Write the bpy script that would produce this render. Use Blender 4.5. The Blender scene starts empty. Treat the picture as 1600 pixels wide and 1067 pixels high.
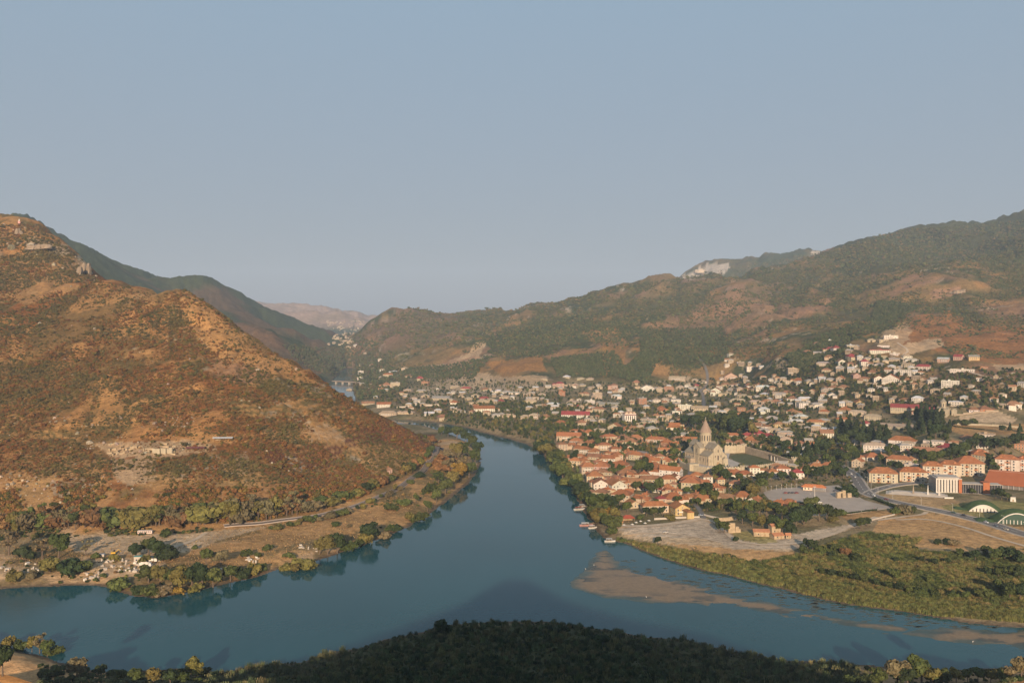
import bpy, math, random
import numpy as np
from mathutils import Vector, Matrix

random.seed(7)
rng = np.random.default_rng(11)
scene = bpy.context.scene
COL = scene.collection

# ------------------------------------------------------------------ camera, light, air
CAM_H = 180.0          # metres above the river
FOC = 1400.0           # focal length in pixels of the 1600 px wide photograph
HOR = 500.0            # row of the horizon
cam_data = bpy.data.cameras.new('camera')
cam = bpy.data.objects.new('camera', cam_data)
COL.objects.link(cam)
cam.location = (0, 0, CAM_H)
cam.rotation_euler = (math.radians(90), 0, 0)
cam_data.sensor_width = 36.0
cam_data.lens = 36.0 * FOC / 1600.0
cam_data.shift_y = -(533.5 - HOR) / 1600.0
cam_data.clip_start = 1.0
cam_data.clip_end = 60000.0
scene.camera = cam

SUN_EL = math.radians(15.6)
SUN_AZ = math.radians(180.0 + 0.4)     # behind the camera
world = bpy.data.worlds.new('World')
scene.world = world
world.use_nodes = True
wn = world.node_tree.nodes
bg = wn['Background']
sky = wn.new('ShaderNodeTexSky')
sky.sky_type = 'NISHITA'
sky.sun_disc = False
sky.sun_elevation = SUN_EL
sky.sun_rotation = SUN_AZ
sky.altitude = 600
sky.air_density = 1.0
sky.dust_density = 2.6
sky.ozone_density = 1.0
# the whole sky is veiled evenly by thin dust
veil = wn.new('ShaderNodeMix'); veil.data_type = 'RGBA'
veil.inputs[0].default_value = 0.85
tcw = wn.new('ShaderNodeTexCoord'); sxyz = wn.new('ShaderNodeSeparateXYZ')
elev = wn.new('ShaderNodeMapRange'); elev.inputs[1].default_value = 0.0; elev.inputs[2].default_value = 0.34
dust = wn.new('ShaderNodeMix'); dust.data_type = 'RGBA'      # dust is greyer low over the horizon
dust.inputs[6].default_value = (3.55, 3.60, 3.95, 1)
dust.inputs[7].default_value = (3.22, 4.36, 5.50, 1)
world.node_tree.links.new(tcw.outputs['Generated'], sxyz.inputs[0])
world.node_tree.links.new(sxyz.outputs[2], elev.inputs[0])
world.node_tree.links.new(elev.outputs[0], dust.inputs[0])
world.node_tree.links.new(dust.outputs[2], veil.inputs[7])
world.node_tree.links.new(sky.outputs[0], veil.inputs[6])
world.node_tree.links.new(veil.outputs[2], bg.inputs[0])
bg.inputs[1].default_value = 0.064

sun_d = bpy.data.lights.new('sun', 'SUN')
sun_d.energy = 5.0
sun_d.angle = math.radians(0.6)
sun_d.color = (1.0, 0.765, 0.53)
sun = bpy.data.objects.new('sun', sun_d)
COL.objects.link(sun)
sdir = Vector((math.sin(SUN_AZ) * math.cos(SUN_EL), math.cos(SUN_AZ) * math.cos(SUN_EL), math.sin(SUN_EL)))
sun.rotation_euler = sdir.to_track_quat('Z', 'Y').to_euler()
sun.location = sdir * 3000

vs = scene.view_settings
vs.view_transform = 'Standard'
vs.look = 'None'
vs.exposure = 0.60
vs.gamma = 1.0
vs.use_curve_mapping = False
scene.cycles.max_bounces = 5
scene.cycles.diffuse_bounces = 2
scene.cycles.glossy_bounces = 2
scene.cycles.transparent_max_bounces = 4
scene.cycles.volume_bounces = 1
scene.cycles.use_denoising = True
HAZE = 6.0e-5

# ------------------------------------------------------------------ materials
def new_mat(name):
    m = bpy.data.materials.new(name)
    m.use_nodes = True
    nt = m.node_tree
    b = nt.nodes['Principled BSDF']
    b.inputs['Roughness'].default_value = 0.85
    b.inputs['Specular IOR Level'].default_value = 0.2
    return m, nt, b

def noise_node(nt, scale, detail=4, vec=None, rough=0.6):
    n = nt.nodes.new('ShaderNodeTexNoise')
    n.inputs['Scale'].default_value = scale
    n.inputs['Detail'].default_value = detail
    n.inputs['Roughness'].default_value = rough
    if vec is not None:
        nt.links.new(vec, n.inputs['Vector'])
    return n

def ramp(nt, fac, lo, hi, clo, chi):
    r = nt.nodes.new('ShaderNodeMapRange')
    r.inputs[1].default_value = lo; r.inputs[2].default_value = hi
    r.inputs[3].default_value = clo; r.inputs[4].default_value = chi
    nt.links.new(fac, r.inputs[0])
    return r.outputs[0]

def mix_mul(nt, col, fac):
    mx = nt.nodes.new('ShaderNodeMix')
    mx.data_type = 'RGBA'; mx.blend_type = 'MULTIPLY'
    mx.inputs[0].default_value = 1.0
    nt.links.new(col, mx.inputs[6])
    cb = nt.nodes.new('ShaderNodeCombineColor')
    for i in range(3):
        nt.links.new(fac, cb.inputs[i])
    nt.links.new(cb.outputs[0], mx.inputs[7])
    return mx.outputs[2]

def geo_pos(nt):
    return nt.nodes.new('ShaderNodeNewGeometry').outputs['Position']

def obj_pos(nt):
    return nt.nodes.new('ShaderNodeTexCoord').outputs['Object']

def add_bump(nt, b, h, strength, dist):
    bp = nt.nodes.new('ShaderNodeBump')
    bp.inputs['Strength'].default_value = strength
    bp.inputs['Distance'].default_value = dist
    nt.links.new(h, bp.inputs['Height'])
    nt.links.new(bp.outputs[0], b.inputs['Normal'])

def flat_mat(name, col, rough=0.85, var=0.25, scale=0.4, bump=0.0, bscale=2.0, world_space=False):
    """a single-coloured material with mottled wear"""
    m, nt, b = new_mat(name)
    rgb = nt.nodes.new('ShaderNodeRGB'); rgb.outputs[0].default_value = (*col, 1)
    v = geo_pos(nt) if world_space else obj_pos(nt)
    n = noise_node(nt, scale, 5, v)
    f = ramp(nt, n.outputs['Fac'], 0.25, 0.75, 1 - var, 1 + var)
    nt.links.new(mix_mul(nt, rgb.outputs[0], f), b.inputs['Base Color'])
    b.inputs['Roughness'].default_value = rough
    if bump:
        n2 = noise_node(nt, bscale, 3, v)
        add_bump(nt, b, n2.outputs['Fac'], 0.6, bump)
    return m

def objcol_mat(name, var=0.3, scale=0.35, rough=0.85, tile=False, streak=False):
    """colour comes from the object, weathering from noise; tile adds rows of roof tiles"""
    m, nt, b = new_mat(name)
    oi = nt.nodes.new('ShaderNodeObjectInfo')
    v = geo_pos(nt)
    n = noise_node(nt, scale, 6, v, 0.7)
    f = ramp(nt, n.outputs['Fac'], 0.3, 0.7, 1 - var, 1 + var)
    c = mix_mul(nt, oi.outputs['Color'], f)
    if tile:
        n3 = noise_node(nt, 2.2, 2, v)
        f3 = ramp(nt, n3.outputs['Fac'], 0.3, 0.7, 0.72, 1.25)
        c = mix_mul(nt, c, f3)
        w = nt.nodes.new('ShaderNodeTexWave')
        w.wave_type = 'BANDS'; w.bands_direction = 'Z'
        w.inputs['Scale'].default_value = 2.4
        w.inputs['Distortion'].default_value = 1.0
        nt.links.new(v, w.inputs['Vector'])
        add_bump(nt, b, w.outputs['Fac'], 0.5, 0.08)
    if streak:
        mp = nt.nodes.new('ShaderNodeMapping')
        mp.inputs['Scale'].default_value = (1.3, 1.3, 0.18)
        nt.links.new(v, mp.inputs[0])
        n4 = noise_node(nt, 1.0, 4, mp.outputs[0])
        c = mix_mul(nt, c, ramp(nt, n4.outputs['Fac'], 0.3, 0.7, 0.8, 1.12))
    nt.links.new(c, b.inputs['Base Color'])
    b.inputs['Roughness'].default_value = rough
    return m

def leaf_mat(name, instanced):
    m, nt, b = new_mat(name)
    if instanced:
        a = nt.nodes.new('ShaderNodeAttribute')
        a.attribute_type = 'INSTANCER'; a.attribute_name = 'tint'
        col = a.outputs['Color']
    else:
        col = nt.nodes.new('ShaderNodeObjectInfo').outputs['Color']
    v = geo_pos(nt)
    n = noise_node(nt, 0.55, 3, v, 0.7)
    c = mix_mul(nt, col, ramp(nt, n.outputs['Fac'], 0.3, 0.7, 0.55, 1.5))
    n2 = noise_node(nt, 2.5, 2, v)
    c = mix_mul(nt, c, ramp(nt, n2.outputs['Fac'], 0.3, 0.7, 0.7, 1.35))
    nt.links.new(c, b.inputs['Base Color'])
    b.inputs['Roughness'].default_value = 0.7
    b.inputs['Specular IOR Level'].default_value = 0.15
    return m

M = {}
M['leaf'] = leaf_mat('foliage', False)
M['leaf_stuff'] = leaf_mat('foliage_scattered', True)
M['bark'] = flat_mat('bark', (0.13, 0.095, 0.07), var=0.35, scale=2.0)
M['wall'] = objcol_mat('plaster', var=0.16, scale=0.25, streak=True)
M['roof'] = objcol_mat('roof_tiles', var=0.28, scale=0.22, tile=True)
M['stone'] = flat_mat('sandstone', (0.36, 0.305, 0.22), var=0.22, scale=0.35, bump=0.1, bscale=1.2)
M['stone_dark'] = flat_mat('dark_sandstone', (0.33, 0.26, 0.19), var=0.3, scale=0.25, bump=0.15, bscale=0.8)
M['stone_roof'] = flat_mat('stone_slab_roof', (0.23, 0.20, 0.155), var=0.25, scale=0.4, bump=0.08)
M['tile_roof_grey'] = flat_mat('grey_brown_tiles', (0.27, 0.20, 0.155), var=0.2, scale=0.6, bump=0.08)
M['rubble_stone'] = flat_mat('rubble_masonry', (0.34, 0.26, 0.17), var=0.35, scale=0.5, bump=0.3, bscale=1.0)
M['concrete'] = flat_mat('concrete', (0.42, 0.37, 0.32), var=0.2, scale=0.15)
M['paving'] = flat_mat('grey_paving', (0.36, 0.30, 0.25), var=0.2, scale=0.06, world_space=True)
M['asphalt'] = flat_mat('asphalt', (0.15, 0.135, 0.125), var=0.25, scale=0.15, world_space=True)
M['kerb'] = flat_mat('kerb_stone', (0.36, 0.31, 0.26), var=0.2, scale=0.5, world_space=True)
M['dirt'] = flat_mat('pale_dirt', (0.46, 0.36, 0.26), var=0.22, scale=0.15, world_space=True)
M['ballast'] = flat_mat('track_ballast', (0.15, 0.12, 0.10), var=0.3, scale=0.4, world_space=True)
M['rail'] = flat_mat('rail_steel', (0.35, 0.30, 0.27), rough=0.4, var=0.1)
M['paint'] = flat_mat('road_paint', (0.75, 0.72, 0.66), var=0.15, scale=1.0)
M['white'] = flat_mat('white_paint', (0.56, 0.52, 0.47), var=0.12, scale=0.4)
M['brick'] = flat_mat('brick', (0.36, 0.16, 0.085), var=0.25, scale=0.5)
M['rust_panel'] = flat_mat('orange_brown_metal', (0.34, 0.12, 0.055), var=0.1, scale=0.3)
M['rust_roof'] = flat_mat('orange_brown_roof', (0.29, 0.095, 0.042), var=0.1, scale=0.12)
M['grey_stripe'] = flat_mat('grey_panel', (0.17, 0.15, 0.14), var=0.1)
M['wood'] = flat_mat('weathered_wood', (0.28, 0.19, 0.11), var=0.3, scale=1.5)
M['maroon'] = flat_mat('maroon_sheet', (0.15, 0.05, 0.05), var=0.2)
M['red_cloth'] = flat_mat('red_canvas', (0.26, 0.06, 0.035), var=0.15)
M['silver'] = flat_mat('silver_sheet', (0.42, 0.43, 0.44), rough=0.5, var=0.15, scale=0.5)
M['grass'] = flat_mat('watered_grass', (0.085, 0.09, 0.035), var=0.35, scale=0.3, bump=0.1, world_space=True)
M['turf_roof'] = flat_mat('green_roof_turf', (0.045, 0.075, 0.028), var=0.35, scale=0.4, bump=0.1, world_space=True)
M['drygrass'] = flat_mat('dry_field', (0.40, 0.26, 0.12), var=0.2, scale=0.08, world_space=True)
M['rock'] = flat_mat('pale_rock', (0.40, 0.33, 0.26), var=0.3, scale=0.15, bump=0.5, bscale=0.4)
M['cliff'] = flat_mat('cliff_rock', (0.235, 0.18, 0.13), var=0.35, scale=0.06, bump=0.6, bscale=0.15)
M['rubber'] = flat_mat('rubber', (0.02, 0.02, 0.02), var=0.1)
M['steel'] = flat_mat('painted_steel', (0.5, 0.48, 0.45), rough=0.5, var=0.1)
M['pink'] = flat_mat('pink_paint', (0.55, 0.28, 0.24), var=0.2)
M['yellow'] = flat_mat('yellow_paint', (0.55, 0.33, 0.05), rough=0.5, var=0.15)
M['teal'] = flat_mat('teal_sheet', (0.08, 0.22, 0.22), var=0.15)
M['person_cloth'] = objcol_mat('clothing', var=0.1)
mg, ntg, bgl = new_mat('window_glass')
bgl.inputs['Base Color'].default_value = (0.035, 0.035, 0.04, 1)
bgl.inputs['Roughness'].default_value = 0.12
bgl.inputs['Specular IOR Level'].default_value = 0.5
M['glass'] = mg
mg2, _, b2 = new_mat('green_glass')
b2.inputs['Base Color'].default_value = (0.05, 0.085, 0.065, 1)
b2.inputs['Roughness'].default_value = 0.15
b2.inputs['Specular IOR Level'].default_value = 0.5
M['green_glass'] = mg2
mc, ntc, bc = new_mat('car_paint')
oi = ntc.nodes.new('ShaderNodeObjectInfo')
ntc.links.new(oi.outputs['Color'], bc.inputs['Base Color'])
bc.inputs['Roughness'].default_value = 0.3
bc.inputs['Specular IOR Level'].default_value = 0.5
M['car'] = mc

# terrain: colour of the land cover is stored per vertex, fine grain is added here
mt, nt, b = new_mat('land')
at = nt.nodes.new('ShaderNodeAttribute'); at.attribute_name = 'landcover'
pos = geo_pos(nt)
n1 = noise_node(nt, 0.16, 6, pos, 0.72)
n2 = noise_node(nt, 0.9, 3, pos, 0.6)
n3 = noise_node(nt, 0.02, 5, pos, 0.6)
c = mix_mul(nt, at.outputs['Color'], ramp(nt, n1.outputs['Fac'], 0.3, 0.7, 0.62, 1.38))
c = mix_mul(nt, c, ramp(nt, n2.outputs['Fac'], 0.3, 0.7, 0.8, 1.2))
c = mix_mul(nt, c, ramp(nt, n3.outputs['Fac'], 0.3, 0.7, 0.8, 1.2))
nt.links.new(c, b.inputs['Base Color'])
b.inputs['Roughness'].default_value = 0.95
b.inputs['Specular IOR Level'].default_value = 0.05
add_bump(nt, b, n1.outputs['Fac'], 0.8, 3.0)
M['land'] = mt

# river water: turbid green-blue body under a smooth reflecting surface
mw, nt, b = new_mat('river_water')
pos = geo_pos(nt)
rgb = nt.nodes.new('ShaderNodeRGB'); rgb.outputs[0].default_value = (0.012, 0.061, 0.073, 1)
n1 = noise_node(nt, 0.006, 4, pos)
nt.links.new(mix_mul(nt, rgb.outputs[0], ramp(nt, n1.outputs['Fac'], 0.3, 0.7, 0.86, 1.14)), b.inputs['Base Color'])
n5 = noise_node(nt, 0.012, 3, pos)
nt.links.new(ramp(nt, n5.outputs['Fac'], 0.45, 0.62, 0.03, 0.14), b.inputs['Roughness'])
b.inputs['IOR'].default_value = 1.33
b.inputs['Specular IOR Level'].default_value = 0.27
mp = nt.nodes.new('ShaderNodeMapping'); mp.inputs['Scale'].default_value = (1, 0.55, 1)
nt.links.new(pos, mp.inputs[0])
n2 = noise_node(nt, 0.5, 3, mp.outputs[0])
add_bump(nt, b, n2.outputs['Fac'], 0.07, 0.5)
M['water'] = mw

# ------------------------------------------------------------------ mesh helpers
class MB:
    """collects shapes and links them as ONE mesh object"""
    def __init__(s):
        s.v = []; s.f = []; s.m = []
    def face(s, pts, mi=0):
        i = len(s.v); s.v.extend([tuple(p) for p in pts]); s.f.append(tuple(range(i, i + len(pts)))); s.m.append(mi)
    def solid(s, verts, faces, mi=0):
        i = len(s.v); s.v.extend([tuple(p) for p in verts])
        for f in faces:
            s.f.append(tuple(i + k for k in f)); s.m.append(mi)
    def box(s, cx, cy, z0, sx, sy, h, mi=0, rz=0.0, taper=1.0):
        ca, sa = math.cos(rz), math.sin(rz)
        vs_ = []
        for zz, t in ((z0, 1.0), (z0 + h, taper)):
            for ax, ay in ((-1, -1), (1, -1), (1, 1), (-1, 1)):
                x, y = ax * sx / 2 * t, ay * sy / 2 * t
                vs_.append((cx + x * ca - y * sa, cy + x * sa + y * ca, zz))
        s.solid(vs_, [(3, 2, 1, 0), (4, 5, 6, 7), (0, 1, 5, 4), (1, 2, 6, 5), (2, 3, 7, 6), (3, 0, 4, 7)], mi)
    def prism(s, pts, z0, z1, mi=0):
        n = len(pts)
        vs_ = [(x, y, z0) for x, y in pts] + [(x, y, z1) for x, y in pts]
        fs = [tuple(range(n - 1, -1, -1)), tuple(range(n, 2 * n))]
        fs += [(k, (k + 1) % n, n + (k + 1) % n, n + k) for k in range(n)]
        s.solid(vs_, fs, mi)
    def cone(s, cx, cy, z0, z1, r0, r1, n=12, mi=0, ph=0.0):
        vs_ = []
        for zz, r in ((z0, r0), (z1, r1)):
            for k in range(n):
                a = ph + 2 * math.pi * k / n
                vs_.append((cx + r * math.cos(a), cy + r * math.sin(a), zz))
        fs = [tuple(range(n - 1, -1, -1)), tuple(range(n, 2 * n))]
        fs += [(k, (k + 1) % n, n + (k + 1) % n, n + k) for k in range(n)]
        s.solid(vs_, fs, mi)
    def gable(s, cx, cy, z0, sx, sy, h, mi=0, along='x'):
        """triangular prism, ridge along x or y"""
        a, c_ = sx / 2, sy / 2
        if along == 'x':
            vs_ = [(cx - a, cy - c_, z0), (cx + a, cy - c_, z0), (cx + a, cy + c_, z0), (cx - a, cy + c_, z0), (cx - a, cy, z0 + h), (cx + a, cy, z0 + h)]
            fs = [(3, 2, 1, 0), (0, 1, 5, 4), (2, 3, 4, 5), (1, 2, 5), (3, 0, 4)]
        else:
            vs_ = [(cx - a, cy - c_, z0), (cx + a, cy - c_, z0), (cx + a, cy + c_, z0), (cx - a, cy + c_, z0), (cx, cy - c_, z0 + h), (cx, cy + c_, z0 + h)]
            fs = [(3, 2, 1, 0), (1, 2, 5, 4), (3, 0, 4, 5), (0, 1, 4), (2, 3, 5)]
        s.solid(vs_, fs, mi)
    def hip(s, cx, cy, z0, sx, sy, h, mi=0, t=0.22):
        """hipped roof with a slab edge of thickness t"""
        a, c_ = sx / 2, sy / 2
        if sx >= sy:
            r = max(a - c_ * 0.95, 0.02); top = [(cx - r, cy, z0 + t + h), (cx + r, cy, z0 + t + h)]
            sl = [(4, 5, 9, 8), (6, 7, 8, 9), (5, 6, 9), (7, 4, 8)]
        else:
            r = max(c_ - a * 0.95, 0.02); top = [(cx, cy - r, z0 + t + h), (cx, cy + r, z0 + t + h)]
            sl = [(5, 6, 9, 8), (7, 4, 8, 9), (4, 5, 8), (6, 7, 9)]
        base = [(cx - a, cy - c_), (cx + a, cy - c_), (cx + a, cy + c_), (cx - a, cy + c_)]
        vs_ = [(x, y, z0) for x, y in base] + [(x, y, z0 + t) for x, y in base] + top
        s.solid(vs_, [(3, 2, 1, 0), (0, 1, 5, 4), (1, 2, 6, 5), (2, 3, 7, 6), (3, 0, 4, 7)] + sl, mi)
    def slabgable(s, cx, cy, z0, sx, sy, h, mi=0, along='x', t=0.22):
        """two thick roof slopes meeting in a ridge"""
        a, c_ = sx / 2, sy / 2
        prof = [(-c_ if along == 'x' else -a, 0), (0, h), (c_ if along == 'x' else a, 0), (c_ if along == 'x' else a, t), (0, h + t), (-c_ if along == 'x' else -a, t)]
        L = a if along == 'x' else c_
        vs_ = []
        for e in (-L, L):
            for q, zz in prof:
                vs_.append((cx + e, cy + q, z0 + zz) if along == 'x' else (cx + q, cy + e, z0 + zz))
        fs = [(0, 1, 4, 5), (1, 2, 3, 4), (11, 10, 7, 6), (10, 9, 8, 7), (5, 4, 10, 11), (4, 3, 9, 10), (1, 0, 6, 7), (2, 1, 7, 8), (0, 5, 11, 6), (3, 2, 8, 9)]
        s.solid(vs_, fs, mi)
    def build(s, name, mats, parent=None, kind=None, smooth=False, color=None, loc=None, rz=0.0):
        me = bpy.data.meshes.new(name)
        me.from_pydata(s.v, [], s.f)
        if not isinstance(mats, (list, tuple)):
            mats = [mats]
        for m_ in mats:
            me.materials.append(m_)
        if len(mats) > 1:
            me.polygons.foreach_set('material_index', s.m)
        if smooth:
            me.polygons.foreach_set('use_smooth', [True] * len(s.f))
        me.update()
        o = bpy.data.objects.new(name, me)
        COL.objects.link(o)
        if parent is not None:
            o.parent = parent
        if kind:
            o['kind'] = kind
        if color is not None:
            o.color = (*color, 1)
        if loc is not None:
            o.location = loc
        o.rotation_euler.z = rz
        return o

def thing(name, label, cat, loc, rz=0.0, group=None):
    o = bpy.data.objects.new(name, None)
    o.empty_display_size = 2
    COL.objects.link(o)
    o.location = loc
    o.rotation_euler = (0, 0, rz)
    tag(o, label, cat, group)
    return o

def tag(o, label, cat, group=None):
    o['label'] = label
    o['category'] = cat
    if group:
        o['group'] = group
    return o

# ------------------------------------------------------------------ noise and polygons
def hash2(ix, iy, seed):
    h = (ix.astype(np.int64) * 374761393 + iy.astype(np.int64) * 668265263 + seed * 1442695041) & 0xFFFFFFFF
    h = ((h ^ (h >> 13)) * 1274126177) & 0xFFFFFFFF
    h = h ^ (h >> 16)
    return (h & 0xFFFFFF) / float(0xFFFFFF)

def vnoise(x, y, seed=0):
    ix = np.floor(x); iy = np.floor(y)
    fx = x - ix; fy = y - iy
    fx = fx * fx * fx * (fx * (fx * 6 - 15) + 10); fy = fy * fy * fy * (fy * (fy * 6 - 15) + 10)
    a = hash2(ix, iy, seed); b_ = hash2(ix + 1, iy, seed); c_ = hash2(ix, iy + 1, seed); d = hash2(ix + 1, iy + 1, seed)
    return (a * (1 - fx) + b_ * fx) * (1 - fy) + (c_ * (1 - fx) + d * fx) * fy

def fbm(x, y, seed=0, octs=5, rough=0.5):
    t = 0; a = 1.0; s = 0
    ca, sa = math.cos(0.7), math.sin(0.7)
    for k in range(octs):
        t = t + a * vnoise(x, y, seed + 17 * k); s += a
        x, y = (x * ca - y * sa) * 2.03 + 13.1, (x * sa + y * ca) * 2.03 + 7.7
        a *= rough
    return t / s

def sstep(e0, e1, x):
    t = np.clip((x - e0) / (e1 - e0), 0, 1)
    return t * t * (3 - 2 * t)

def inside(poly, x, y):
    x = np.asarray(x, float); y = np.asarray(y, float)
    r = np.zeros(x.shape, bool)
    n = len(poly)
    for i in range(n):
        x1, y1 = poly[i]; x2, y2 = poly[(i + 1) % n]
        if y1 == y2:
            continue
        c_ = ((y1 > y) != (y2 > y)) & (x < (x2 - x1) * (y - y1) / (y2 - y1) + x1)
        r ^= c_
    return r

def polydist(poly, x, y, closed=True):
    d = np.full(np.shape(x), 1e12)
    n = len(poly)
    for i in range(n if closed else n - 1):
        x1, y1 = poly[i]; x2, y2 = poly[(i + 1) % n]
        dx, dy = x2 - x1, y2 - y1
        L = dx * dx + dy * dy + 1e-9
        t = np.clip(((x - x1) * dx + (y - y1) * dy) / L, 0, 1)
        d = np.minimum(d, (x - x1 - t * dx) ** 2 + (y - y1 - t * dy) ** 2)
    return np.sqrt(d)

def on_level(px, py, z=0.0):
    """world (x, y) of a photograph pixel on the level z"""
    Y = (CAM_H - z) * FOC / (py - HOR)
    return ((px - 800.0) / FOC * Y, Y)

# ------------------------------------------------------------------ shape of the land
# points read off the photograph: (px, py, distance); level points: (px, py, 'z', height)
PTS = []
def D(s):
    for w in s.split():
        a = [float(q) for q in w.split(',')]
        PTS.append((a[0], a[2], CAM_H - (a[1] - HOR) * a[2] / FOC))
def Z(z, s):
    for w in s.split():
        a = [float(q) for q in w.split(',')]
        PTS.append((a[0], (CAM_H - z) * FOC / (a[1] - HOR), z))
def A(s):
    for w in s.split():
        a = [float(q) for q in w.split(',')]
        PTS.append((a[0], a[1], a[2]))
# left bank flat and foot of the left hill
Z(8, '-300,830 -150,830 0,828 100,826 200,824 300,822 400,815 500,798 560,782 620,757 660,733 690,703')
Z(6, '0,850 100,850 200,850 300,845 400,838 500,820 560,808 620,785 680,745 715,710')
Z(4, '-300,880 0,890 100,890 200,895 300,890 400,870 500,845 600,810 690,755 725,725 700,690')
# left hill front
D('-200,700,880 -200,600,1040 -200,500,1270 0,760,803 100,760,800 200,760,800 300,760,800 0,700,876 100,700,880 200,700,878 300,700,880 400,700,890 450,700,925 520,700,965 580,700,1000 640,710,1040')
D('0,640,965 100,640,966 200,640,966 300,640,970 400,640,980 500,645,1020 560,660,1050 610,690,1050')
D('0,600,1030 100,600,1032 200,600,1031 300,600,1040 400,590,1075 480,610,1085')
D('0,500,1255 100,500,1256 200,500,1256 300,500,1245 360,540,1170')
D('0,440,1450 60,430,1480 100,435,1450')
# its ridge
D('-300,330,2000 -200,330,2000 -100,340,1980 0,352,1950 20,348,1940 32,346,1920 45,352,1880 70,365,1800 100,382,1720 120,398,1650 140,410,1600 146,432,1550 158,437,1510 170,437,1490 200,442,1450 228,452,1415 240,460,1400 250,461,1390 265,452,1380 280,449,1370 290,452,1360 330,480,1310 365,503,1275 400,528,1240 450,560,1190 500,592,1150 550,625,1118 600,655,1092 640,676,1085 655,688,1085')
# behind it
A('290,1520,180 330,1480,150 365,1480,110 400,1450,80 450,1400,50 500,1400,28 550,1350,15 600,1320,10 640,1280,6 200,1800,180 100,2200,260 0,2500,300 -200,2500,300 240,1560,210 160,1650,235 130,1800,240 300,1850,70 400,1750,20 0,2900,260 100,2800,210 200,2600,90 300,2300,30')
# valley floor upstream
A('500,2200,4 560,2200,5 450,2300,6 520,2740,4 560,2740,6 500,2740,6 600,2300,8 530,3300,16 560,3300,20 500,3300,18 520,4000,32 545,4000,35 500,4000,40 525,5000,62 550,5000,66 530,6500,98 560,6500,100 500,6500,105 540,8000,128 580,8000,132 500,8000,140 560,10500,160 620,10500,165 500,10500,170')
D('440,560,2500 470,572,2600 410,540,2700 420,520,2900 460,540,2900 480,548,3100')
# blue hills on the left, behind
D('-300,330,3600 -150,330,3600 0,336,3500 25,335,3500 60,343,3500 100,365,3500 150,395,3500 200,425,3500 235,437,3600 255,436,3900 270,435,4000 290,430,4000 305,429,4000 325,434,4000 350,450,4000 380,462,4100 410,476,4200 450,494,4300 480,512,4300 500,522,4200')
D('300,470,3500 350,480,3400 400,500,3400 450,520,3500 480,535,3400 200,470,3000 100,430,3000')
A('305,5200,250 200,5200,250 0,5000,450 400,5200,140 450,5200,110 -300,5000,450')
# far mountains
D('300,472,12300 350,470,12300 400,472,12300 440,476,12300 480,480,12300 520,487,12300')
D('430,474,8800 450,475,8800 480,474,8800 510,478,8800 540,486,8900 570,490,9000 600,490,9000 640,488,9000')
D('450,488,7600 490,486,7600 520,490,7700 560,494,8000')
A('-700,12500,500 0,12500,500 300,12800,300 600,12800,100 900,12800,100 1300,12800,300 2300,12800,500')
# middle hill and its right continuation
D('548,524,3700 565,514,3850 580,504,3900 600,491,4000 625,480,4000 650,474,4000 665,476,4000 680,483,4000 695,487,4000 710,486,4000 740,481,4100 760,483,4100 780,483,4100 800,480,4000 815,479,3950 830,472,3900 850,471,3900 870,469,3850 900,459,3800 925,450,3800 950,447,3800 975,441,3800 1000,436,3800 1030,433,3800 1060,432,3800')
A('650,5000,150 700,5000,140 800,5000,150 900,5000,180 1000,4700,270')
D('580,540,3300 600,560,2950 620,540,3200 650,520,3350 700,530,3000 720,550,2750 650,560,2800 700,570,2600 750,550,2680 745,535,2800 800,550,2500 800,530,2700 800,505,3300 850,505,3100')
Z(10, '590,577 600,590 620,600 640,620 660,640')
Z(15, '650,592 700,598 760,603 720,620 780,625 840,630')
D('800,580,2250 760,580,2330 830,575,2250 850,590,2150')
D('850,560,2350 900,560,2380 950,560,2330 1000,560,2240 900,530,2700 950,530,2650 1000,530,2500 900,495,3000 1000,490,2900 1000,460,3300')
Z(28, '880,596 950,598 1000,602 1050,602 1100,603 1150,604')
D('1050,560,2200 1100,560,2220 1150,555,2150 1050,530,2500 1100,520,2650 1100,490,2900 1100,460,3200 1200,555,2020 1200,500,2650 1200,450,3200 1150,450,3200 1150,520,2600')
# right mountain
D('1064,432,6000 1080,424,6000 1100,411,6000 1125,409,6050 1150,408,6100 1200,398,6100 1240,391,6100 1280,388,6000 1298,390,5900')
A('1080,4700,290 1120,4700,310 1180,4700,330 1240,4700,360')
D('1120,430,3800 1150,428,3800 1200,420,3800 1250,407,4000 1290,394,4300 1310,386,4500 1330,379,4500 1350,377,4500 1380,366,4500 1400,359,4500 1440,357,4500 1470,355,4500 1490,348,4500 1510,343,4500 1530,346,4500 1545,346,4500 1570,337,4500 1600,328,4500 1650,320,4500 1750,310,4500 2000,305,4500 1400,385,3700 1500,372,3800 1600,355,3800 1500,410,3300')
A('1100,7400,350 1300,7400,380 1350,5600,480 1500,5600,500 1600,5600,560 2000,6000,500')
D('1300,440,3000 1400,420,3100 1500,400,3200 1600,380,3200 1300,500,2400 1400,470,2500 1500,440,2600 1600,430,2700 1300,530,1980 1400,505,2080 1450,500,2120 1500,490,2200 1600,500,2050')
D('1250,560,1850 1300,560,1760 1350,550,1740 1400,540,1760 1450,545,1740 1500,550,1700 1550,560,1640 1600,560,1640 1750,560,1600 2000,560,1600 1250,600,1700 1300,600,1600 1350,600,1570 1400,600,1540 1450,600,1520 1500,600,1480 1550,600,1440 1600,610,1390 2000,620,1350')
Z(34, '1250,636 1300,640')
Z(28, '1350,650 1400,655 1200,640')
Z(40, '1470,648 1520,650 1580,652 1680,655 1480,672 1550,675')
Z(22, '1000,635 1050,638 1100,640 1150,642')
Z(16, '900,650 950,655 1000,660 1050,665 1100,670 1150,672 1200,675 1250,680')
Z(12, '760,650 800,655 850,668 900,680 950,690 1000,695 1300,705 1350,715')
Z(18, '1400,690 1450,690 1500,700 1600,705 2000,720')
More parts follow.
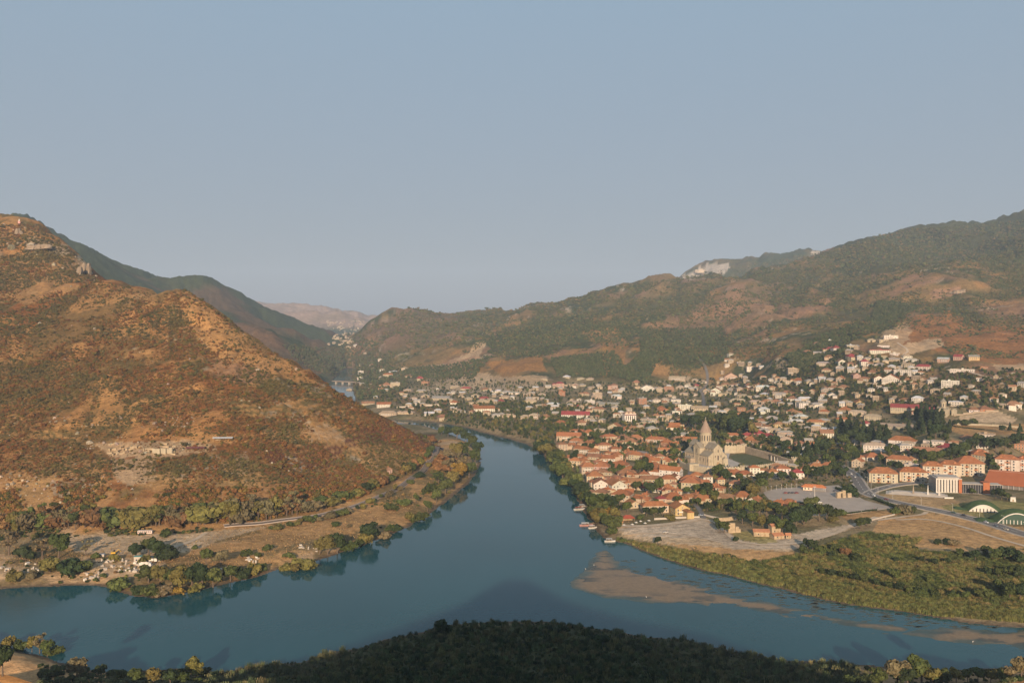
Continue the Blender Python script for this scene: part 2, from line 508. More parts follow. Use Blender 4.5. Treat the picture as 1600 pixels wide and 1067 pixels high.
Z(10, '880,715 920,720 1000,720 1150,735 1200,740 1250,745 1300,745 930,750 1000,760 1100,770')
Z(11, '1060,722 1110,730 1150,722 1190,722 1110,712')
Z(9, '1200,765 1300,765 1380,788 1300,800 1360,760 1420,770 1460,760 1520,770 1600,770 2000,780 1450,785')
Z(7, '940,790 1000,800 1060,800 1150,815 1200,825 1300,815 1400,805 1500,800 1600,820 2000,840')
Z(5, '970,830 1050,840 1150,858 1250,855 1350,840 1450,850 1600,860')
Z(3.5, '1100,870 1200,885 1300,900 1400,920 1500,930 1600,930 1400,880 1500,890 2000,920')
# near bank below the view point
Z(6, '-200,1020 0,1022 60,1040 120,1055')
Z(4, '200,1058 300,1056 400,1056 500,1040 600,1020 700,995 800,985 900,990 1000,1010 1100,1020 1200,1040 1300,1050 1400,1058 1500,1058 1600,1055 2000,1060')
A('-700,420,25 0,428,4 -60,428,4 60,428,3 0,468,10 -60,468,11 60,461,7 120,454,5 400,420,6 800,420,6 1200,420,6 1600,420,5 2300,420,25 -700,380,45 0,380,30 400,380,25 800,380,25 1200,380,25 1600,380,28 2300,380,45')
A('-700,800,40 -700,1200,200 -700,2000,300 -700,4000,400 -700,8000,400 2300,800,9 2300,1100,30 2300,1600,110 2300,2600,350 2300,3600,600 2300,8000,600 -400,700,7 -700,700,9 -700,560,4 2300,600,4')

KB = 10.0
P_ = np.array(PTS)
ctrl = np.stack([P_[:, 0] / 100.0, KB * np.log(P_[:, 1])], 1)
def phi(r2):
    return np.sqrt(r2 + 0.12)
dd = ((ctrl[:, None, :] - ctrl[None, :, :]) ** 2).sum(2)
Amat = phi(dd) + np.eye(len(ctrl)) * -0.02
n_c = len(ctrl)
full = np.zeros((n_c + 3, n_c + 3))
full[:n_c, :n_c] = Amat
pol = np.concatenate([np.ones((n_c, 1)), ctrl], 1)
full[:n_c, n_c:] = pol; full[n_c:, :n_c] = pol.T
sol = np.linalg.solve(full, np.concatenate([P_[:, 2], np.zeros(3)]))
def rbf(a, b_):
    sh = a.shape
    a = a.ravel(); b_ = b_.ravel()
    out = np.empty(a.size)
    for i in range(0, a.size, 20000):
        q = np.stack([a[i:i + 20000], b_[i:i + 20000]], 1)
        r2 = ((q[:, None, :] - ctrl[None, :, :]) ** 2).sum(2)
        out[i:i + 20000] = phi(r2) @ sol[:n_c] + sol[n_c] + q @ sol[n_c + 1:]
    return out.reshape(sh)

cols = np.concatenate([np.arange(-700, -40, 20.0), np.arange(-40, 1641, 2.0), np.arange(1660, 2301, 20.0)])
rows = [380.0]
while rows[-1] < 3000: rows.append(rows[-1] * 1.0052)
while rows[-1] < 12800: rows.append(rows[-1] * 1.011)
rows = np.array(rows)
cc = np.arange(-700, 2301, 8.0)
rr = rows[::3] if (len(rows) - 1) % 3 == 0 else np.append(rows[::3], rows[-1])
zc = rbf(*np.meshgrid(cc / 100.0, KB * np.log(rr)))
# upsample to the full grid
tmp = np.stack([np.interp(cols, cc, zc[i]) for i in range(len(rr))])
zg = np.stack([np.interp(np.log(rows), np.log(rr), tmp[:, j]) for j in range(len(cols))], 1)
YG, PXG = np.meshgrid(rows, cols, indexing='ij')
XG = (PXG - 800.0) / FOC * YG
# gullies and lumps, growing with the height of the land above the plain
hill = sstep(14, 70, zg)
lump = fbm(XG / 260, YG / 260, 3, 5) - 0.5
gul = np.abs(fbm(XG / 110, YG / 150, 9, 4) - 0.5) * 2
far = np.clip(YG / 1400.0, 0.6, 3.0)
def gully(x, y, Ls, seed):
    w = fbm(x / (Ls * 2.5), y / (Ls * 2.5), seed + 5, 3) - .5
    return np.clip(np.abs(fbm(x / Ls + w * 2.4, y / (Ls * 3.0) + w * 1.8, seed, 4) - .5) * 3.2, 0, 1)
GL = gully(XG, YG, 75.0, 201)            # erosion lines of the near hill, 0 in a gully
GR = gully(XG, YG, 230.0, 207)           # of the big mountains
GS = gully(XG, YG, 60.0, 215)
lhill = sstep(820, 640, PXG) * sstep(2300, 2150, YG)
steep = sstep(20, 75, zg)
zg = zg + steep * lhill * ((GL - .5) * 9 + (GS - .5) * 3) + steep * (1 - lhill) * ((GR - .55) * 26 * np.clip(far / 1.8, .5, 1.6) + (GS - .5) * 6)
zg = zg + hill * far * (lump * 12 - gul * 4 + 1.2) + (fbm(XG / 40, YG / 40, 5, 3) - 0.5) * (1.2 + 2.0 * hill * far)

# the river, outlined on the level z = 0
def L(s):
    return [on_level(*[float(q) for q in w.split(',')]) for w in s.split()]
RIVER = L('-700,902 -300,908 0,921 60,917 125,914 170,919 205,931 245,934 290,926 350,913 390,904 440,888 480,879 520,868 560,855 600,840 640,822 680,798 700,780 730,757 745,738 752,718 748,705 735,694 715,683 690,673 660,664 630,662 590,662 548,652 505,628 506,605 520,592 532,582 542,575 546,569 554,571 552,578 549,588 551,600 553,612 557,630 574,647 605,656 640,657 680,660 720,666 750,674 790,684 820,693 845,705 855,720 870,735 885,750 895,765 905,785 912,800 925,815 930,830 945,842 975,848 1010,862 1060,882 1110,893 1160,905 1200,915 1260,930 1330,945 1400,955 1450,962 1500,972 1560,978 1600,980 2300,1000 2300,1048 1900,1046 1600,1042 1480,1046 1400,1043 1340,1038 1280,1033 1220,1028 1150,1018 1100,1005 1060,998 1010,996 960,985 900,977 850,970 730,972 690,976 660,985 600,1000 560,1012 510,1020 470,1032 400,1040 340,1050 300,1043 200,1049 130,1046 100,1036 40,1018 0,1004 -300,1000 -700,1000')
near = YG < 3400
dr = np.full(XG.shape, 1e4)
nr = int(near[:, 0].sum())
dr[:nr] = polydist(RIVER, XG[:nr], YG[:nr])
ins = np.zeros(XG.shape, bool)
ins[:nr] = inside(RIVER, XG[:nr], YG[:nr])
sd = np.where(ins, -dr, dr) + (fbm(XG / 14, YG / 14, 21, 3) - 0.5) * 5.0
zl = np.maximum(zg, 1.2)
bank = 0.12 + np.clip(sd, 0, 30) * 0.05
zout = np.maximum(bank, zl * sstep(-2, 26, sd) )
zin = -np.clip(-sd * 0.2, 0.0, 2.2) - 0.12
zg = np.where(sd > 0, zout, zin)

# level ground: the paved square, the cathedral yard, the field by the domed church
FLATS = [
    (9.0, [on_level(a, b_, 9.0) for a, b_ in ((1186, 768), (1215, 762), (1310, 757), (1345, 776), (1402, 792), (1330, 806), (1262, 808), (1225, 792), (1200, 782))]),
    (10.5, [on_level(a, b_, 10.5) for a, b_ in ((1066, 734), (1085, 716), (1135, 700), (1165, 699), (1245, 726), (1180, 734), (1110, 737))]),
]
for fz, poly in FLATS:
    s_ = polydist(poly, XG[:nr], YG[:nr]); ii = inside(poly, XG[:nr], YG[:nr])
    w_ = np.where(ii, 1.0, 1 - sstep(0, 25, s_))
    zg[:nr] = zg[:nr] * (1 - w_) + fz * w_

SY = HOR + (CAM_H - zg) * FOC / YG          # screen row of every grid vertex
def height(x, y):
    """terrain height at a world position"""
    px = 800.0 + x / y * FOC
    j = int(np.clip(np.searchsorted(cols, px) - 1, 0, len(cols) - 2)); i = int(np.clip(np.searchsorted(rows, y) - 1, 0, len(rows) - 2))
    tx = min(max((px - cols[j]) / (cols[j + 1] - cols[j]), 0), 1); ty = min(max((y - rows[i]) / (rows[i + 1] - rows[i]), 0), 1)
    return float((zg[i, j] * (1 - tx) + zg[i, j + 1] * tx) * (1 - ty) + (zg[i + 1, j] * (1 - tx) + zg[i + 1, j + 1] * tx) * ty)
RUNMIN = np.minimum.accumulate(SY, axis=0)
def ground(px, py):
    """where the sight line of a photograph pixel meets the land"""
    j = int(np.clip(np.searchsorted(cols, px) - 1, 0, len(cols) - 2))
    if px - cols[j] > cols[j + 1] - px: j += 1
    col = RUNMIN[:, j]
    i = int(np.searchsorted(-col, -py))
    if i >= len(rows): i = len(rows) - 1
    if i > 0:
        a, b_ = SY[i - 1, j], SY[i, j]
        t = min(max((a - py) / (a - b_ + 1e-9), 0), 1) if a > b_ else 1
        Y = rows[i - 1] + (rows[i] - rows[i - 1]) * t
    else:
        Y = rows[0]
    x = (px - 800.0) / FOC * Y
    return x, Y, height(x, Y)

# ------------------------------------------------------------------ land cover
def colr(*c): return np.array(c)
DRY = colr(.385, .225, .098); RUST = colr(.215, .098, .038); OLIVE = colr(.15, .115, .05); DKRUST = colr(.135, .058, .036)
ROCK = colr(.38, .32, .25); GREEN = colr(.085, .092, .036); FOREST = colr(.062, .075, .034); TOWN = colr(.27, .205, .12)
SOIL = colr(.52, .38, .245); PINKTAN = colr(.27, .165, .105); MUD = colr(.135, .095, .062); SCAR = colr(.44, .33, .22)
LC = np.zeros(XG.shape + (3,))
def blend(mask, c):
    LC[:] = LC * (1 - mask[..., None]) + mask[..., None] * c
fA = fbm(XG / 70, YG / 70, 31, 5); fB = fbm(XG / 30, YG / 30, 32, 4); fC = fbm(XG / 220, YG / 220, 33, 4); fD = fbm(XG / 12, YG / 12, 34, 3)
LC[:] = TOWN
blend(sstep(.4, .6, fB) * .6, GREEN)
hillside = sstep(14, 34, zg)
# the left hill
lh = (PXG < 700) & (YG < 2250) & (YG > 600)
m = lh * sstep(6, 14, zg)
blend(m, RUST)
blend(m * sstep(.42, .58, fA), OLIVE)
blend(m * sstep(.55, .63, fB * .6 + fC * .4 + sstep(130, 280, zg) * .09) * .7, DRY)
blend(m * sstep(.56, .62, fbm(XG / 90, YG / 35, 41, 4)) * .6, DRY)
blend(m * sstep(.66, .72, fD * .5 + fA * .5) * .6, ROCK)
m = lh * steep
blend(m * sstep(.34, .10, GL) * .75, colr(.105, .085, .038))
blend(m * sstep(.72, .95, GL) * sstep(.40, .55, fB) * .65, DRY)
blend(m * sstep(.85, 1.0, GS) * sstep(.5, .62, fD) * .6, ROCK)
# flats of the left bank
m = ((PXG < 790) & (YG < 1330) & (zg < 9.5) & (YG > 560)) * 1.0
blend(m, DRY * 1.12)
blend(m * sstep(.5, .62, fA) * .6, SOIL)
blend(m * sstep(.53, .6, fB) * .75, OLIVE)
# the wooded right-hand mountains
rh = (YG > 1350) * sstep(26, 44, zg) * (PXG > 520)
blend(rh, colr(.215, .15, .072))
blend(rh * sstep(.44, .56, fA * .5 + fC * .5), FOREST)
blend(rh * sstep(.58, .68, fbm(XG / 150, YG / 150, 51, 5)) * .8, PINKTAN)
blend(rh * sstep(.62, .70, fbm(XG / 90, YG / 90, 52, 5)) * .7, DRY * .8)
blend(rh * sstep(.66, .70, fD * .4 + fA * .6) * .8, ROCK)
blend(rh * steep * sstep(.40, .12, GR) * .8, colr(.062, .075, .034))
blend(rh * steep * sstep(.75, 1.0, GR) * sstep(.38, .52, fA) * .85, PINKTAN * 1.1)
blend(rh * steep * sstep(.8, 1.0, GS) * sstep(.5, .6, fB) * .45, DRY * .9)
# blue hills beyond the left ridge, far mountains
bh = ((PXG < 540) & (YG > 2250)) * sstep(20, 60, zg)
blend(bh, FOREST)
blend(bh * sstep(.48, .62, fbm(XG / 300, YG / 300, 61, 4)) * .75, colr(.16, .09, .05))
fm = (YG > 6500) * 1.0
blend(fm, colr(.40, .27, .20))
blend(fm * sstep(.5, .65, fbm(XG / 500, YG / 500, 62, 4)) * .4, FOREST)
# valley floor
blend(((YG > 2000) & (zg < 175) & (PXG > 440) & (PXG < 620)) * (1 - sstep(12, 40, zg - np.clip((YG - 2500) * .022, 0, 170))) * .95, FOREST)

blend(((YG > 1900) & (YG < 6500) & (PXG > 470) & (PXG < 610)) * sstep(.5, .62, fA) * (1 - sstep(10, 30, zg - np.clip((YG - 2500) * .022, 0, 120))) * .7, colr(.15, .13, .07))
def paint(s, c, k=1.0, ymin=0, ymax=20000, rough=5.0, soft=None):
    poly = [tuple(float(q) for q in w.split(',')) for w in s.split()]
    xs = [p[0] for p in poly]; j0, j1 = np.searchsorted(cols, [min(xs) - 15, max(xs) + 15])
    sl = (slice(None), slice(j0, j1))
    a = PXG[sl] + (fB[sl] - .5) * rough * 4 + (fD[sl] - .5) * rough
    b_ = SY[sl] + (fA[sl] - .5) * rough * 3 + (fD[sl] - .5) * rough
    mk = inside(poly, a, b_) & (YG[sl] > ymin) & (YG[sl] < ymax)
    mk = mk * k
    LC[sl] = LC[sl] * (1 - mk[..., None]) + mk[..., None] * c
# left hill patches
paint('590,655 640,668 690,672 668,690 690,700 640,705 590,690 545,700 540,675', DKRUST, .9, 700, 1400)
paint('420,700 480,694 540,700 520,722 490,738 440,735 415,715', DKRUST, .9, 700, 1300)
paint('445,712 462,714 485,736 470,738 450,726', ROCK * 1.1, .9, 700, 1300, 3)
paint('150,692 330,684 340,704 250,713 170,714', SOIL * .82, .85, 700, 1100, 3)
paint('170,716 245,714 246,752 200,758 178,742', SOIL * .68, .8, 700, 1000, 3)
paint('330,712 390,706 392,742 340,745', SOIL * .65, .6, 700, 1000, 4)
paint('-160,770 40,745 150,720 170,745 150,790 60,800 -160,800', DRY, .7, 600, 1000, 8)
paint('80,755 150,742 150,775 85,778', ROCK * .8, .6, 600, 1000, 5)
paint('-160,640 120,600 220,540 300,470 280,450 180,460 60,540 -160,560', DRY, .35, 800, 1700, 8)
paint('270,455 330,480 420,560 400,590 350,590 300,540', DRY, .5, 900, 1500, 9)
paint('320,560 420,560 440,580 400,600 340,590', colr(.3, .19, .13), .6, 900, 1300, 7)
paint('230,480 262,468 262,560 240,560', RUST * .8, .8, 900, 1300, 5)
paint('262,470 268,470 274,560 266,560', OLIVE * .6, .9, 900, 1300, 2)
paint('60,660 250,655 255,662 60,668', DRY, .8, 700, 1100, 3)
paint('290,672 480,676 500,690 400,694 300,690', DRY, .75, 700, 1100, 4)
paint('120,398 141,402 140,430 115,420', ROCK, .9, 1000, 2100, 2)
paint('40,370 110,380 100,400 50,392', ROCK, .7, 1000, 2300, 6)
paint('-160,380 60,356 40,380 -160,420', DRY, .6, 1200, 2300, 5)
paint('-160,560 80,560 60,620 -160,650', OLIVE * .8, .6, 800, 1300, 8)
paint('-160,400 60,395 60,470 -160,480', OLIVE, .6, 1000, 2000, 8)
paint('284,452 300,458 330,484 400,532 500,598 470,600 400,575 345,560 306,530 288,490', DRY * 1.02, .75, 900, 1500, 5)
paint('228,456 246,462 215,520 150,600 120,610 170,540', DRY, .6, 900, 1600, 4)
paint('150,440 235,455 200,480 60,560 -160,590 -160,560 90,500', DRY, .6, 900, 1700, 4)
paint('-160,420 120,405 150,440 60,470 -160,480', colr(.33, .2, .1), .6, 1000, 2100, 5)
paint('255,465 270,462 262,560 225,570 235,510', DRY * .95, .55, 900, 1500, 4)
paint('60,500 200,470 190,490 90,560 20,590', OLIVE * .75, .6, 900, 1600, 5)
paint('100,580 200,520 215,540 150,600 90,610', OLIVE * .7, .6, 900, 1500, 5)
tr_ = lh * ((zg > 34) & (zg < 96)) * sstep(.62, .75, np.cos(zg / 5.2 * 2 * math.pi + fB * 5) * .5 + .5) * sstep(.40, .55, fA)
blend(tr_ * .75, DRY)
paint('360,498 420,520 470,552 505,584 440,572 390,545', colr(.21, .115, .06), .7, 2250, 4200, 6)
# left bank
paint('90,838 330,828 420,822 300,858 220,868 120,864', SOIL * .95, .85, 560, 1000, 3)
paint('230,850 330,826 340,834 290,862 250,870', SOIL * 1.1, .8, 560, 1000, 3)
paint('380,838 560,800 660,770 640,795 540,830 430,860 380,858', DRY, .8, 560, 1100, 4)
paint('-160,838 100,832 95,865 -160,872', OLIVE, .6, 560, 900, 4)
paint('150,872 260,868 260,900 150,900', SOIL, .6, 560, 900, 4)
# middle hill
paint('730,550 745,534 760,533 748,560 725,575 700,575 705,560', SCAR, .95, 2000, 3400, 2.5)
paint('700,570 745,552 740,590 700,592', PINKTAN * 1.1, .7, 2000, 3400, 5)
paint('640,620 690,592 760,584 850,590 870,612 800,625 700,610 690,630 660,630', SCAR * .92, .85, 1600, 2600, 4)
paint('760,565 850,558 850,580 760,580', colr(.3, .16, .06), .8, 1900, 2800, 4)
paint('560,520 600,500 650,480 640,540 560,560 545,540', colr(.2, .12, .075), .6, 2500, 4300, 6)
paint('620,480 720,490 720,540 640,540', PINKTAN, .4, 2500, 4300, 10)
paint('770,520 850,495 950,500 1010,520 960,545 900,530 850,560 760,555', FOREST, .85, 1900, 3500, 7)
paint('860,560 960,550 990,585 880,590', FOREST, .8, 1800, 2800, 6)
paint('905,520 960,510 985,540 965,580 940,585 945,545', colr(.27, .16, .07), .85, 1900, 3200, 4)
paint('1000,515 1130,510 1140,560 1080,575 1000,560', FOREST, .8, 1900, 2900, 6)
paint('960,590 1000,545 1020,560 1000,600', FOREST, .7, 1800, 2900, 6)
paint('1040,500 1200,470 1240,480 1200,515 1050,520', PINKTAN * 1.05, .55, 1900, 3500, 8)
paint('1050,540 1180,545 1300,535 1250,565 1120,560', colr(.25, .14, .065), .65, 1700, 2600, 7)
paint('1130,455 1220,440 1240,452 1180,480 1130,485', PINKTAN * 1.1, .5, 2300, 3800, 8)
paint('1205,495 1310,458 1312,466 1240,500', PINKTAN * 1.2, .75, 1900, 3600, 4)
paint('1400,500 1480,490 1560,510 1780,530 1780,600 1520,560 1450,545 1400,540', colr(.29, .14, .058), .85, 1500, 2400, 6)
paint('1390,545 1420,535 1470,528 1475,540 1430,552 1395,556', SCAR * 1.02, .95, 1500, 2200, 2.5)
paint('1380,515 1420,500 1420,530 1400,545 1370,540', SCAR * .95, .75, 1500, 2300, 4)
paint('1210,570 1270,550 1275,556 1215,580', SCAR * .9, .85, 1500, 2400, 2)
paint('1450,452 1500,446 1500,458 1460,466', colr(.34, .21, .15), .7, 1800, 3000, 5)
paint('1550,570 1780,558 1780,568 1560,580', SCAR, .8, 1300, 2200, 2)
paint('1390,600 1460,590 1490,600 1460,612 1400,612', SOIL, .8, 1200, 2000, 3)
paint('1300,330 1780,320 1780,420 1300,430', FOREST * .9, .85, 3000, 5600, 7)
paint('1064,432 1110,405 1300,380 1310,388 1200,425 1130,432', FOREST, .6, 4800, 7000, 3)
paint('1060,432 1085,426 1105,412 1140,412 1140,422 1120,432 1070,436', colr(.55, .46, .38), .85, 5000, 7000, 2.5)
paint('1268,392 1282,392 1280,400 1268,398', colr(.55, .46, .38), .9, 5000, 7000, 1.5)
# fields near the domed church
paint('1500,650 1560,642 1590,655 1582,662 1500,658', SOIL * .95, .95, 1000, 1600, 1.5)
paint('1484,664 1780,664 1780,684 1500,678 1478,672', DRY * 1.02, .95, 1000, 1500, 1.5)
# town yards by the water, square and verges
paint('955,822 1010,822 1090,810 1130,812 1160,845 1240,855 1290,842 1240,860 1170,872 1110,860 1040,850 975,838', SOIL * 1.0, .9, 600, 1000, 2)
paint('960,826 1100,812 1165,848 1330,818 1390,806 1335,824 1240,858 1150,858 1100,838 1000,838', colr(.50, .40, .30), .9, 600, 1000, 2)
paint('1040,846 1160,858 1240,862 1240,872 1180,880 1090,865', colr(.50, .29, .125), .85, 600, 950, 3)
paint('1140,828 1200,832 1215,848 1190,850 1150,842', colr(.33, .27, .10), .85, 600, 950, 2)
paint('1300,800 1400,796 1412,803 1330,815', DRY * .95, .9, 650, 950, 2)
paint('1370,815 1450,800 1780,850 1780,868 1480,858 1400,852 1360,830', colr(.52, .31, .14), .85, 600, 950, 3)
paint('1340,772 1460,770 1500,785 1780,800 1780,840 1480,800 1400,785', colr(.48, .31, .155), .85, 700, 1000, 2)
paint('1470,790 1540,782 1780,790 1780,812 1540,808 1480,798', colr(.24, .22, .08), .8, 700, 1000, 2)
# reed beds on the near side of the right shore
paint('960,842 1040,855 1100,868 1190,882 1260,862 1350,835 1440,845 1400,862 1330,870 1780,880 1780,985 1400,955 1200,915 1060,882', colr(.18, .17, .06), .85, 520, 900, 4)
paint('1320,868 1400,862 1780,872 1780,885 1480,880 1400,876', colr(.50, .30, .15), .8, 520, 900, 4)
# bottom edge
paint('-300,1000 60,1010 210,1044 215,1200 -300,1200', colr(.62, .36, .17), .9, 300, 560, 4)
paint('1340,1044 1800,1040 1800,1200 1340,1200', colr(.48, .29, .15), .75, 300, 560, 5)
paint('215,1046 700,975 900,975 1100,1000 1340,1044 1340,1200 215,1200', colr(.07, .072, .035), .9, 300, 560, 4)
LC *= .88
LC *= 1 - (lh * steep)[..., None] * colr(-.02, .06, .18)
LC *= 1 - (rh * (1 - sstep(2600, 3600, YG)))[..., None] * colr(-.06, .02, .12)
# wet margin of the river
mar = (sd > -40) * (1 - sstep(2.5, 6.0, sd))
blend(mar, MUD)

def grid_mesh(name, X, Y, Zz, mat, attr=None):
    nr_, nc_ = X.shape
    me = bpy.data.meshes.new(name)
    co = np.stack([X, Y, Zz], -1).reshape(-1, 3).astype(np.float32)
    idx = np.arange(nr_ * nc_).reshape(nr_, nc_)
    f = np.stack([idx[:-1, :-1], idx[:-1, 1:], idx[1:, 1:], idx[1:, :-1]], -1).reshape(-1, 4)
    me.vertices.add(len(co)); me.vertices.foreach_set('co', co.ravel())
    me.loops.add(f.size); me.loops.foreach_set('vertex_index', f.ravel().astype(np.int32))
    me.polygons.add(len(f)); me.polygons.foreach_set('loop_start', (np.arange(len(f)) * 4).astype(np.int32))
    me.polygons.foreach_set('use_smooth', np.ones(len(f), bool))
    if attr is not None:
        a = me.attributes.new('landcover', 'FLOAT_COLOR', 'POINT')
        c4 = np.ones((len(co), 4), np.float32); c4[:, :3] = attr.reshape(-1, 3)
        a.data.foreach_set('color', c4.ravel())
    me.materials.append(mat)
    me.update(calc_edges=True)
    o = bpy.data.objects.new(name, me); COL.objects.link(o)
    o['kind'] = 'structure'
    return o
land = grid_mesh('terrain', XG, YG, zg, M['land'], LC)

# the steep hill the picture was taken from; its shadow falls on the river
hx = np.concatenate([np.arange(-3000, -400, 100.0), np.arange(-400, 401, 8.0), np.arange(500, 3001, 100.0)])
hy = np.concatenate([np.arange(-1300, -100, 60.0), np.arange(-100, 440, 8.0), [440.0]])
HYG, HXG = np.meshgrid(hy, hx, indexing='ij')
prof_x = [-3000, -1500, -700, -400, -230, -165, -123, -73, -33, -10, 6, 33, 70, 110, 150, 182, 300, 700, 1500, 3000]
prof_h = [10, 40, 80, 95, 108, 117, 131, 148, 163, 177, 177, 163, 152, 146, 134, 122, 104, 75, 40, 10]
hr = np.interp(HXG, prof_x, prof_h)
pf = np.where(HYG > 0, np.clip(1 - HYG / 436, 0, 1) ** 1.25, np.clip(1 + HYG / 1250, 0, 1))
hz = hr * pf + (fbm(HXG / 40, HYG / 40, 71, 4) - .5) * 6 * sstep(20, 120, np.abs(HXG) + np.abs(HYG)) * sstep(430, 330, HYG) - 2.2
hz = np.where(HYG > 385, np.minimum(hz, 4), hz)
hl = np.zeros(HXG.shape + (3,)); hl[:] = DRY
k_ = sstep(.45, .6, fbm(HXG / 30, HYG / 30, 72, 4))[..., None]
hl = hl * (1 - k_) + k_ * OLIVE
grid_mesh('hill', HXG, HYG, hz, M['land'], hl)

# water surface
wx = np.arange(-2700, 2701, 60.0); wy = np.arange(372, 3700, 60.0)
WY, WX = np.meshgrid(wy, wx, indexing='ij')
grid_mesh('river', WX, WY, np.zeros(WX.shape), M['water'])

# sand bars lying just under and over the surface, with weed
SB = [L('891,917 897,902 915,888 922,874 932,864 946,860 958,866 966,880 985,890 1030,897 1060,905 1100,917 1150,930 1200,940 1260,955 1330,971 1300,975 1240,966 1190,955 1120,946 1060,942 1000,941 930,931'),
      L('1408,990 1440,981 1500,981 1550,985 1600,983 1700,985 1800,1010 1700,1018 1600,1013 1540,1009 1480,1001'),
      L('1296,968 1340,970 1390,976 1436,984 1410,986 1350,980 1310,975')]
mb, nt, b = new_mat('wet_sand')
at = nt.nodes.new('ShaderNodeAttribute'); at.attribute_name = 'landcover'
pos = geo_pos(nt)
n1 = noise_node(nt, 0.35, 5, pos, 0.7)
nt.links.new(mix_mul(nt, at.outputs['Color'], ramp(nt, n1.outputs['Fac'], 0.3, 0.7, 0.8, 1.2)), b.inputs['Base Color'])
b.inputs['Roughness'].default_value = 0.25
b.inputs['Specular IOR Level'].default_value = 0.1
M['sand'] = mb
for poly in SB:
    xs = [p[0] for p in poly]; ys = [p[1] for p in poly]
    gx = np.arange(min(xs) - 8, max(xs) + 8, 1.3); gy = np.arange(min(ys) - 8, max(ys) + 8, 1.5)
    SYg, SXg = np.meshgrid(gy, gx, indexing='ij')
    d = polydist(poly, SXg, SYg); ii = inside(poly, SXg, SYg)
    s_ = np.where(ii, d, -d) + (fbm(SXg / 9, SYg / 9, 81, 4) - .5) * 8
    weed = fbm(SXg / 14, SYg / 6, 82, 4)
    rel = (SYg - np.interp(SXg, np.sort(np.array(xs)), np.full(len(xs), np.mean(ys))))
    zz = np.clip(s_ * .03, -.9, .1)
    # the far edge is broken up by channels
    chan = sstep(.56, .62, fbm(SXg / 22, SYg / 8, 83, 4)) * sstep(4, -6, s_ - 8) * sstep(min(xs) + 30, min(xs) + 75, SXg)
    zz = zz - chan * .5
    colw = np.zeros(SXg.shape + (3,)); colw[:] = colr(.205, .13, .06)
    kk = (sstep(.52, .62, weed) * sstep(26, 6, s_))[..., None]
    colw = colw * (1 - kk) + kk * colr(.06, .05, .028)
    kk = sstep(10, 0, s_ + (fbm(SXg / 20, SYg / 12, 84, 4) - .5) * 12)[..., None] * .85
    colw = colw * (1 - kk) + kk * colr(.035, .066, .056)
    grid_mesh('sandbar', SXg, SYg, zz, M['sand'], colw)
# weed mats floating in the shallow channel between bar and reeds
wmb = MB()
for k in range(420):
    px = rng.uniform(960, 1560); t = (px - 960) / 600
    py = 880 + t * 100 + rng.normal(0, 9) + 8
    x, y = on_level(px, py)
    if not inside(RIVER, np.array([x]), np.array([y]))[0]:
        continue
    r = rng.uniform(.35, 1.5); n = 7
    pts = [(x + r * rng.uniform(.6, 1.3) * 2.2 * math.cos(2 * math.pi * q / n), y + r * rng.uniform(.5, 1.2) * math.sin(2 * math.pi * q / n)) for q in range(n)]
    wmb.prism(pts, -.05, .03)
wm = wmb.build('water_weeds', flat_mat('dark_water_weed', (.06, .058, .034), rough=.5, var=.4, scale=.5, world_space=True))
wm['kind'] = 'stuff'

# haze
hb = MB(); hb.box(0, 5700, -3.6, 31000, 14800, 900 + 3.6)
mh = bpy.data.materials.new('haze'); mh.use_nodes = True
nt = mh.node_tree; nt.nodes.clear()
out = nt.nodes.new('ShaderNodeOutputMaterial'); pv = nt.nodes.new('ShaderNodeVolumePrincipled')
pv.inputs['Color'].default_value = (0.58, 0.74, 0.96, 1)
pv.inputs['Density'].default_value = HAZE
pv.inputs['Anisotropy'].default_value = 0.0
nt.links.new(pv.outputs[0], out.inputs['Volume'])
hz_o = hb.build('haze', mh, kind='stuff')

# ------------------------------------------------------------------ roads, laid as thin sheets on the land
ROADS = []
def catmull(pts, step):
    P = [Vector(p) for p in pts]; P = [P[0] * 2 - P[1]] + P + [P[-1] * 2 - P[-2]]
    out_ = []
    for i in range(1, len(P) - 2):
        n = max(2, int((P[i + 1] - P[i]).length / step))
        for k in range(n):
            t = k / n
            out_.append(0.5 * ((2 * P[i]) + (P[i + 1] - P[i - 1]) * t + (2 * P[i - 1] - 5 * P[i] + 4 * P[i + 1] - P[i + 2]) * t * t + (3 * P[i] - P[i - 1] - 3 * P[i + 1] + P[i + 2]) * t ** 3))
    out_.append(P[-2])
    return out_
def path_of(s):
    return [ground(*[float(q) for q in w.split(',')])[:2] for w in s.split()]
def ribbon(name, line, width, mat, lift=0.3, off=0.0, step=5.0, kind='structure', thick=0.0, parent=None, n=4):
    """a strip of given width along a line, draped on the land, offset sideways by off"""
    mb_ = MB(); rowsv = []
    for i, p in enumerate(line):
        q = line[min(i + 1, len(line) - 1)] - line[max(i - 1, 0)]
        q.normalize(); nx, ny = q.y, -q.x
        r = []
        for k in range(n + 1):
            o = off + (k / n - .5) * width
            x, y = p.x + nx * o, p.y + ny * o
            r.append((x, y, height(x, y) + lift))
        # keep the strip level across and clear of the ground
        zt = max(v[2] for v in r) if width > 1.5 else max(r[0][2], r[-1][2])
        zt = zt if thick == 0 else zt + thick
        rowsv.append([(v[0], v[1], .35 * v[2] + .65 * zt if thick == 0 else zt) for v in r])
    for a, b_ in zip(rowsv[:-1], rowsv[1:]):
        for k in range(n):
            mb_.face([a[k + 1], a[k], b_[k], b_[k + 1]][::-1])
    if thick:
        for a, b_ in zip(rowsv[:-1], rowsv[1:]):
            for k in (0, n):
                lo = [(v[0], v[1], v[2] - thick - .6) for v in (a[k], b_[k])]
                mb_.face([a[k], b_[k], lo[1], lo[0]])
    return mb_.build(name, mat, parent, kind)
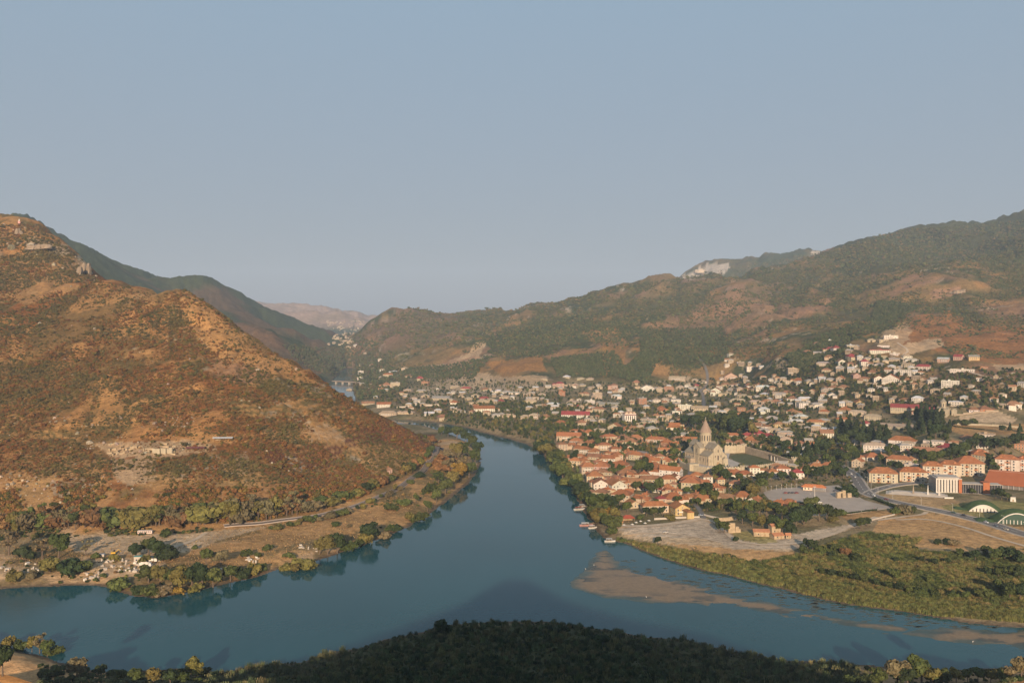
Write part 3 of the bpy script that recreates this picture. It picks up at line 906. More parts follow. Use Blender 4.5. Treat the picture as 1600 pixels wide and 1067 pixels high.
def road(s, width, kind='asphalt', step=6.0):
    line = catmull(path_of(s), step)
    ROADS.append(([(p.x, p.y) for p in line], width))
    if kind == 'asphalt':
        ribbon('road', line, width, M['asphalt'], .32)
        for sg in (-1, 1):
            ribbon('pavement', line, 2.2, M['kerb'], .32, sg * (width / 2 + 1.1), n=1, thick=.14)
        mk = MB()
        for i in range(0, len(line) - 1, 2):
            a, b_ = line[i], line[i + 1]
            d = (b_ - a).normalized(); nx, ny = d.y * .14, -d.x * .14
            za, zb = [max(height(p.x + d.y * w_, p.y - d.x * w_) for w_ in (-width / 2, 0, width / 2)) + .36 for p in (a, b_)]
            mk.face([(a.x - nx, a.y - ny, za), (a.x + nx, a.y + ny, za), (b_.x + nx, b_.y + ny, zb), (b_.x - nx, b_.y - ny, zb)])
        mk.build('lane_marking', M['paint'], None, 'structure')
    else:
        ribbon('dirt_track' if kind == 'dirt' else 'lane', line, width, M['dirt'] if kind == 'dirt' else M['asphalt'], .28)
    return line
MAIN_ROAD = road('1300,722 1318,732 1335,745 1345,760 1355,771 1385,781 1420,789 1460,797 1500,806 1540,816 1580,829 1640,846', 11)
road('1355,772 1368,766 1400,758 1440,754', 7)
road('1096,770 1086,762 1078,745 1080,728', 4.5, 'lane')
road('1100,810 1092,795 1082,783 1074,770 1068,755', 4.5, 'lane')
road('1100,640 1099,622 1094,612 1104,602 1105,585 1100,570 1092,560', 6, 'lane')
road('955,826 1000,822 1050,818 1096,810', 7, 'dirt', 4)
road('1096,812 1115,815 1130,828 1150,844 1180,850 1220,851 1260,846 1300,835 1330,822 1370,808', 4, 'dirt', 4)
road('975,836 1030,833 1080,838 1130,848', 2.5, 'dirt', 4)
road('1370,813 1410,808 1440,804 1448,800', 4, 'dirt', 4)
road('1400,812 1450,812 1500,822 1550,838 1640,864', 4, 'dirt', 4)
road('1370,598 1395,590 1420,575 1410,560 1418,548 1402,535', 4, 'dirt', 5)
road('1480,578 1530,586 1560,592 1585,582', 5, 'dirt', 5)
road('240,862 270,855 300,845 322,832', 4, 'dirt', 4)
# railway at the foot of the left hill
rl = catmull(path_of('350,822 420,816 480,808 520,800 560,789 600,773 630,758 652,742 668,726 680,711 690,700'), 6)
ROADS.append(([(p.x, p.y) for p in rl], 8))
ribbon('track_bed', rl, 6.2, M['ballast'], .4)
rail_t = thing('railway_track', 'grey railway line curving along the foot of the brown hill', 'railway', (0, 0, 0))
for o_ in (-2.9, -1.4, 1.4, 2.9):
    ribbon('rail', rl, .28, M['rail'], .55, o_, n=1, thick=.15, kind=None, parent=rail_t)
# paved square
sq = MB()
sqp = [on_level(a, b_, 9.0) for a, b_ in ((1192, 769), (1215, 763), (1256, 761), (1310, 758), (1338, 774), (1352, 782), (1396, 793), (1330, 803), (1262, 806), (1225, 790), (1202, 781))]
sq.prism(sqp, 8.2, 9.22)
sq.build('paved_square', M['paving'], None, 'structure')

# ------------------------------------------------------------------ houses
LANDMARKS = [
    (1110, 705, 'the stone cathedral'), (984, 657, 'the white hotel with dark windows'), (898, 652, 'the long crimson-roofed white building'),
    (768, 645, 'the L-shaped orange-roofed building'), (604, 637, 'the white block beside the brown hill'), (622, 604, 'the grey stepped block by the valley'),
    (545, 598, 'the river bridge'), (560, 590, 'the white terraced villa'), (700, 618, 'the bare mound in the valley'), (755, 607, 'the sandy terrace'),
    (835, 588, 'the brown slope above the town'), (876, 600, 'the maroon-roofed tower house'), (932, 618, 'the arched cream block'), (1000, 622, 'the tall brick house with grey top'),
    (1045, 612, 'the unfinished brick block'), (1100, 630, 'the winding town road'), (1070, 640, 'the white stepped villa'), (1157, 645, 'the orange brick house'),
    (1140, 550, 'the lone white hilltop house'), (1175, 575, 'the white house in the upper woods'), (1140, 588, 'the red-gabled terrace'), (1190, 608, 'the silver-roofed villa'),
    (1240, 585, 'the cream flats block'), (1310, 545, 'the white cube under the bushes'), (1375, 550, 'the terraced white building site'), (1350, 565, 'the red-gabled white house'),
    (1412, 585, 'the grey-roofed white hall'), (1480, 568, 'the hillside cottages'), (1500, 603, 'the white shell with open windows'), (1475, 640, 'the domed church'),
    (1420, 640, 'the long maroon-roofed building'), (1400, 665, 'the sloping grey warehouse'), (1410, 692, 'the white school'), (1365, 702, 'the white arcaded villa'),
    (1460, 708, 'the dark-roofed farmhouse'), (1385, 745, 'the orange-roofed flats'), (1550, 700, 'the trees behind the flats'), (1205, 682, 'the crimson-roofed villa'),
    (1280, 655, 'the silver-roofed cluster'), (1240, 690, 'the cypress grove'), (1255, 735, 'the garden above the square'), (1160, 738, 'the yard wall of the cathedral'),
    (1190, 785, 'the slate-roofed shed'), (1120, 775, 'the lane to the riverside'), (1060, 800, 'the yellow gabled villa'), (1025, 795, 'the loggia house'),
    (975, 768, 'the balconied guesthouse'), (945, 762, 'the twin white gables'), (1045, 700, 'the arcade building'), (1000, 700, 'the grey slate hall'),
    (895, 705, 'the riverside trees'), (935, 690, 'the plane trees of the old town'), (985, 730, 'the cedar of the old town'), (1040, 720, 'the yard behind the arcade'),
    (870, 655, 'the poplar belt'), (925, 668, 'the lower orange roofs'), (1250, 640, 'the white gabled pair'), (1310, 630, 'the red-roofed hill lane'),
]
ROOF_C = {'o': ((.28, .115, .052), 'orange'), 'd': ((.24, .125, .07), 'rusty brown'), 'r': ((.24, .05, .05), 'dark red'), 't': ((.34, .265, .19), 'tan'),
          'g': ((.29, .265, .24), 'grey'), 's': ((.42, .43, .44), 'silver'), 'w': ((.5, .46, .4), 'flat white'), 'x': ((.34, .29, .24), 'flat grey')}
WALL_C = {'c': ((.50, .40, .28), 'cream'), 'w': ((.68, .62, .54), 'white'), 'p': ((.50, .33, .26), 'pink'), 'k': ((.40, .20, .11), 'brick'),
          'y': ((.55, .40, .20), 'yellow'), 'e': ((.36, .30, .23), 'stone')}
SHAPE_W = {'h': 'hipped', 'a': 'gabled', 'f': 'front-gabled', 'x': ''}
STOREY_W = {1: 'one-storey', 2: 'two-storey', 3: 'three-storey', 4: 'four-storey'}
ORD = ['', 'second', 'third', 'fourth', 'fifth', 'sixth', 'seventh', 'eighth', 'ninth', 'tenth', 'eleventh', 'twelfth', 'thirteenth', 'fourteenth', 'fifteenth', 'sixteenth', 'seventeenth', 'eighteenth']
FOOT = []            # (x, y, radius) of every building, keeps trees out
HOUSES = []

def win_grid(mb_, W, Dp, st, z0, sides=('f', 'l', 'r', 'b'), gap=3.1, ww=1.15, wh=1.55, sh=3.0, skip=0.12, sill=0.95, fr=0, pa=1):
    """rows of framed panes standing a few centimetres proud of the walls"""
    for s_ in sides:
        ln = W if s_ in 'fb' else Dp
        n = max(1, int((ln - 1.2) / gap))
        for k in range(n):
            for q in range(st):
                if random.random() < skip:
                    continue
                u = (k + .5) / n * (ln - 1.0) - (ln - 1.0) / 2; z = z0 + q * sh + sill
                for (w_, h_, dp, dz, mi) in ((ww + .34, wh + .34, .06, -.17, fr), (ww, wh, .10, 0, pa)):
                    if s_ == 'f': mb_.box(u, -Dp / 2 - dp / 2 + .02, z + dz, w_, dp, h_, mi)
                    elif s_ == 'b': mb_.box(u, Dp / 2 + dp / 2 - .02, z + dz, w_, dp, h_, mi)
                    elif s_ == 'l': mb_.box(-W / 2 - dp / 2 + .02, u, z + dz, dp, w_, h_, mi)
                    else: mb_.box(W / 2 + dp / 2 - .02, u, z + dz, dp, w_, h_, mi)

def jit(c, k=.12):
    f = 1 + random.uniform(-k, k)
    return tuple(max(0, v * f * (1 + random.uniform(-.05, .05))) for v in c)

def house(px, py, wpx, code, rot=None, ratio=None):
    rc, shp, st, wc = code[0], code[1], int(code[2]), code[3]
    gx, gy, gz = ground(px, py)
    s = gy / FOC
    if rot is None:
        rot = random.choice((-.42, -.3, .28, .15, -.15, .4)) + random.uniform(-.08, .08)
        if wpx * s > 26: rot *= .4
    k = ratio or (random.uniform(.62, .85) if wpx * s < 22 else random.uniform(.38, .5))
    if shp == 'f': k = ratio or random.uniform(.95, 1.25)
    W = max(6.0, wpx * s / (math.cos(rot) + .75 * k * abs(math.sin(rot))))
    Dp = min(max(5.5, W * k), 17)
    az = math.atan2(gx, gy)
    cx, cy = gx + math.sin(az) * Dp * .5, gy + math.cos(az) * Dp * .5
    for (ox, oy, orr) in FOOT:      # slide gently off a neighbour that is already there
        dx, dy = cx - ox, cy - oy; dd_ = math.hypot(dx, dy); need = .5 * (orr + .5 * min(W, Dp))
        if dd_ < need and dd_ > 0.01:
            cx += dx / dd_ * (need - dd_) * .8; cy += dy / dd_ * (need - dd_) * .8
    gz = min(gz, height(cx, cy)) if abs(height(cx, cy) - gz) < 6 else gz
    sh = random.uniform(2.8, 3.15)
    hgt = st * sh + .5
    nm = 'cottage' if (st == 1 and shp != 'x') else ('flat_roofed_house' if shp == 'x' else 'house')
    t = thing(nm, '', 'house', (cx, cy, gz), -az + rot, 'houses of the town')
    wb = MB(); wb.box(0, 0, -3.0, W, Dp, hgt + 3.0)
    rb = MB(); ov = random.uniform(.35, .7)
    rise = .30 * min(W, Dp) * random.uniform(.85, 1.2)
    if rc in 'gst': rise *= .8
    if shp == 'h':
        rb.hip(0, 0, hgt - .02, W + 2 * ov, Dp + 2 * ov, rise)
    elif shp == 'a':
        wb.gable(0, 0, hgt, W - .02, Dp - .02, rise * .97, 0, 'x'); rb.slabgable(0, 0, hgt - .12, W + 2 * ov, Dp + 2 * ov, rise * (Dp + 2 * ov) / Dp, 0, 'x')
    elif shp == 'f':
        rise = .28 * W
        wb.gable(0, 0, hgt, W - .02, Dp - .02, rise * .97, 0, 'y'); rb.slabgable(0, 0, hgt - .12, W + 2 * ov, Dp + 2 * ov, rise * (W + 2 * ov) / W, 0, 'y')
    else:
        rb.box(0, 0, hgt, W + .3, Dp + .3, .35)
        for a_, b_, c_, d_ in ((0, -Dp / 2, W + .3, .3), (0, Dp / 2, W + .3, .3), (-W / 2, 0, .3, Dp - .3), (W / 2, 0, .3, Dp - .3)):
            rb.box(a_, b_, hgt + .35, c_, d_, .5)
        if random.random() < .6: rb.box(W * random.uniform(-.25, .25), Dp * .1, hgt + .35, 3.2, 3, 2.4)
    # a lower wing on one side
    if random.random() < (.65 if rc in 'od' else .4) and shp != 'x' and W < 24:
        sg = random.choice((-1, 1)); w2 = W * random.uniform(.4, .6); d2 = Dp * random.uniform(.55, .8); h2 = max(2.7, hgt - random.choice((sh, 1.2)))
        x2 = sg * (W / 2 + w2 / 2 - .05); y2 = random.uniform(-.2, .2) * Dp
        if random.random() < .4:
            x2 = sg * W * .22; y2 = -(Dp / 2 + d2 / 2 - .05)
        wb.box(x2, y2, -3.0, w2, d2, h2 + 3.0)
        rb.hip(x2, y2, h2 - .02, w2 + .8, d2 + .8, .27 * min(w2, d2))
    wall_c = jit(WALL_C[wc][0]); roof_c = jit(ROOF_C[rc][0], .16)
    wb.build('wall', M['wall'], t, color=tuple(v * .76 for v in wall_c))
    ro = rb.build('roof', M['roof'], t, color=roof_c)
    vb = MB(); win_grid(vb, W, Dp, st, .2, sides=('f', 'l', 'r'), sh=sh, skip=.1 if st > 1 else .2)
    if shp == 'f' and W > 8: 
        vb.box(0, -Dp / 2 - .05, hgt + .25, 1.2, .1, 1.2, 0); vb.box(0, -Dp / 2 - .08, hgt + .4, .9, .12, .9, 1)
    if vb.v: vb.build('window', [M['white'], M['glass']], t, 'stuff')
    if shp != 'x' and random.random() < .55:
        cb_ = MB(); cx_ = W * random.uniform(-.3, .3); cb_.box(cx_, Dp * .12, hgt + rise * .35, .75, .75, rise * .65 + 1.3); cb_.box(cx_, Dp * .12, hgt + rise + 1.3, .95, .95, .2)
        cb_.build('chimney', M['brick'], ro)
    if st >= 2 and random.random() < .45 and wpx > 9:
        bb = MB(); bw = W * .5; bx_ = random.uniform(-.2, .2) * W; zz = sh + .1
        bb.box(bx_, -Dp / 2 - .75, zz, bw, 1.5, .18)
        bb.box(bx_, -Dp / 2 - 1.46, zz + .18, bw, .07, .95)
        for q in range(3): bb.box(bx_ + (q - 1) * bw * .47, -Dp / 2 - 1.4, -.3, .2, .2, zz + .3)
        bb.build('balcony', M['white'] if wc != 'k' else M['wood'], t)
    FOOT.append((cx, cy, .5 * max(W, Dp) + .5))
    HOUSES.append((t, code, px, py, wpx))
    return t

def houses(ox, oy, sc, s):
    for w in s.split(';'):
        a = w.split()
        if len(a) == 4:
            house(ox + float(a[0]) * sc, oy + float(a[1]) * sc, float(a[2]) * sc * (1.2 if oy >= 620 and sc < .18 else 1.08), a[3])

# big landmarks register their footprints first
def reserve(px, py, r):
    x, y, z = ground(px, py)
    FOOT.append((x, y, r))
for a in ((1105, 722, 26), (1120, 715, 26), (1093, 712, 20), (985, 656, 13), (1478, 645, 14), (1560, 760, 20)):
    reserve(*a)

houses(540, 520, .1625, "100 130 50 gh2w;225 145 40 th1c;195 208 45 wx2c;330 270 40 th2w;265 348 36 th1w;145 400 50 wx3w;140 452 52 wx2w;350 375 50 th2w;410 422 95 oh2c;470 385 60 sh1w;570 362 60 th2c;600 427 70 dh1c;480 528 88 gx4c;395 524 75 dh2p;715 462 70 rh2c;770 505 72 dx3k;250 514 60 th1c;240 548 50 th1c;540 600 60 dh2y;600 562 80 th1c;655 645 60 th1w;730 572 95 gh1c;770 622 80 th1c;920 645 165 ga1c;1045 528 90 th1c;1160 548 100 rh1c;1340 558 80 dh1c;1470 574 75 sh1w;1560 588 80 gh1w;1050 688 80 oh1w;1180 645 70 th1c;1250 622 90 th1c;1330 645 95 rh1p;1400 660 75 th1c;1220 692 75 tx1c;1320 674 115 th1c;1490 674 70 rh1c;1540 634 110 th1c;1330 762 190 oa2w;1080 765 85 th1c;370 718 128 oa2w;215 694 115 da1c;410 805 160 th2c;820 792 125 sa1w;600 782 120 th1c;930 825 95 dh1c;40 560 60 th1c")
houses(780, 540, .1625, "440 335 55 th1c;650 314 72 sh1c;580 402 78 rh3p;730 404 78 th2c;660 395 70 tx1c;795 392 70 gh1c;890 418 85 th1c;970 418 65 th1c;880 334 72 th1c;780 329 80 th1c;1100 420 68 dh3p;1440 434 92 gf2w;1345 414 90 tx1c;1530 444 72 th2c;1320 368 72 dh1c;605 482 62 ox3k;295 482 80 th1p;150 468 95 gh1w;60 462 75 gh1w;410 490 80 th1c;830 478 85 dh1c;940 512 92 tx4c;1130 510 92 sh2w;1370 566 85 gx4k;300 558 105 th2c;520 580 115 sh1c;395 594 115 th1c;720 562 135 th1c;870 560 90 wx2w;960 645 122 dh2c;1060 582 190 ga1e;755 607 62 rh1c;735 704 258 ra2w;340 705 95 th2c;450 702 85 dh1c;250 702 85 th1c;90 692 125 th1c;590 768 122 oh1c;790 764 105 dh1c;1440 748 150 gx2c;1510 694 72 dh1c;1560 620 75 oh1c;1390 770 90 th1c")
houses(860, 640, .1625, "265 228 128 oh1w;370 248 105 oh1c;480 219 120 th1c;620 205 112 of2c;725 210 90 oh1c;790 204 100 dh1c;865 194 85 th1w;975 225 105 gh2c;930 170 80 dh1w;1180 196 105 oh1w;1240 166 75 dh1c;1340 148 85 dh1w;180 296 200 oa2c;250 346 110 oh2e;560 305 132 oh2c;700 304 122 dh1c;820 294 112 oh1c;770 335 112 dh1c;110 400 92 dh3c;390 345 132 oh1c;310 425 142 oh2c;520 390 112 oh2c;620 404 95 oh1c;700 404 95 oh1c;750 388 62 of1w;1020 330 172 oh2c;1120 345 120 oh1c;1230 306 112 dh1c;1330 310 142 oa1c;1280 264 105 gh1w;1380 240 95 dh1w;450 485 152 da1c;560 496 122 oa1w;640 485 95 oh2c;770 474 122 dh1c;830 485 122 oh2c;940 505 132 oh1e;1010 520 100 oa1c;240 545 105 oh2c;360 605 132 oh2c;500 605 132 oh2p;450 548 112 dh1c;680 564 132 oh1c;720 644 142 dh1c;770 604 112 oh1c;970 616 122 oh1c;1000 564 102 oh1c;1160 645 182 oa2w;1210 690 105 of1w;800 725 172 da1c;950 705 152 da1c;480 776 132 of2w;630 786 162 of2w;425 694 142 oh2c;490 832 132 dh1c;980 790 192 ra1w;1130 726 132 oh2c;1120 795 132 oh1c;690 886 172 oh2c;790 948 122 of1c;1000 992 222 oh2c;1240 1018 152 of2y;1180 884 172 oh1c;1060 894 92 rh1c;1350 768 152 oh2c;1320 704 132 oh1c;1410 660 100 oh1c;1460 890 152 oh1c;1330 876 122 oh1c;560 552 90 oh1c;880 560 90 oh1c;1090 620 90 dh1c;330 520 80 oh1c;900 650 90 oh1c;640 690 110 dh1c")
houses(1040, 620, .1625, "635 394 142 oh1c;790 400 112 rh1c;885 380 112 rh1w;985 406 122 rh1w;860 322 112 da2w;968 328 85 dh2w;1090 306 85 dh2y;600 460 82 dh1c;700 470 85 dh1w;810 446 122 oh1c;880 470 92 dh1c;1150 386 132 gh2p;1150 460 112 th2c;1290 475 92 dh1c;1410 480 92 oh1c;1400 390 92 th1c;1545 394 112 da2w;1220 530 112 oh1c;1350 525 85 gh1w;1190 214 82 th1c;1295 210 115 sh1c;1250 256 132 sh1c;1440 266 152 oh1c;1520 244 92 gh1c;570 750 172 oh1c;665 758 122 oh1c;760 780 132 oh1w;850 762 92 oh3w;960 748 112 dh1c;1030 780 92 oh2w;1125 770 122 oh3w;1262 788 112 rh2w;1340 722 92 oh1c;1450 722 122 oh2c;1560 700 132 oh1c;395 828 92 dh2w;480 900 112 oh1w;240 860 152 oh2c;335 996 172 oh1c;680 870 122 dh1c;560 1000 202 dh1c;740 1000 152 oh1c;860 1075 125 of2w;1100 1072 152 oh1c;1190 1040 80 oh1c")
houses(1000, 500, .1625, "870 350 62 th2w;960 418 72 tx1w;1070 485 92 tx3w;870 570 132 df2p;800 574 82 th1w;1010 564 62 gh1c;825 638 82 dh1c;910 638 82 dh1w;1050 644 82 dh1w;1150 640 62 dh1c;1185 676 132 sh2w;1480 530 92 tx4c;1410 614 72 th1w;1520 594 72 oh1c;360 584 152 ta2c;530 594 72 th1c;605 609 68 th1w;275 684 88 dx3k;180 690 82 th2y;75 684 112 gf2w;390 664 82 th1c;475 634 72 th1w;540 644 62 rh1c;500 674 112 gh1c;645 704 68 gf2c;730 716 92 of3w;850 724 92 th1c;960 679 82 th1c;980 744 112 th1c;1200 734 82 sh1c;1330 729 112 th1c;1420 719 82 dh1c;1460 790 82 dh2w;1390 784 62 sh1c;1560 856 92 gx3w;430 724 92 th1c;280 739 72 th1c;155 795 78 th2w;245 790 88 th2w;520 729 72 th1w;530 790 112 tx1c;340 795 92 gx2w;430 872 122 wx3w;345 920 72 wx2w;575 885 152 ta2c;740 895 112 th1c;515 950 122 gh2c;215 885 102 oh1c;485 1004 92 oh1c;330 1044 102 oa1c;970 900 78 dx3k;1065 910 102 dh1c;1190 895 102 sh2w;1150 850 122 th1c;940 795 152 th1c;1110 804 112 th1c;1220 804 92 dh1c;1310 804 82 dh1c;1160 989 92 dh1c;1270 964 112 gh1e;1440 955 82 gh1w;1480 905 92 dh1c;1540 945 102 gh1w;60 1004 112 gh1w;130 994 82 tx1c")
houses(1200, 480, .1625, "470 364 72 dh1c;600 334 92 sx1w;790 399 78 sx2c;990 334 72 th1c;1180 304 122 wx2w;1110 334 82 tx1c;1110 389 102 wx1w;1070 445 182 rx2w;1060 489 152 tx1c;380 444 82 dh1k;655 425 92 rh2w;590 418 72 rh1c;500 454 112 ga1c;590 494 82 dh1c;800 505 92 rh2c;530 569 122 gh2c;700 554 82 df2w;690 594 62 gf1w;790 564 72 dh1c;925 576 82 rh3w;860 579 52 df1w;1050 529 92 gh1c;1080 569 102 gh1w;1220 464 82 wx1w;1330 489 92 th1w;1210 519 132 gh1c;1380 524 112 gh1w;1360 584 82 th2c;1490 606 122 rh2w;240 652 92 tx4c;180 740 78 tx2c;400 729 92 gh1c;290 714 82 oh1c;515 679 82 dh1w;560 624 82 dh1c;600 714 92 gh1c;700 719 78 of2c;840 689 82 df2p;930 719 88 dh2c;1005 644 92 dh1c;1300 656 152 gx3w;1190 584 62 sh1w;1060 720 88 of2w;1180 725 152 of2w;1340 724 82 dh1w;1110 779 112 tx1w;990 754 82 tx1c;550 829 82 gf2e;630 794 92 dh1w;730 789 92 dh1c;615 864 82 gf1w;860 844 92 tx1c;870 940 98 of1y;180 839 82 dh1c;80 849 122 th1c;230 909 82 dh2w;355 894 122 sh1c;60 924 112 th1c;330 976 112 gx3w;480 966 122 gh2w;740 1009 112 oh1c;540 1024 92 oh1c;860 1044 152 th2c;240 1024 102 oh1c;1320 914 102 dh1w;1440 914 102 sh2w;1330 1006 262 ra2c;1430 1050 82 dx2p;1540 1046 112 ra3c")
houses(1400, 480, .125, "595 694 132 sa2p;785 664 112 ra2p;970 664 122 ga2y;1080 774 112 dx1k;1060 922 92 wx1w;1250 892 48 tx1c;680 1004 192 wx3w;345 775 152 rh2w;830 808 262 wx1w")
houses(1300, 600, .1875, "1180 234 92 dh1w;1270 229 112 dh1k;1510 206 112 dh2w;1040 186 112 sx2w;340 304 122 th2c;80 314 122 oh1c;280 344 62 rh1w;535 376 252 ta1e;590 516 202 oh2w;360 556 192 th2w;90 524 92 gh1e;335 634 132 oh1w;430 634 92 dh1c;220 694 92 of2c;560 676 182 oh2c;640 604 102 dh1c;665 704 102 wx1w;850 522 152 gx2w;800 598 212 da1c;980 548 152 rh1w;1240 662 122 oh3c;1365 634 72 tx1c;1140 469 132 dh1c;1280 444 132 tx1w;1580 566 122 dh3k;90 579 92 oh1c;30 744 102 oh1c;1360 700 80 tx1c")

# close-set roofs of the old town: fill the gaps that are left
for k in range(900):
    if len(HOUSES) > 452: break
    px, py = random.uniform(885, 1130), random.uniform(690, 795)
    if not inside([(885, 690), (1060, 690), (1068, 735), (1130, 745), (1130, 772), (1075, 792), (950, 785), (915, 755), (892, 725)], np.array([px]), np.array([py]))[0]: continue
    x, y, z = ground(px, py); w_ = random.uniform(11, 16)
    if any((x - a) ** 2 + (y + 4 - b_) ** 2 < (r_ * .78 + 4.2) ** 2 for a, b_, r_ in FOOT): continue
    if any(polydist(l_, np.array([x]), np.array([y + 4]), False)[0] < wd + 4 for l_, wd in ROADS): continue
    house(px, py, w_, random.choice(('oh1c', 'oh1c', 'oa1c', 'dh1c', 'oh2c', 'oa1w')))
# still more houses in the far quarters: past the three hundred that show largest, one object
def far_houses():
    fh = MB(); mats = [M['farwall0'], M['farwall1'], M['farwall2'], M['farroof0'], M['farroof1'], M['farroof2'], M['farroof3'], M['glass']]
    Q = [([(600, 612), (700, 604), (860, 605), (1000, 604), (1100, 606), (1100, 660), (1000, 668), (860, 655), (740, 655), (640, 640)], 95), ([(1100, 600), (1240, 585), (1300, 560), (1340, 545), (1400, 560), (1480, 590), (1440, 625), (1330, 640), (1300, 680), (1200, 690), (1120, 660)], 115),
         ([(1120, 545), (1200, 575), (1220, 600), (1120, 600)], 14), ([(560, 555), (600, 575), (625, 605), (600, 640), (560, 610)], 9), ([(1440, 600), (1740, 600), (1740, 640), (1500, 645)], 24), ([(1330, 690), (1450, 690), (1560, 690), (1740, 690), (1740, 730), (1560, 715), (1340, 730)], 30), ([(1130, 690), (1290, 690), (1310, 740), (1190, 735)], 10)]
    taken = [(a, b_, r_) for a, b_, r_ in FOOT]
    for pl, n in Q:
        done = 0
        for k in range(n * 12):
            if done >= n: break
            px, py = random.uniform(min(q[0] for q in pl), max(q[0] for q in pl)), random.uniform(min(q[1] for q in pl), max(q[1] for q in pl))
            if not inside(pl, np.array([px]), np.array([py]))[0]: continue
            x, y, z = ground(px, py)
            if z < .8 or any(inside(fp_, np.array([x]), np.array([y]))[0] for _z, fp_ in FLATS): continue
            if any((x - a) ** 2 + (y - b_) ** 2 < (r_ * .85 + 5.5) ** 2 for a, b_, r_ in taken): continue
            if any(polydist(l_, np.array([x]), np.array([y]), False)[0] < wd / 2 + 5 for l_, wd in ROADS): continue
            W, Dp = random.uniform(8, 14), random.uniform(6.5, 9); h = random.choice((3.2, 3.4, 5.8, 6.2)); rz = -math.atan2(x, y) + random.choice((-.35, .3, .1, -.1, 1.3)) + random.uniform(-.1, .1)
            sb = MB(); sb.box(0, 0, -2.5, W, Dp, h + 2.5, random.randrange(3)); rm = 3 + random.choice((0, 0, 1, 1, 2, 3))
            if random.random() < .65: sb.hip(0, 0, h - .02, W + 1, Dp + 1, .26 * Dp, rm)
            else: sb.gable(0, 0, h, W - .02, Dp - .02, .3 * Dp, 0); sb.slabgable(0, 0, h - .1, W + 1, Dp + 1, .3 * (Dp + 1), rm)
            for q in range(int(W / 3)):
                for s2 in range(1 if h < 4 else 2): sb.box(-W / 2 + 1.7 + q * 3, -Dp / 2 - .03, .9 + s2 * 2.8, 1.1, .12, 1.5, 7)
            ca, sa = math.cos(rz), math.sin(rz); i0 = len(fh.v)
            fh.v += [(x + vx * ca - vy * sa, y + vx * sa + vy * ca, z + vz) for vx, vy, vz in sb.v]; fh.f += [tuple(i0 + q for q in f) for f in sb.f]; fh.m += sb.m
            taken.append((x, y, max(W, Dp) * .5)); FOOT.append((x, y, max(W, Dp) * .5)); done += 1
    o = fh.build('small_town_houses', mats, None, 'stuff'); o['label'] = 'many small pale houses scattered through the far quarters of the town'
M['farwall0'] = flat_mat('cream_wall', (.37, .295, .21), var=.25); M['farwall1'] = flat_mat('white_wall', (.46, .415, .36), var=.2); M['farwall2'] = flat_mat('stone_wall', (.28, .22, .16), var=.25)
M['farroof0'] = flat_mat('tan_roof', (.31, .24, .17), var=.3, scale=.2, world_space=True); M['farroof1'] = flat_mat('grey_roof', (.30, .275, .25), var=.3, scale=.2, world_space=True); M['farroof2'] = flat_mat('rust_tile_roof', (.28, .14, .075), var=.3, scale=.2, world_space=True); M['farroof3'] = flat_mat('silver_roof', (.38, .38, .39), var=.2, scale=.2, world_space=True)
far_houses()
# labels: looks, then the landmark it stands by, then how far out it stands
by_key = {}
for (t, code, px, py, w) in HOUSES:
    lm = min(LANDMARKS, key=lambda q: math.hypot(q[0] - px, (q[1] - py) * 1.6))
    by_key.setdefault((code, lm[2]), []).append((math.hypot(lm[0] - px, (lm[1] - py) * 1.6), t, py > lm[1]))
for (code, lm), lst in by_key.items():
    lst.sort(key=lambda q: q[0])
    for i, (d_, t, below) in enumerate(lst):
        shp = SHAPE_W[code[1]]
        roofw = ROOF_C[code[0]][1]
        if code[1] == 'x':
            base = f"flat-roofed {STOREY_W[int(code[2])]} {WALL_C[code[3]][1]} house"
        else:
            base = f"{STOREY_W[int(code[2])]} {WALL_C[code[3]][1]} house, {shp} {roofw} roof"
        wh = 'beside' if i == 0 else f"{ORD[i]} out from"
        t['label'] = f"{base}, {wh} {lm}"
        if len(t['label'].replace('-', ' ').split()) > 15: t['label'] = t['label'].replace('the ', '').replace(' house,', ',')

# ------------------------------------------------------------------ landmark buildings
def window_part(parent, x, y, z, w, h, face='f', frame=M['white'], pane=M['glass'], name='window', fw=.18, dp=.12):
    """a framed window as a part with its pane as a sub-part; face f/b look along -y/+y, l/r along -x/+x"""
    a = MB(); p = MB()
    if face in 'fb':
        sg = -1 if face == 'f' else 1
        a.box(x, y + sg * dp / 2, z - fw, w + 2 * fw, dp, h + 2 * fw); p.box(x, y + sg * (dp / 2 + .03), z, w, dp, h)
    else:
        sg = -1 if face == 'l' else 1
        a.box(x + sg * dp / 2, y, z - fw, dp, w + 2 * fw, h + 2 * fw); p.box(x + sg * (dp / 2 + .03), y, z, dp, w, h)
    o = a.build(name, frame, parent)
    p.build('pane', pane, o)
    return o

def place(px, py, zlevel=None):
    if zlevel is None:
        return ground(px, py)
    x, y = on_level(px, py, zlevel); return x, y, zlevel

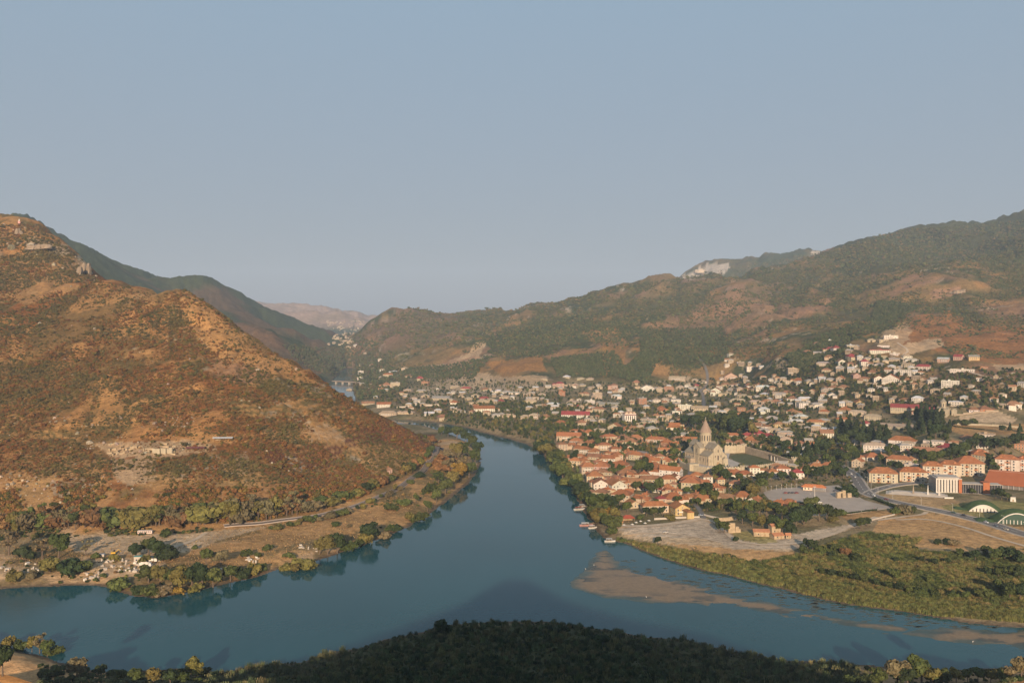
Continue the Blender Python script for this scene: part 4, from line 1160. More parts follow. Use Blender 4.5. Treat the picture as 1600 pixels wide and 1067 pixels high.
# --- the cathedral
def cathedral():
    bx, by, bz = place(1122, 727, 10.6)
    ax = math.atan2(19, 46)                      # the long axis runs away to the left
    t = thing('cathedral', 'tall sandstone cathedral with conical dome roof inside its walled yard', 'cathedral', (bx, by, bz), ax)
    S, SD, RF = M['stone'], M['stone_dark'], M['stone_roof']
    Ln, Wn, Wt = 50.0, 12.5, 25.5
    he, hr_, ha = 19.0, 24.5, 11.0
    m_ = MB(); m_.box(0, Ln / 2, -3, Wn, Ln, he + 3); m_.gable(0, Ln / 2, he, Wn - .02, Ln - .02, hr_ - he, 0, 'y'); m_.build('nave', S, t)
    r_ = MB(); r_.slabgable(0, Ln / 2, he - .1, Wn + 1.2, Ln + .9, (hr_ - he) * (Wn + 1.2) / Wn, 0, 'y', .35); r_.build('nave_roof', RF, t)
    for sg in (-1, 1):
        xw = (Wt - Wn) / 2; xc = sg * (Wn / 2 + xw / 2 - .02)
        a = MB(); a.box(xc, Ln / 2 + .4, -3, xw, Ln - .8, ha + 3)
        # sloping top of the aisle
        i0 = sg * Wn / 2; i1 = sg * Wt / 2
        a.solid([(i0, .4, ha), (i1, .4, ha), (i0, .4, ha + 4.6), (i0, Ln - .4, ha), (i1, Ln - .4, ha), (i0, Ln - .4, ha + 4.6)], [(0, 1, 2), (3, 5, 4), (1, 4, 5, 2), (0, 2, 5, 3)])
        a.build('aisle', S, t)
        q = MB(); e = sg * (Wt / 2 + .6)
        q.solid([(i0, 0, ha + 4.7), (e, 0, ha - .35), (e, Ln, ha - .35), (i0, Ln, ha + 4.7), (i0, 0, ha + 5.05), (e, 0, ha), (e, Ln, ha), (i0, Ln, ha + 5.05)],
                [(0, 1, 2, 3), (7, 6, 5, 4), (0, 4, 5, 1), (1, 5, 6, 2), (2, 6, 7, 3)])
        q.build('aisle_roof', RF, t)
        # blind arcade along the flank: half columns and arches
        fl = MB()
        n = 13
        for k in range(n + 1):
            y = 1.2 + (Ln - 2.4) * k / n
            fl.box(sg * (Wt / 2 + .22), y, -2.5, .5, .55, ha + 1.6)
        fl.build('pilaster', SD if sg < 0 else S, t, 'stuff')  # left flank takes the darker stone, right flank the paler
        for k in range(n):
            y = 1.2 + (Ln - 2.4) * (k + .5) / n
            if k % 2 == 0: window_part(t, sg * Wt / 2, y, 4.2, .9, 3.6, 'l' if sg < 0 else 'r', frame=S)
        for k in range(9):
            y = 3.5 + (Ln - 7) * k / 8
            if not (17 < y < 33): window_part(t, sg * Wn / 2, y, ha + 5.6, .8, 1.9, 'l' if sg < 0 else 'r', frame=S)
    # crossing arms
    m_ = MB(); m_.box(0, 25, -3, Wt + .6, 13, he + 2.6); m_.gable(0, 25, he - .4, Wt + .58, 12.98, hr_ - he, 0, 'x'); m_.build('transept', S, t)
    r_ = MB(); r_.slabgable(0, 25, he - .5, Wt + 1.6, 14, (hr_ - he) * 14 / 13, 0, 'x', .35); r_.build('transept_roof', RF, t)
    for sg in (-1, 1):
        window_part(t, sg * (Wt / 2 + .3), 25, 12, 1.2, 5, 'l' if sg < 0 else 'r', frame=S)
        for d_ in (-4, 4): 
            p_ = MB(); p_.box(sg * (Wt / 2 + .5), 25 + d_, -2.5, .5, .7, he + 1.8); p_.build('pilaster', S, t)
    # front: tall stepped blind arches, door recess, windows, cross and cornice
    for k, (x, h) in enumerate(((-5.4, 15.5), (-2.7, 19.2), (2.7, 19.2), (5.4, 15.5), (-9.3, 10.4), (9.3, 10.4), (-12.3, 8.4), (12.3, 8.4))):
        p_ = MB(); yo = -.22 if abs(x) < Wn / 2 else .2
        p_.box(x, yo, -2.5, .55, .5, h + 2.5); p_.build('pilaster', S, t)
    for x, h, w in ((-4.05, 15.5, 2.2), (0, 19.2, 4.9), (4.05, 15.5, 2.2)):
        a = MB(); n = 10
        for k in range(n):
            a0, a1 = math.pi * k / n, math.pi * (k + 1) / n
            pts = []
            for rr_ in (w / 2, w / 2 + .5):
                pts += [(x + rr_ * math.cos(a0), h + rr_ * .9 * math.sin(a0)), (x + rr_ * math.cos(a1), h + rr_ * .9 * math.sin(a1))]
            a.solid([(q[0], yy, q[1]) for yy in (-.42, .02) for q in pts], [(0, 1, 3, 2), (0, 4, 5, 1), (2, 3, 7, 6)])
        a.build('blind_arch', S, t)
    window_part(t, 0, 0, 6.2, 1.5, 5.2, 'f', frame=M['stone_dark'], fw=.35)
    window_part(t, 0, 0, 15.2, 1.1, 3.0, 'f', frame=S)
    for x in (-9.3, 9.3): window_part(t, x, .4, 4.6, .9, 3.0, 'f', frame=S)
    for x in (-4, 4): window_part(t, x, 0, 9.4, .8, 2.4, 'f', frame=S)
    d_ = MB(); d_.box(0, -.1, -.2, 3.4, .3, 4.2); d_.build('door', M['wood'], t)
    # buttress porch in front of the right flank, apse block
    e_ = MB(); e_.box(8.6, -1.4, -3, 6.4, 3.2, 10.4); e_.gable(8.6, -1.4, 7.4, 6.38, 3.18, 1.6, 0, 'y'); e_.build('chapel', S, t)
    e_ = MB(); e_.slabgable(8.6, -1.4, 7.3, 7.2, 3.6, 1.8, 0, 'y', .25); e_.build('chapel_roof', RF, t)
    # drum with twelve windows and blind arches
    R = 6.3; zc = 25
    d_ = MB(); d_.box(0, zc, he - 2, 14.2, 14.2, 6.2); d_.build('drum_base', S, t)
    d_ = MB(); d_.cone(0, zc, he + 3, 35.2, R, R, 24); d_.cone(0, zc, 35.2, 36.0, R + .55, R + .75, 24); d_.cone(0, zc, he + 4.3, he + 5.1, R + .5, R + .4, 24)
    dr_ = d_.build('drum', S, t)
    for k in range(12):
        a = 2 * math.pi * (k + .5) / 12
        w_ = MB(); w_.box(0, 0, 0, .5, 1.0, 6.2); o = w_.build('window', M['glass'], dr_, loc=(R * .985 * math.cos(a), zc + R * .985 * math.sin(a), 26.2), rz=a)
        f_ = MB(); a2 = 2 * math.pi * k / 12; f_.cone(0, 0, 0, 8.6, .38, .38, 6); f_.build('column', S, dr_, loc=(R * 1.01 * math.cos(a2), zc + R * 1.01 * math.sin(a2), 25.0))
    c_ = MB(); c_.cone(0, zc, 36.0, 50.4, R + .8, .25, 24); c_.cone(0, zc, 50.2, 51.0, .45, .45, 10); co_ = c_.build('cone_roof', M['tile_roof_grey'], t)
    rb_ = MB()
    for k in range(12):
        a = 2 * math.pi * k / 12
        p0 = Vector(((R + .85) * math.cos(a), zc + (R + .85) * math.sin(a), 36.05)); p1 = Vector((.3 * math.cos(a), zc + .3 * math.sin(a), 50.3)); tn = Vector((-math.sin(a), math.cos(a), 0)) * .12; up = Vector((math.cos(a), math.sin(a), .4)) * .15
        rb_.solid([p0 - tn, p0 + tn, p1 + tn, p1 - tn, p0 + up, p1 + up], [(0, 4, 5, 3), (4, 1, 2, 5)])
    rb_.build('rib', M['tile_roof_grey'], co_)
    x_ = MB(); x_.box(0, zc, 50.9, .22, .22, 3.2); x_.box(0, zc, 52.7, 1.5, .2, .22); x_.build('cross', M['steel'], co_)
    # lean-to and vestry at the far end and on the left flank
    e_ = MB(); e_.box(-16.2, 34, -3, 6.6, 13, 8.4); e_.build('vestry', SD, t)
    e_ = MB(); e_.hip(-16.2, 34, 5.4, 7.6, 14, 1.8); e_.build('vestry_roof', RF, t)
cathedral()

# --- the fortified wall round the yard
def yard_wall():
    t = thing('fortress_wall', 'long crenellated sandstone wall enclosing the cathedral yard', 'wall', (0, 0, 0))
    def seg(p, q, hz_, base, mat=M['stone'], th=1.6, mer=True):
        (x0, y0), (x1, y1) = p, q
        ln = math.hypot(x1 - x0, y1 - y0); a = math.atan2(y1 - y0, x1 - x0)
        m_ = MB(); m_.box(0, 0, -3, ln, th, hz_ + 3)
        if mer:
            n = int(ln / 3.0)
            for k in range(n): m_.box(-ln / 2 + (k + .5) * ln / n, -.35, hz_, ln / n * .58, th * .5, 1.1)
        m_.build('wall_section', mat, t, loc=((x0 + x1) / 2, (y0 + y1) / 2, base), rz=a)
    def tower(p, base, h, r=3.4):
        m_ = MB(); m_.cone(0, 0, -3, h, r * 1.08, r, 12)
        for k in range(8):
            a = 2 * math.pi * k / 8; m_.box(r * .9 * math.cos(a), r * .9 * math.sin(a), h, 1.0, .8, 1.1, 0, a)
        m_.build('tower', M['stone'], t, loc=(p[0], p[1], base))
    fr = [on_level(a, b_, 9.0) for a, b_ in ((1078, 737), (1104, 741), (1133, 741), (1160, 740), (1196, 736), (1226, 732), (1241, 728))]
    for p, q in zip(fr[:-1], fr[1:]): seg(p, q, 7.2, 9.0)
    tower(fr[-1], 9.0, 9.5); tower(fr[3], 9.0, 8.2, 2.6)
    bk = [on_level(a, b_, 11.0) for a, b_ in ((1132, 707), (1150, 707), (1163, 706))]
    for p, q in zip(bk[:-1], bk[1:]): seg(p, q, 8.6, 11.0)
    tower(bk[-1], 11.0, 9.6, 3.0)
    rt = [on_level(a, b_, 11.0) for a, b_ in ((1163, 706), (1180, 711), (1202, 717), (1222, 724), (1241, 730))]
    for p, q in zip(rt[:-1], rt[1:]): seg(p, q, 7.6, 10.5, M['stone_dark'])
    lf = [on_level(a, b_, 9.5) for a, b_ in ((1078, 737), (1063, 730), (1058, 722), (1064, 713))]
    for p, q in zip(lf[:-1], lf[1:]): seg(p, q, 6.4, 9.5)
    # gatehouse block at the corner
    g = on_level(1084, 738, 9.0); m_ = MB(); m_.box(0, 0, -3, 11, 8, 12.5); m_.build('gatehouse', M['stone'], t, loc=(g[0], g[1] + 4, 9.0), rz=.15)
    # props of the wooden gallery on the right-hand stretch
    for k in range(7):
        f = k / 6; x, y = on_level(1204 + 30 * f, 719 + 9 * f, 10.5)
        m_ = MB(); m_.box(0, 0, 0, .6, .6, 6.4); m_.build('post', M['white'], t, loc=(x, y - 2.6, 10.3))
    a = on_level(1203, 718, 10.5); b_ = on_level(1238, 729, 10.5)
    ln = math.hypot(b_[0] - a[0], b_[1] - a[1]); m_ = MB(); m_.box(0, 0, 0, ln, 3.8, .35); m_.build('gallery_roof', M['wood'], t, loc=((a[0] + b_[0]) / 2, (a[1] + b_[1]) / 2 - 1.8, 16.9), rz=math.atan2(b_[1] - a[1], b_[0] - a[0]))
yard_wall()
lw = MB(); lp = [on_level(a, b_, 10.62) for a, b_ in ((1141, 713), (1150, 709), (1166, 708.5), (1186, 714), (1202, 719), (1214, 724), (1190, 728), (1165, 725), (1146, 719))]
lw.prism(lp, 9.5, 10.62); lw.build('lawn', M['grass'], None, 'structure')
yp = MB(); yq = [on_level(a, b_, 10.56) for a, b_ in ((1082, 733), (1086, 720), (1133, 703), (1141, 707), (1138, 716), (1165, 727), (1205, 728), (1160, 736), (1110, 738))]
yp.prism(yq, 9.0, 10.56); yp.build('paved_yard', M['concrete'], None, 'structure')

# --- arcade building left of the cathedral
def arcade():
    x, y, z = ground(1047, 712)
    t = thing('arcade_building', 'stone palace front with a row of small arches left of the cathedral', 'building', (x, y + 5, z), -math.atan2(x, y) - .16)
    m_ = MB(); m_.box(0, 0, -4, 27, 9, 11); m_.build('wall', M['stone_dark'], t)
    r_ = MB(); r_.slabgable(0, 0, 7, 28, 10, 2.2, 0, 'x', .25); r_.build('roof', M['roof'], t, color=(.38, .16, .07))
    for k in range(8):
        window_part(t, -11 + k * 3.15, -4.5, 4.2, 1.3, 1.9, 'f', frame=M['stone'], name='arch_window')
    m_ = MB(); m_.box(17.4, 1, -4, 8, 8, 9.4); m_.build('annex', M['concrete'], t)
    for k in range(2): window_part(t, 15.6 + k * 3.4, -3, 2.5, 1.9, 1.9, 'f', frame=M['stone'])
    FOOT.append((x, y + 5, 14))
arcade()
def slate_hall():
    x, y, z = ground(1003, 712)
    t = thing('slate_roofed_hall', 'low hall with a broad dark slate roof among orange roofs', 'building', (x, y + 4, z), -math.atan2(x, y) - .35)
    m_ = MB(); m_.box(0, 0, -3, 17, 11, 6.2); m_.build('wall', M['wall'], t, color=(.46, .37, .27))
    r_ = MB(); r_.hip(0, 0, 3.2, 19, 13, 2.2); r_.build('roof', M['roof'], t, color=(.17, .155, .15))
    for k in range(4): window_part(t, -6 + k * 4, -5.5, 1, 1.2, 1.4, 'f')
    FOOT.append((x, y + 4, 10))
slate_hall()

# --- white hotel with dark tall windows
def hotel():
    x, y, z = ground(984, 661)
    s = y / FOC
    t = thing('hotel', 'tall white hotel with dark vertical windows and rounded brown gables', 'hotel', (x, y + 7, z), -math.atan2(x, y) + .32)
    W, Dp, h = 19.0, 13.0, 15.0
    m_ = MB(); m_.box(0, 0, -3, W, Dp, h + 3); m_.build('wall', M['wall'], t, color=(.66, .60, .54))
    r_ = MB(); r_.hip(0, 0, h - .02, W + 1.4, Dp + 1.4, 3.6); ro = r_.build('roof', M['roof'], t, color=(.30, .19, .13))
    for x_ in (-6.2, 0, 6.2):
        g = MB(); n = 8; pts = [(2.3 * math.cos(math.pi * k / n), 3.0 * math.sin(math.pi * k / n)) for k in range(n + 1)]
        g.solid([(p[0], yy, p[1]) for yy in (-.6, 2.6) for p in pts], [tuple(range(n, -1, -1)), tuple(range(n + 1, 2 * n + 2))] + [(k, k + 1, n + 2 + k, n + 1 + k) for k in range(n)])
        go = g.build('gable', M['roof'], ro, color=(.45, .33, .24), loc=(x_, -Dp / 2, h))
    for k in range(5):
        for q, (z0, hh) in enumerate(((1.0, 2.2), (4.6, 7.0))):
            window_part(t, -7.2 + k * 3.6, -Dp / 2, z0, 1.5, hh, 'f')
    for k in range(3):
        for q in range(3): window_part(t, W / 2, -4 + k * 4, 2 + q * 4.2, 1.3, 2.4, 'r')
    p_ = MB(); p_.box(0, -Dp / 2 - .15, 12.3, W + .2, .3, 1.4); p_.build('cornice', M['maroon'], t)
hotel()

# --- flats with orange roofs at the right
def flats(px, py, wpx, st, label, rot, wall=(.53, .45, .35), dormers=2, ratio=.55):
    x, y, z = ground(px, py); s = y / FOC
    W = wpx * s; Dp = W * ratio; sh = 3.1; h = st * sh + .6
    az = math.atan2(x, y)
    t = thing('apartment_building', label, 'apartment building', (x + math.sin(az) * Dp / 2, y + math.cos(az) * Dp / 2, z), -az + rot, 'orange-roofed flats by the main road')
    m_ = MB(); m_.box(0, 0, -3, W, Dp, h + 3)
    nb = max(2, int(W / 8))
    for k in range(nb):        # projecting bays
        m_.box(-W / 2 + (k + .5) * W / nb, -Dp / 2 - .5, -3, W / nb * .5, 1.2, h + 2.6)
    m_.build('wall', M['wall'], t, color=jit(tuple(v * .86 for v in wall), .08))
    r_ = MB(); r_.hip(0, 0, h - .02, W + 1.6, Dp + 2.6, .33 * Dp, 0, .3)
    ro = r_.build('roof', M['roof'], t, color=jit((.285, .112, .05), .1))
    for k in range(dormers):
        dx = -W / 2 + (k + .5) * W / dormers
        d_ = MB(); d_.box(dx, -Dp * .27, h + .6, 2.2, 3.2, 1.5); d_.gable(dx, -Dp * .27, h + 2.1, 2.6, 3.4, .9, 0, 'y'); dd_ = d_.build('dormer', M['roof'], ro, color=(.45, .2, .1))
    for k in range(nb):
        xb = -W / 2 + (k + .5) * W / nb
        for q in range(st):
            window_part(t, xb, -Dp / 2 - 1.1, 1.0 + q * sh, 1.5, 1.7, 'f')
            if k < nb - 1 or nb == 2:
                xo = xb + W / nb * .5 if k < nb - 1 else xb - W / nb
                b_ = MB(); b_.box(xo, -Dp / 2 - .7, q * sh + .1, W / nb * .46, 1.4, .2); b_.box(xo, -Dp / 2 - 1.36, q * sh + .3, W / nb * .46, .08, .9)
                if q > 0: b_.build('balcony', M['brick'] if (k + q) % 2 else M['white'], t)
                window_part(t, xo, -Dp / 2, .5 + q * sh, 1.6, 2.1, 'f', frame=M['wood'])
    for sd_ in ('l', 'r'):
        for k in range(max(2, int(Dp / 4.5))):
            n = max(2, int(Dp / 4.5))
            for q in range(st): window_part(t, (-W if sd_ == 'l' else W) / 2, -Dp / 2 + (k + .5) * Dp / n, 1.0 + q * sh, 1.3, 1.6, sd_)
    pl = MB(); pl.box(0, 0, -3, W + .5, Dp + .5, 3.5); pl.build('plinth', M['brick'], t)
    FOOT.append((x + math.sin(az) * Dp / 2, y + Dp / 2, max(W, Dp) * .55))
flats(1379, 754, 42, 3, 'cream three-storey flats with orange hip roof, at the road bend', .12)
flats(1425, 752, 40, 3, 'cream flats with orange roof, between road-bend flats and courtyard block', .2, ratio=.5)
flats(1456, 747, 30, 4, 'cream flats with round windows and orange roof behind striped hall', .2, ratio=.6)
flats(1483, 745, 30, 4, 'middle block of the cream flats joined behind the striped hall', .16, ratio=.6)
flats(1512, 743, 40, 4, 'largest cream flats with broad orange hip roof and four storeys', .34, ratio=.75, dormers=3)
flats(1573, 736, 34, 4, 'pale flats with tall white bays and orange roof above rust-coloured hall', .1, (.6, .52, .42))
flats(1604, 736, 26, 4, 'pink-cream flats cut off by the picture edge above the rusty hall', .1, (.52, .36, .28))
flats(1531, 722, 22, 3, 'small three-storey cream villa with orange roof uphill of the flats', .3, ratio=.8)

# --- striped hall with glass wings and rusty roofed hall
def striped_hall():
    x, y, z = ground(1503, 770)
    t = thing('striped_hall', 'white public hall with dark vertical slit windows and black glass wing', 'building', (x, y, z), -math.atan2(x, y) + .3)
    W, Dp, h = 24.0, 22.0, 13.5
    m_ = MB(); m_.box(-W / 2, Dp / 2, -2, W, Dp, h + 2); m_.build('wall', M['white'], t)
    for k in range(8):
        f_ = MB(); f_.box(-W + 1.6 + k * 2.7, -.16, .4, .9, .35, h - 1.2); f_.build('window', M['grey_stripe'] if k % 3 == 0 else M['glass'], t)
        f_ = MB(); f_.box(-W + 2.9 + k * 2.7, -.22, -.5, .5, .45, h + .6); f_.build('fin', M['white'], t)
    for k in range(8):
        f_ = MB(); f_.box(-W - .16, 2 + k * 2.9, .4, .35, 1.0, h - 1.2); f_.build('window', M['glass'], t)
        f_ = MB(); f_.box(-W - .2, 3.4 + k * 2.9, -.5, .45, .5, h + .6); f_.build('fin', M['white'], t)
    r_ = MB(); r_.box(-W / 2, Dp / 2, h, W + .4, Dp + .4, .5); r_.box(-W / 2, Dp / 2, h + .5, W - 4, Dp - 4, .8); r_.build('roof', M['concrete'], t)
    q = MB(); q.box(-1.6, -.3, -.5, 3.0, .8, h + .3); q.build('rust_panel', M['rust_panel'], t)
    g = MB(); g.box(10.5, 6, -2, 20.6, 12, 10.6); gl = g.build('glass_wing', M['glass'], t)
    for k in range(9):
        f_ = MB(); f_.box(1.2 + k * 2.3, -.06, -.5, .14, .22, 9.0); f_.build('mullion', M['steel'], gl)
    f_ = MB(); f_.box(10.5, 6, 8.6, 21, 12.6, .5); f_.build('wing_roof', M['concrete'], t)
    c_ = MB(); c_.box(22.4, 4, -2, 6, 10, 13); c_.build('rust_tower', M['rust_panel'], t)
    g = MB(); g.box(31.2, 9, -2, 13, 12, 10); gl = g.build('glass_wing', M['glass'], t)
    for k in range(5):
        f_ = MB(); f_.box(26 + k * 2.6, 2.94, -.5, .14, .22, 8.6); f_.build('mullion', M['steel'], gl)
    f_ = MB(); f_.box(31.2, 9, 8.02, 13.2, 12.4, .4); f_.build('wing_roof', M['concrete'], t)
    st_ = MB()
    for k in range(3): st_.box(12, -1.6 - k * .9, -1.5 - k * .3, 26, 1.6, 1.6)
    st_.build('step', M['concrete'], t)
    FOOT.append((x, y + 12, 28))
striped_hall()
def rust_hall():
    x, y, z = ground(1577, 765)
    t = thing('rust_roofed_hall', 'long low hall under one big rust-coloured sloping roof', 'building', (x, y + 10, z), -math.atan2(x, y) - .06)
    m_ = MB(); m_.box(6, 4, -2, 44, 17, 6); m_.build('wall', M['grey_stripe'], t)
    r_ = MB()
    r_.solid([(-18, -6.5, 4.2), (34, -6.5, 3.6), (34, 14, 15.2), (-14, 14, 15.2), (-18, -6.5, 4.8), (34, -6.5, 4.2), (34, 14, 15.8), (-14, 14, 15.8)],
             [(3, 2, 1, 0), (4, 5, 6, 7), (0, 1, 5, 4), (1, 2, 6, 5), (2, 3, 7, 6), (3, 0, 4, 7)])
    r_.build('roof', M['rust_roof'], t)
    m_ = MB(); m_.box(6, 12.6, 4, 42, .8, 11); m_.build('back_wall', M['concrete'], t)
    for k in range(10):
        p_ = MB(); p_.box(-15 + k * 4.8, -5.6, -2, .4, .4, 6.2); p_.build('post', M['steel'], t)
    FOOT.append((x, y + 12, 26))
rust_hall()
wk = MB(); x, y, z = ground(1583, 783); 
wkt = thing('white_kiosk', 'small white kiosk with splayed walls beside dark bushes', 'kiosk', (x, y, z), -.5)
wk.box(0, 0, -1, 5, 4, 5.0, 0, 0, .8); wk.build('wall', M['white'], wkt)
wk = MB(); wk.box(0, 0, 4, 4.6, 3.8, .3); wk.build('roof', M['concrete'], wkt)
wk = MB(); wk.box(0, -1.75, 0, 1.1, .3, 2.1); wk.build('door', M['wood'], wkt)

# --- turf-roofed halls with arched white fronts
def turf_hall(px, py, wpx, label, glass, nwin, rise_f=.26):
    x, y, z = ground(px, py); s = y / FOC; W = wpx * s; h = W * rise_f; Dp = 22.0
    t = thing('turf_roofed_hall', label, 'building', (x, y, z - .3), -math.atan2(x, y) + .18)
    n = 16; top = lambda u, k=1.0: k * h * (1 - (2 * u / W) ** 2)
    mb_ = MB()
    xs = [-W / 2 + W * k / n for k in range(n + 1)]
    front = [(u, 0, top(u)) for u in xs]
    mb_.face([(W / 2, 0, -1), (-W / 2, 0, -1)] + front)
    mb_.build('front_wall', M['white'] if not glass else M['green_glass'], t)
    # rim
    r_ = MB()
    for k in range(n):
        (a, _, za), (b_, _, zb) = front[k], front[k + 1]
        r_.solid([(a, -.7, za - .1), (b_, -.7, zb - .1), (b_, .5, zb - .1), (a, .5, za - .1), (a, -.7, za + .7), (b_, -.7, zb + .7), (b_, .5, zb + .7), (a, .5, za + .7)],
                 [(0, 1, 5, 4), (4, 5, 6, 7), (3, 2, 1, 0)])
    r_.build('rim', M['white'], t)
    # turf shell behind, running down to the ground
    g = MB(); m_ = 8
    P = [[(u * (1 + .55 * (j / m_)), .3 + Dp * j / m_, top(u) * (1 - (j / m_) ** 2.2) + 4.2 * math.sin(math.pi * min(1, j / m_ * 1.15)) * (j < m_) * (1 - .5 * abs(2 * u / W) ** 3) + .35 - .8 * (j / m_)) for u in xs] for j in range(m_ + 1)]
    for j in range(m_):
        for k in range(n): g.face([P[j][k], P[j][k + 1], P[j + 1][k + 1], P[j + 1][k]])
    for sg in (0, n):
        e = -1 if sg == 0 else 1
        g.face([P[0][sg], (P[0][sg][0] + e * W * .28, 2, -.6), P[m_][sg]][::e])
        k2 = 3 if sg == 0 else n - 3
        g.face([(W / 2 * e, -.1, -.5), (e * W * 1.05, 1.5, -.5), (e * W * .85, 10, 2.6), P[2][sg]][::e])
        g.face([(e * W * 1.05, 1.5, -.5), (e * W * 1.1, 18, -.5), (e * W * .85, 10, 2.6)][::e]); g.face([(e * W * .85, 10, 2.6), (e * W * 1.1, 18, -.5), P[m_][sg], P[2][sg]][::e])
    g.build('turf_roof', M['turf_roof'], t)
    for k in range(nwin):
        u = -W * .36 + W * .72 * k / (nwin - 1); hh = min(2.6, top(u) - 1.6)
        if hh > .5: window_part(t, u, 0, .2, W * .035 if not glass else .2, hh + .6, 'f', pane=M['glass'] if not glass else M['steel'])
    FOOT.append((x, y + 8, W * .6))
turf_hall(1537, 800, 42, 'white arched front with slit windows set into a green mound', False, 7)
turf_hall(1590, 819, 56, 'larger turf-covered hall with pale rim over green glass by the road', True, 9, .3)

# --- plaza kiosk, monument terrace
def kiosk():
    x, y, z = ground(1273, 767)
    t = thing('ticket_pavilion', 'open orange-roofed pavilion at the back edge of the paved square', 'pavilion', (x, y + 3, 9.2), -math.atan2(x, y) - .05)
    m_ = MB(); m_.box(-5.5, 1, -.5, 9, 6, 4); m_.build('wall', M['wall'], t, color=(.62, .5, .38))
    r_ = MB(); r_.hip(0, 0, 3.5, 24, 8.5, 2.4); r_.build('roof', M['roof'], t, color=(.42, .15, .06))
    for k in range(7):
        p_ = MB(); p_.box(-.5 + k * 1.9, -3.6, -.3, .4, .4, 3.9); p_.build('post', M['white'], t)
    for k in range(2): window_part(t, -8 + k * 3.4, -2, .9, 1.2, 1.5, 'f')
    FOOT.append((x, y + 3, 12))
kiosk()
def monument():
    x, y, z = ground(1440, 775)
    t = thing('monument_terrace', 'pale stepped terrace with slender white spires beside the main road', 'monument', (x, y + 8, z), -math.atan2(x, y) + .02)
    for k in range(4):
        m_ = MB(); m_.box(0, k * 2.2, -2, 58 - k * 5, 18 - k * 3.2, 2.2 + k * .35); m_.build('step', M['concrete'], t)
    for xx, h in ((-4, 9.5), (9, 10.5), (19, 10.5)):
        m_ = MB(); m_.cone(xx, 0, .4, h, 1.1, .12, 4, 0, .4); m_.build('spire', M['white'] if xx > 0 else M['stone_dark'], t)
    m_ = MB(); m_.box(27, -9.6, -1, 9, .6, 2.2, 0, .5); m_.build('parapet', M['white'], t)
    FOOT.append((x, y + 8, 26))
monument()

# --- domed church at the right, with its yard
def domed_church():
    x, y, z = ground(1478, 651)
    t = thing('domed_church', 'sandstone church with a grey cone over its round drum, among cypresses', 'church', (x, y + 8, z), -math.atan2(x, y) - .3)
    S = M['stone']
    m_ = MB(); m_.box(0, 0, -4, 15, 17, 15); m_.build('nave', S, t)
    r_ = MB(); r_.slabgable(0, 0, 10.9, 8, 18, 3.2, 0, 'y', .3); r_.slabgable(0, 0, 10.85, 16, 7, 3.2, 0, 'x', .3); r_.build('roof', M['stone_roof'], t)
    m_ = MB(); m_.gable(0, 0, 11, 7, 16.98, 2.8, 0, 'y'); m_.gable(0, 0, 11, 14.98, 6, 2.8, 0, 'x'); m_.build('gable', S, t)
    d_ = MB(); d_.cone(0, 0, 11, 20.5, 4.3, 4.3, 16); d_.cone(0, 0, 20.5, 21.2, 4.8, 4.9, 16); dr_ = d_.build('drum', S, t)
    for k in range(8):
        a = 2 * math.pi * (k + .5) / 8; w_ = MB(); w_.box(0, 0, 0, .4, .9, 4.5); w_.build('window', M['glass'], dr_, loc=(4.25 * math.cos(a), 4.25 * math.sin(a), 14.2), rz=a)
    c_ = MB(); c_.cone(0, 0, 21.2, 26.5, 5.0, .2, 16); c_.build('cone_roof', M['stone_roof'], t)
    for xx in (-4.5, 0, 4.5): window_part(t, xx, -8.5, 3.5, .8, 3.6, 'f', frame=S)
    for yy in (-4.5, 0, 4.5): window_part(t, -7.5, yy, 3.5, .8, 3.6, 'l', frame=S)
    b_ = MB(); b_.box(14, 4, -4, 6, 6, 13.5); b_.gable(14, 4, 9.5, 6.4, 6.4, 2.2, 0, 'y'); b_.build('bell_tower', S, t)
    FOOT.append((x, y + 8, 13))
domed_church()

def low_wall(pts, h, th, mat, label, name='boundary_wall'):
    t = thing(name, label, 'wall', (0, 0, 0))
    P = [ground(*p) for p in pts]
    for a, b_ in zip(P[:-1], P[1:]):
        ln = math.hypot(b_[0] - a[0], b_[1] - a[1]); n = max(1, int(ln / 14))
        for k in range(n):
            f0, f1 = k / n, (k + 1) / n
            x0, y0 = a[0] + (b_[0] - a[0]) * f0, a[1] + (b_[1] - a[1]) * f0; x1, y1 = a[0] + (b_[0] - a[0]) * f1, a[1] + (b_[1] - a[1]) * f1
            m_ = MB(); m_.box(0, 0, -2, math.hypot(x1 - x0, y1 - y0), th, h + 2); m_.build('wall_section', mat, t, loc=((x0 + x1) / 2, (y0 + y1) / 2, min(height(x0, y0), height(x1, y1))), rz=math.atan2(y1 - y0, x1 - x0))
low_wall([(1484, 663), (1530, 665), (1592, 669)], 3.0, .8, M['stone'], 'long pale wall between the dry fields below the domed church')
low_wall([(1490, 650), (1520, 646), (1560, 642)], 3.0, .8, M['stone_dark'], 'stone wall along the upper edge of the brown field')
low_wall([(1022, 812), (1058, 810), (1093, 808)], 1.6, .8, M['concrete'], 'low pale wall between the yellow villa and the dirt yard')
low_wall([(1100, 805), (1125, 812), (1150, 812)], 1.8, .8, M['concrete'], 'low wall round the dry plot at the lane end')
low_wall([(1360, 813), (1380, 808), (1398, 804)], 1.0, .9, M['concrete'], 'low white kerb wall beside the dry grass strip')
low_wall([(620, 638), (650, 635), (690, 634)], 4.0, 1.0, M['concrete'], 'long pale retaining wall above the far river bank')

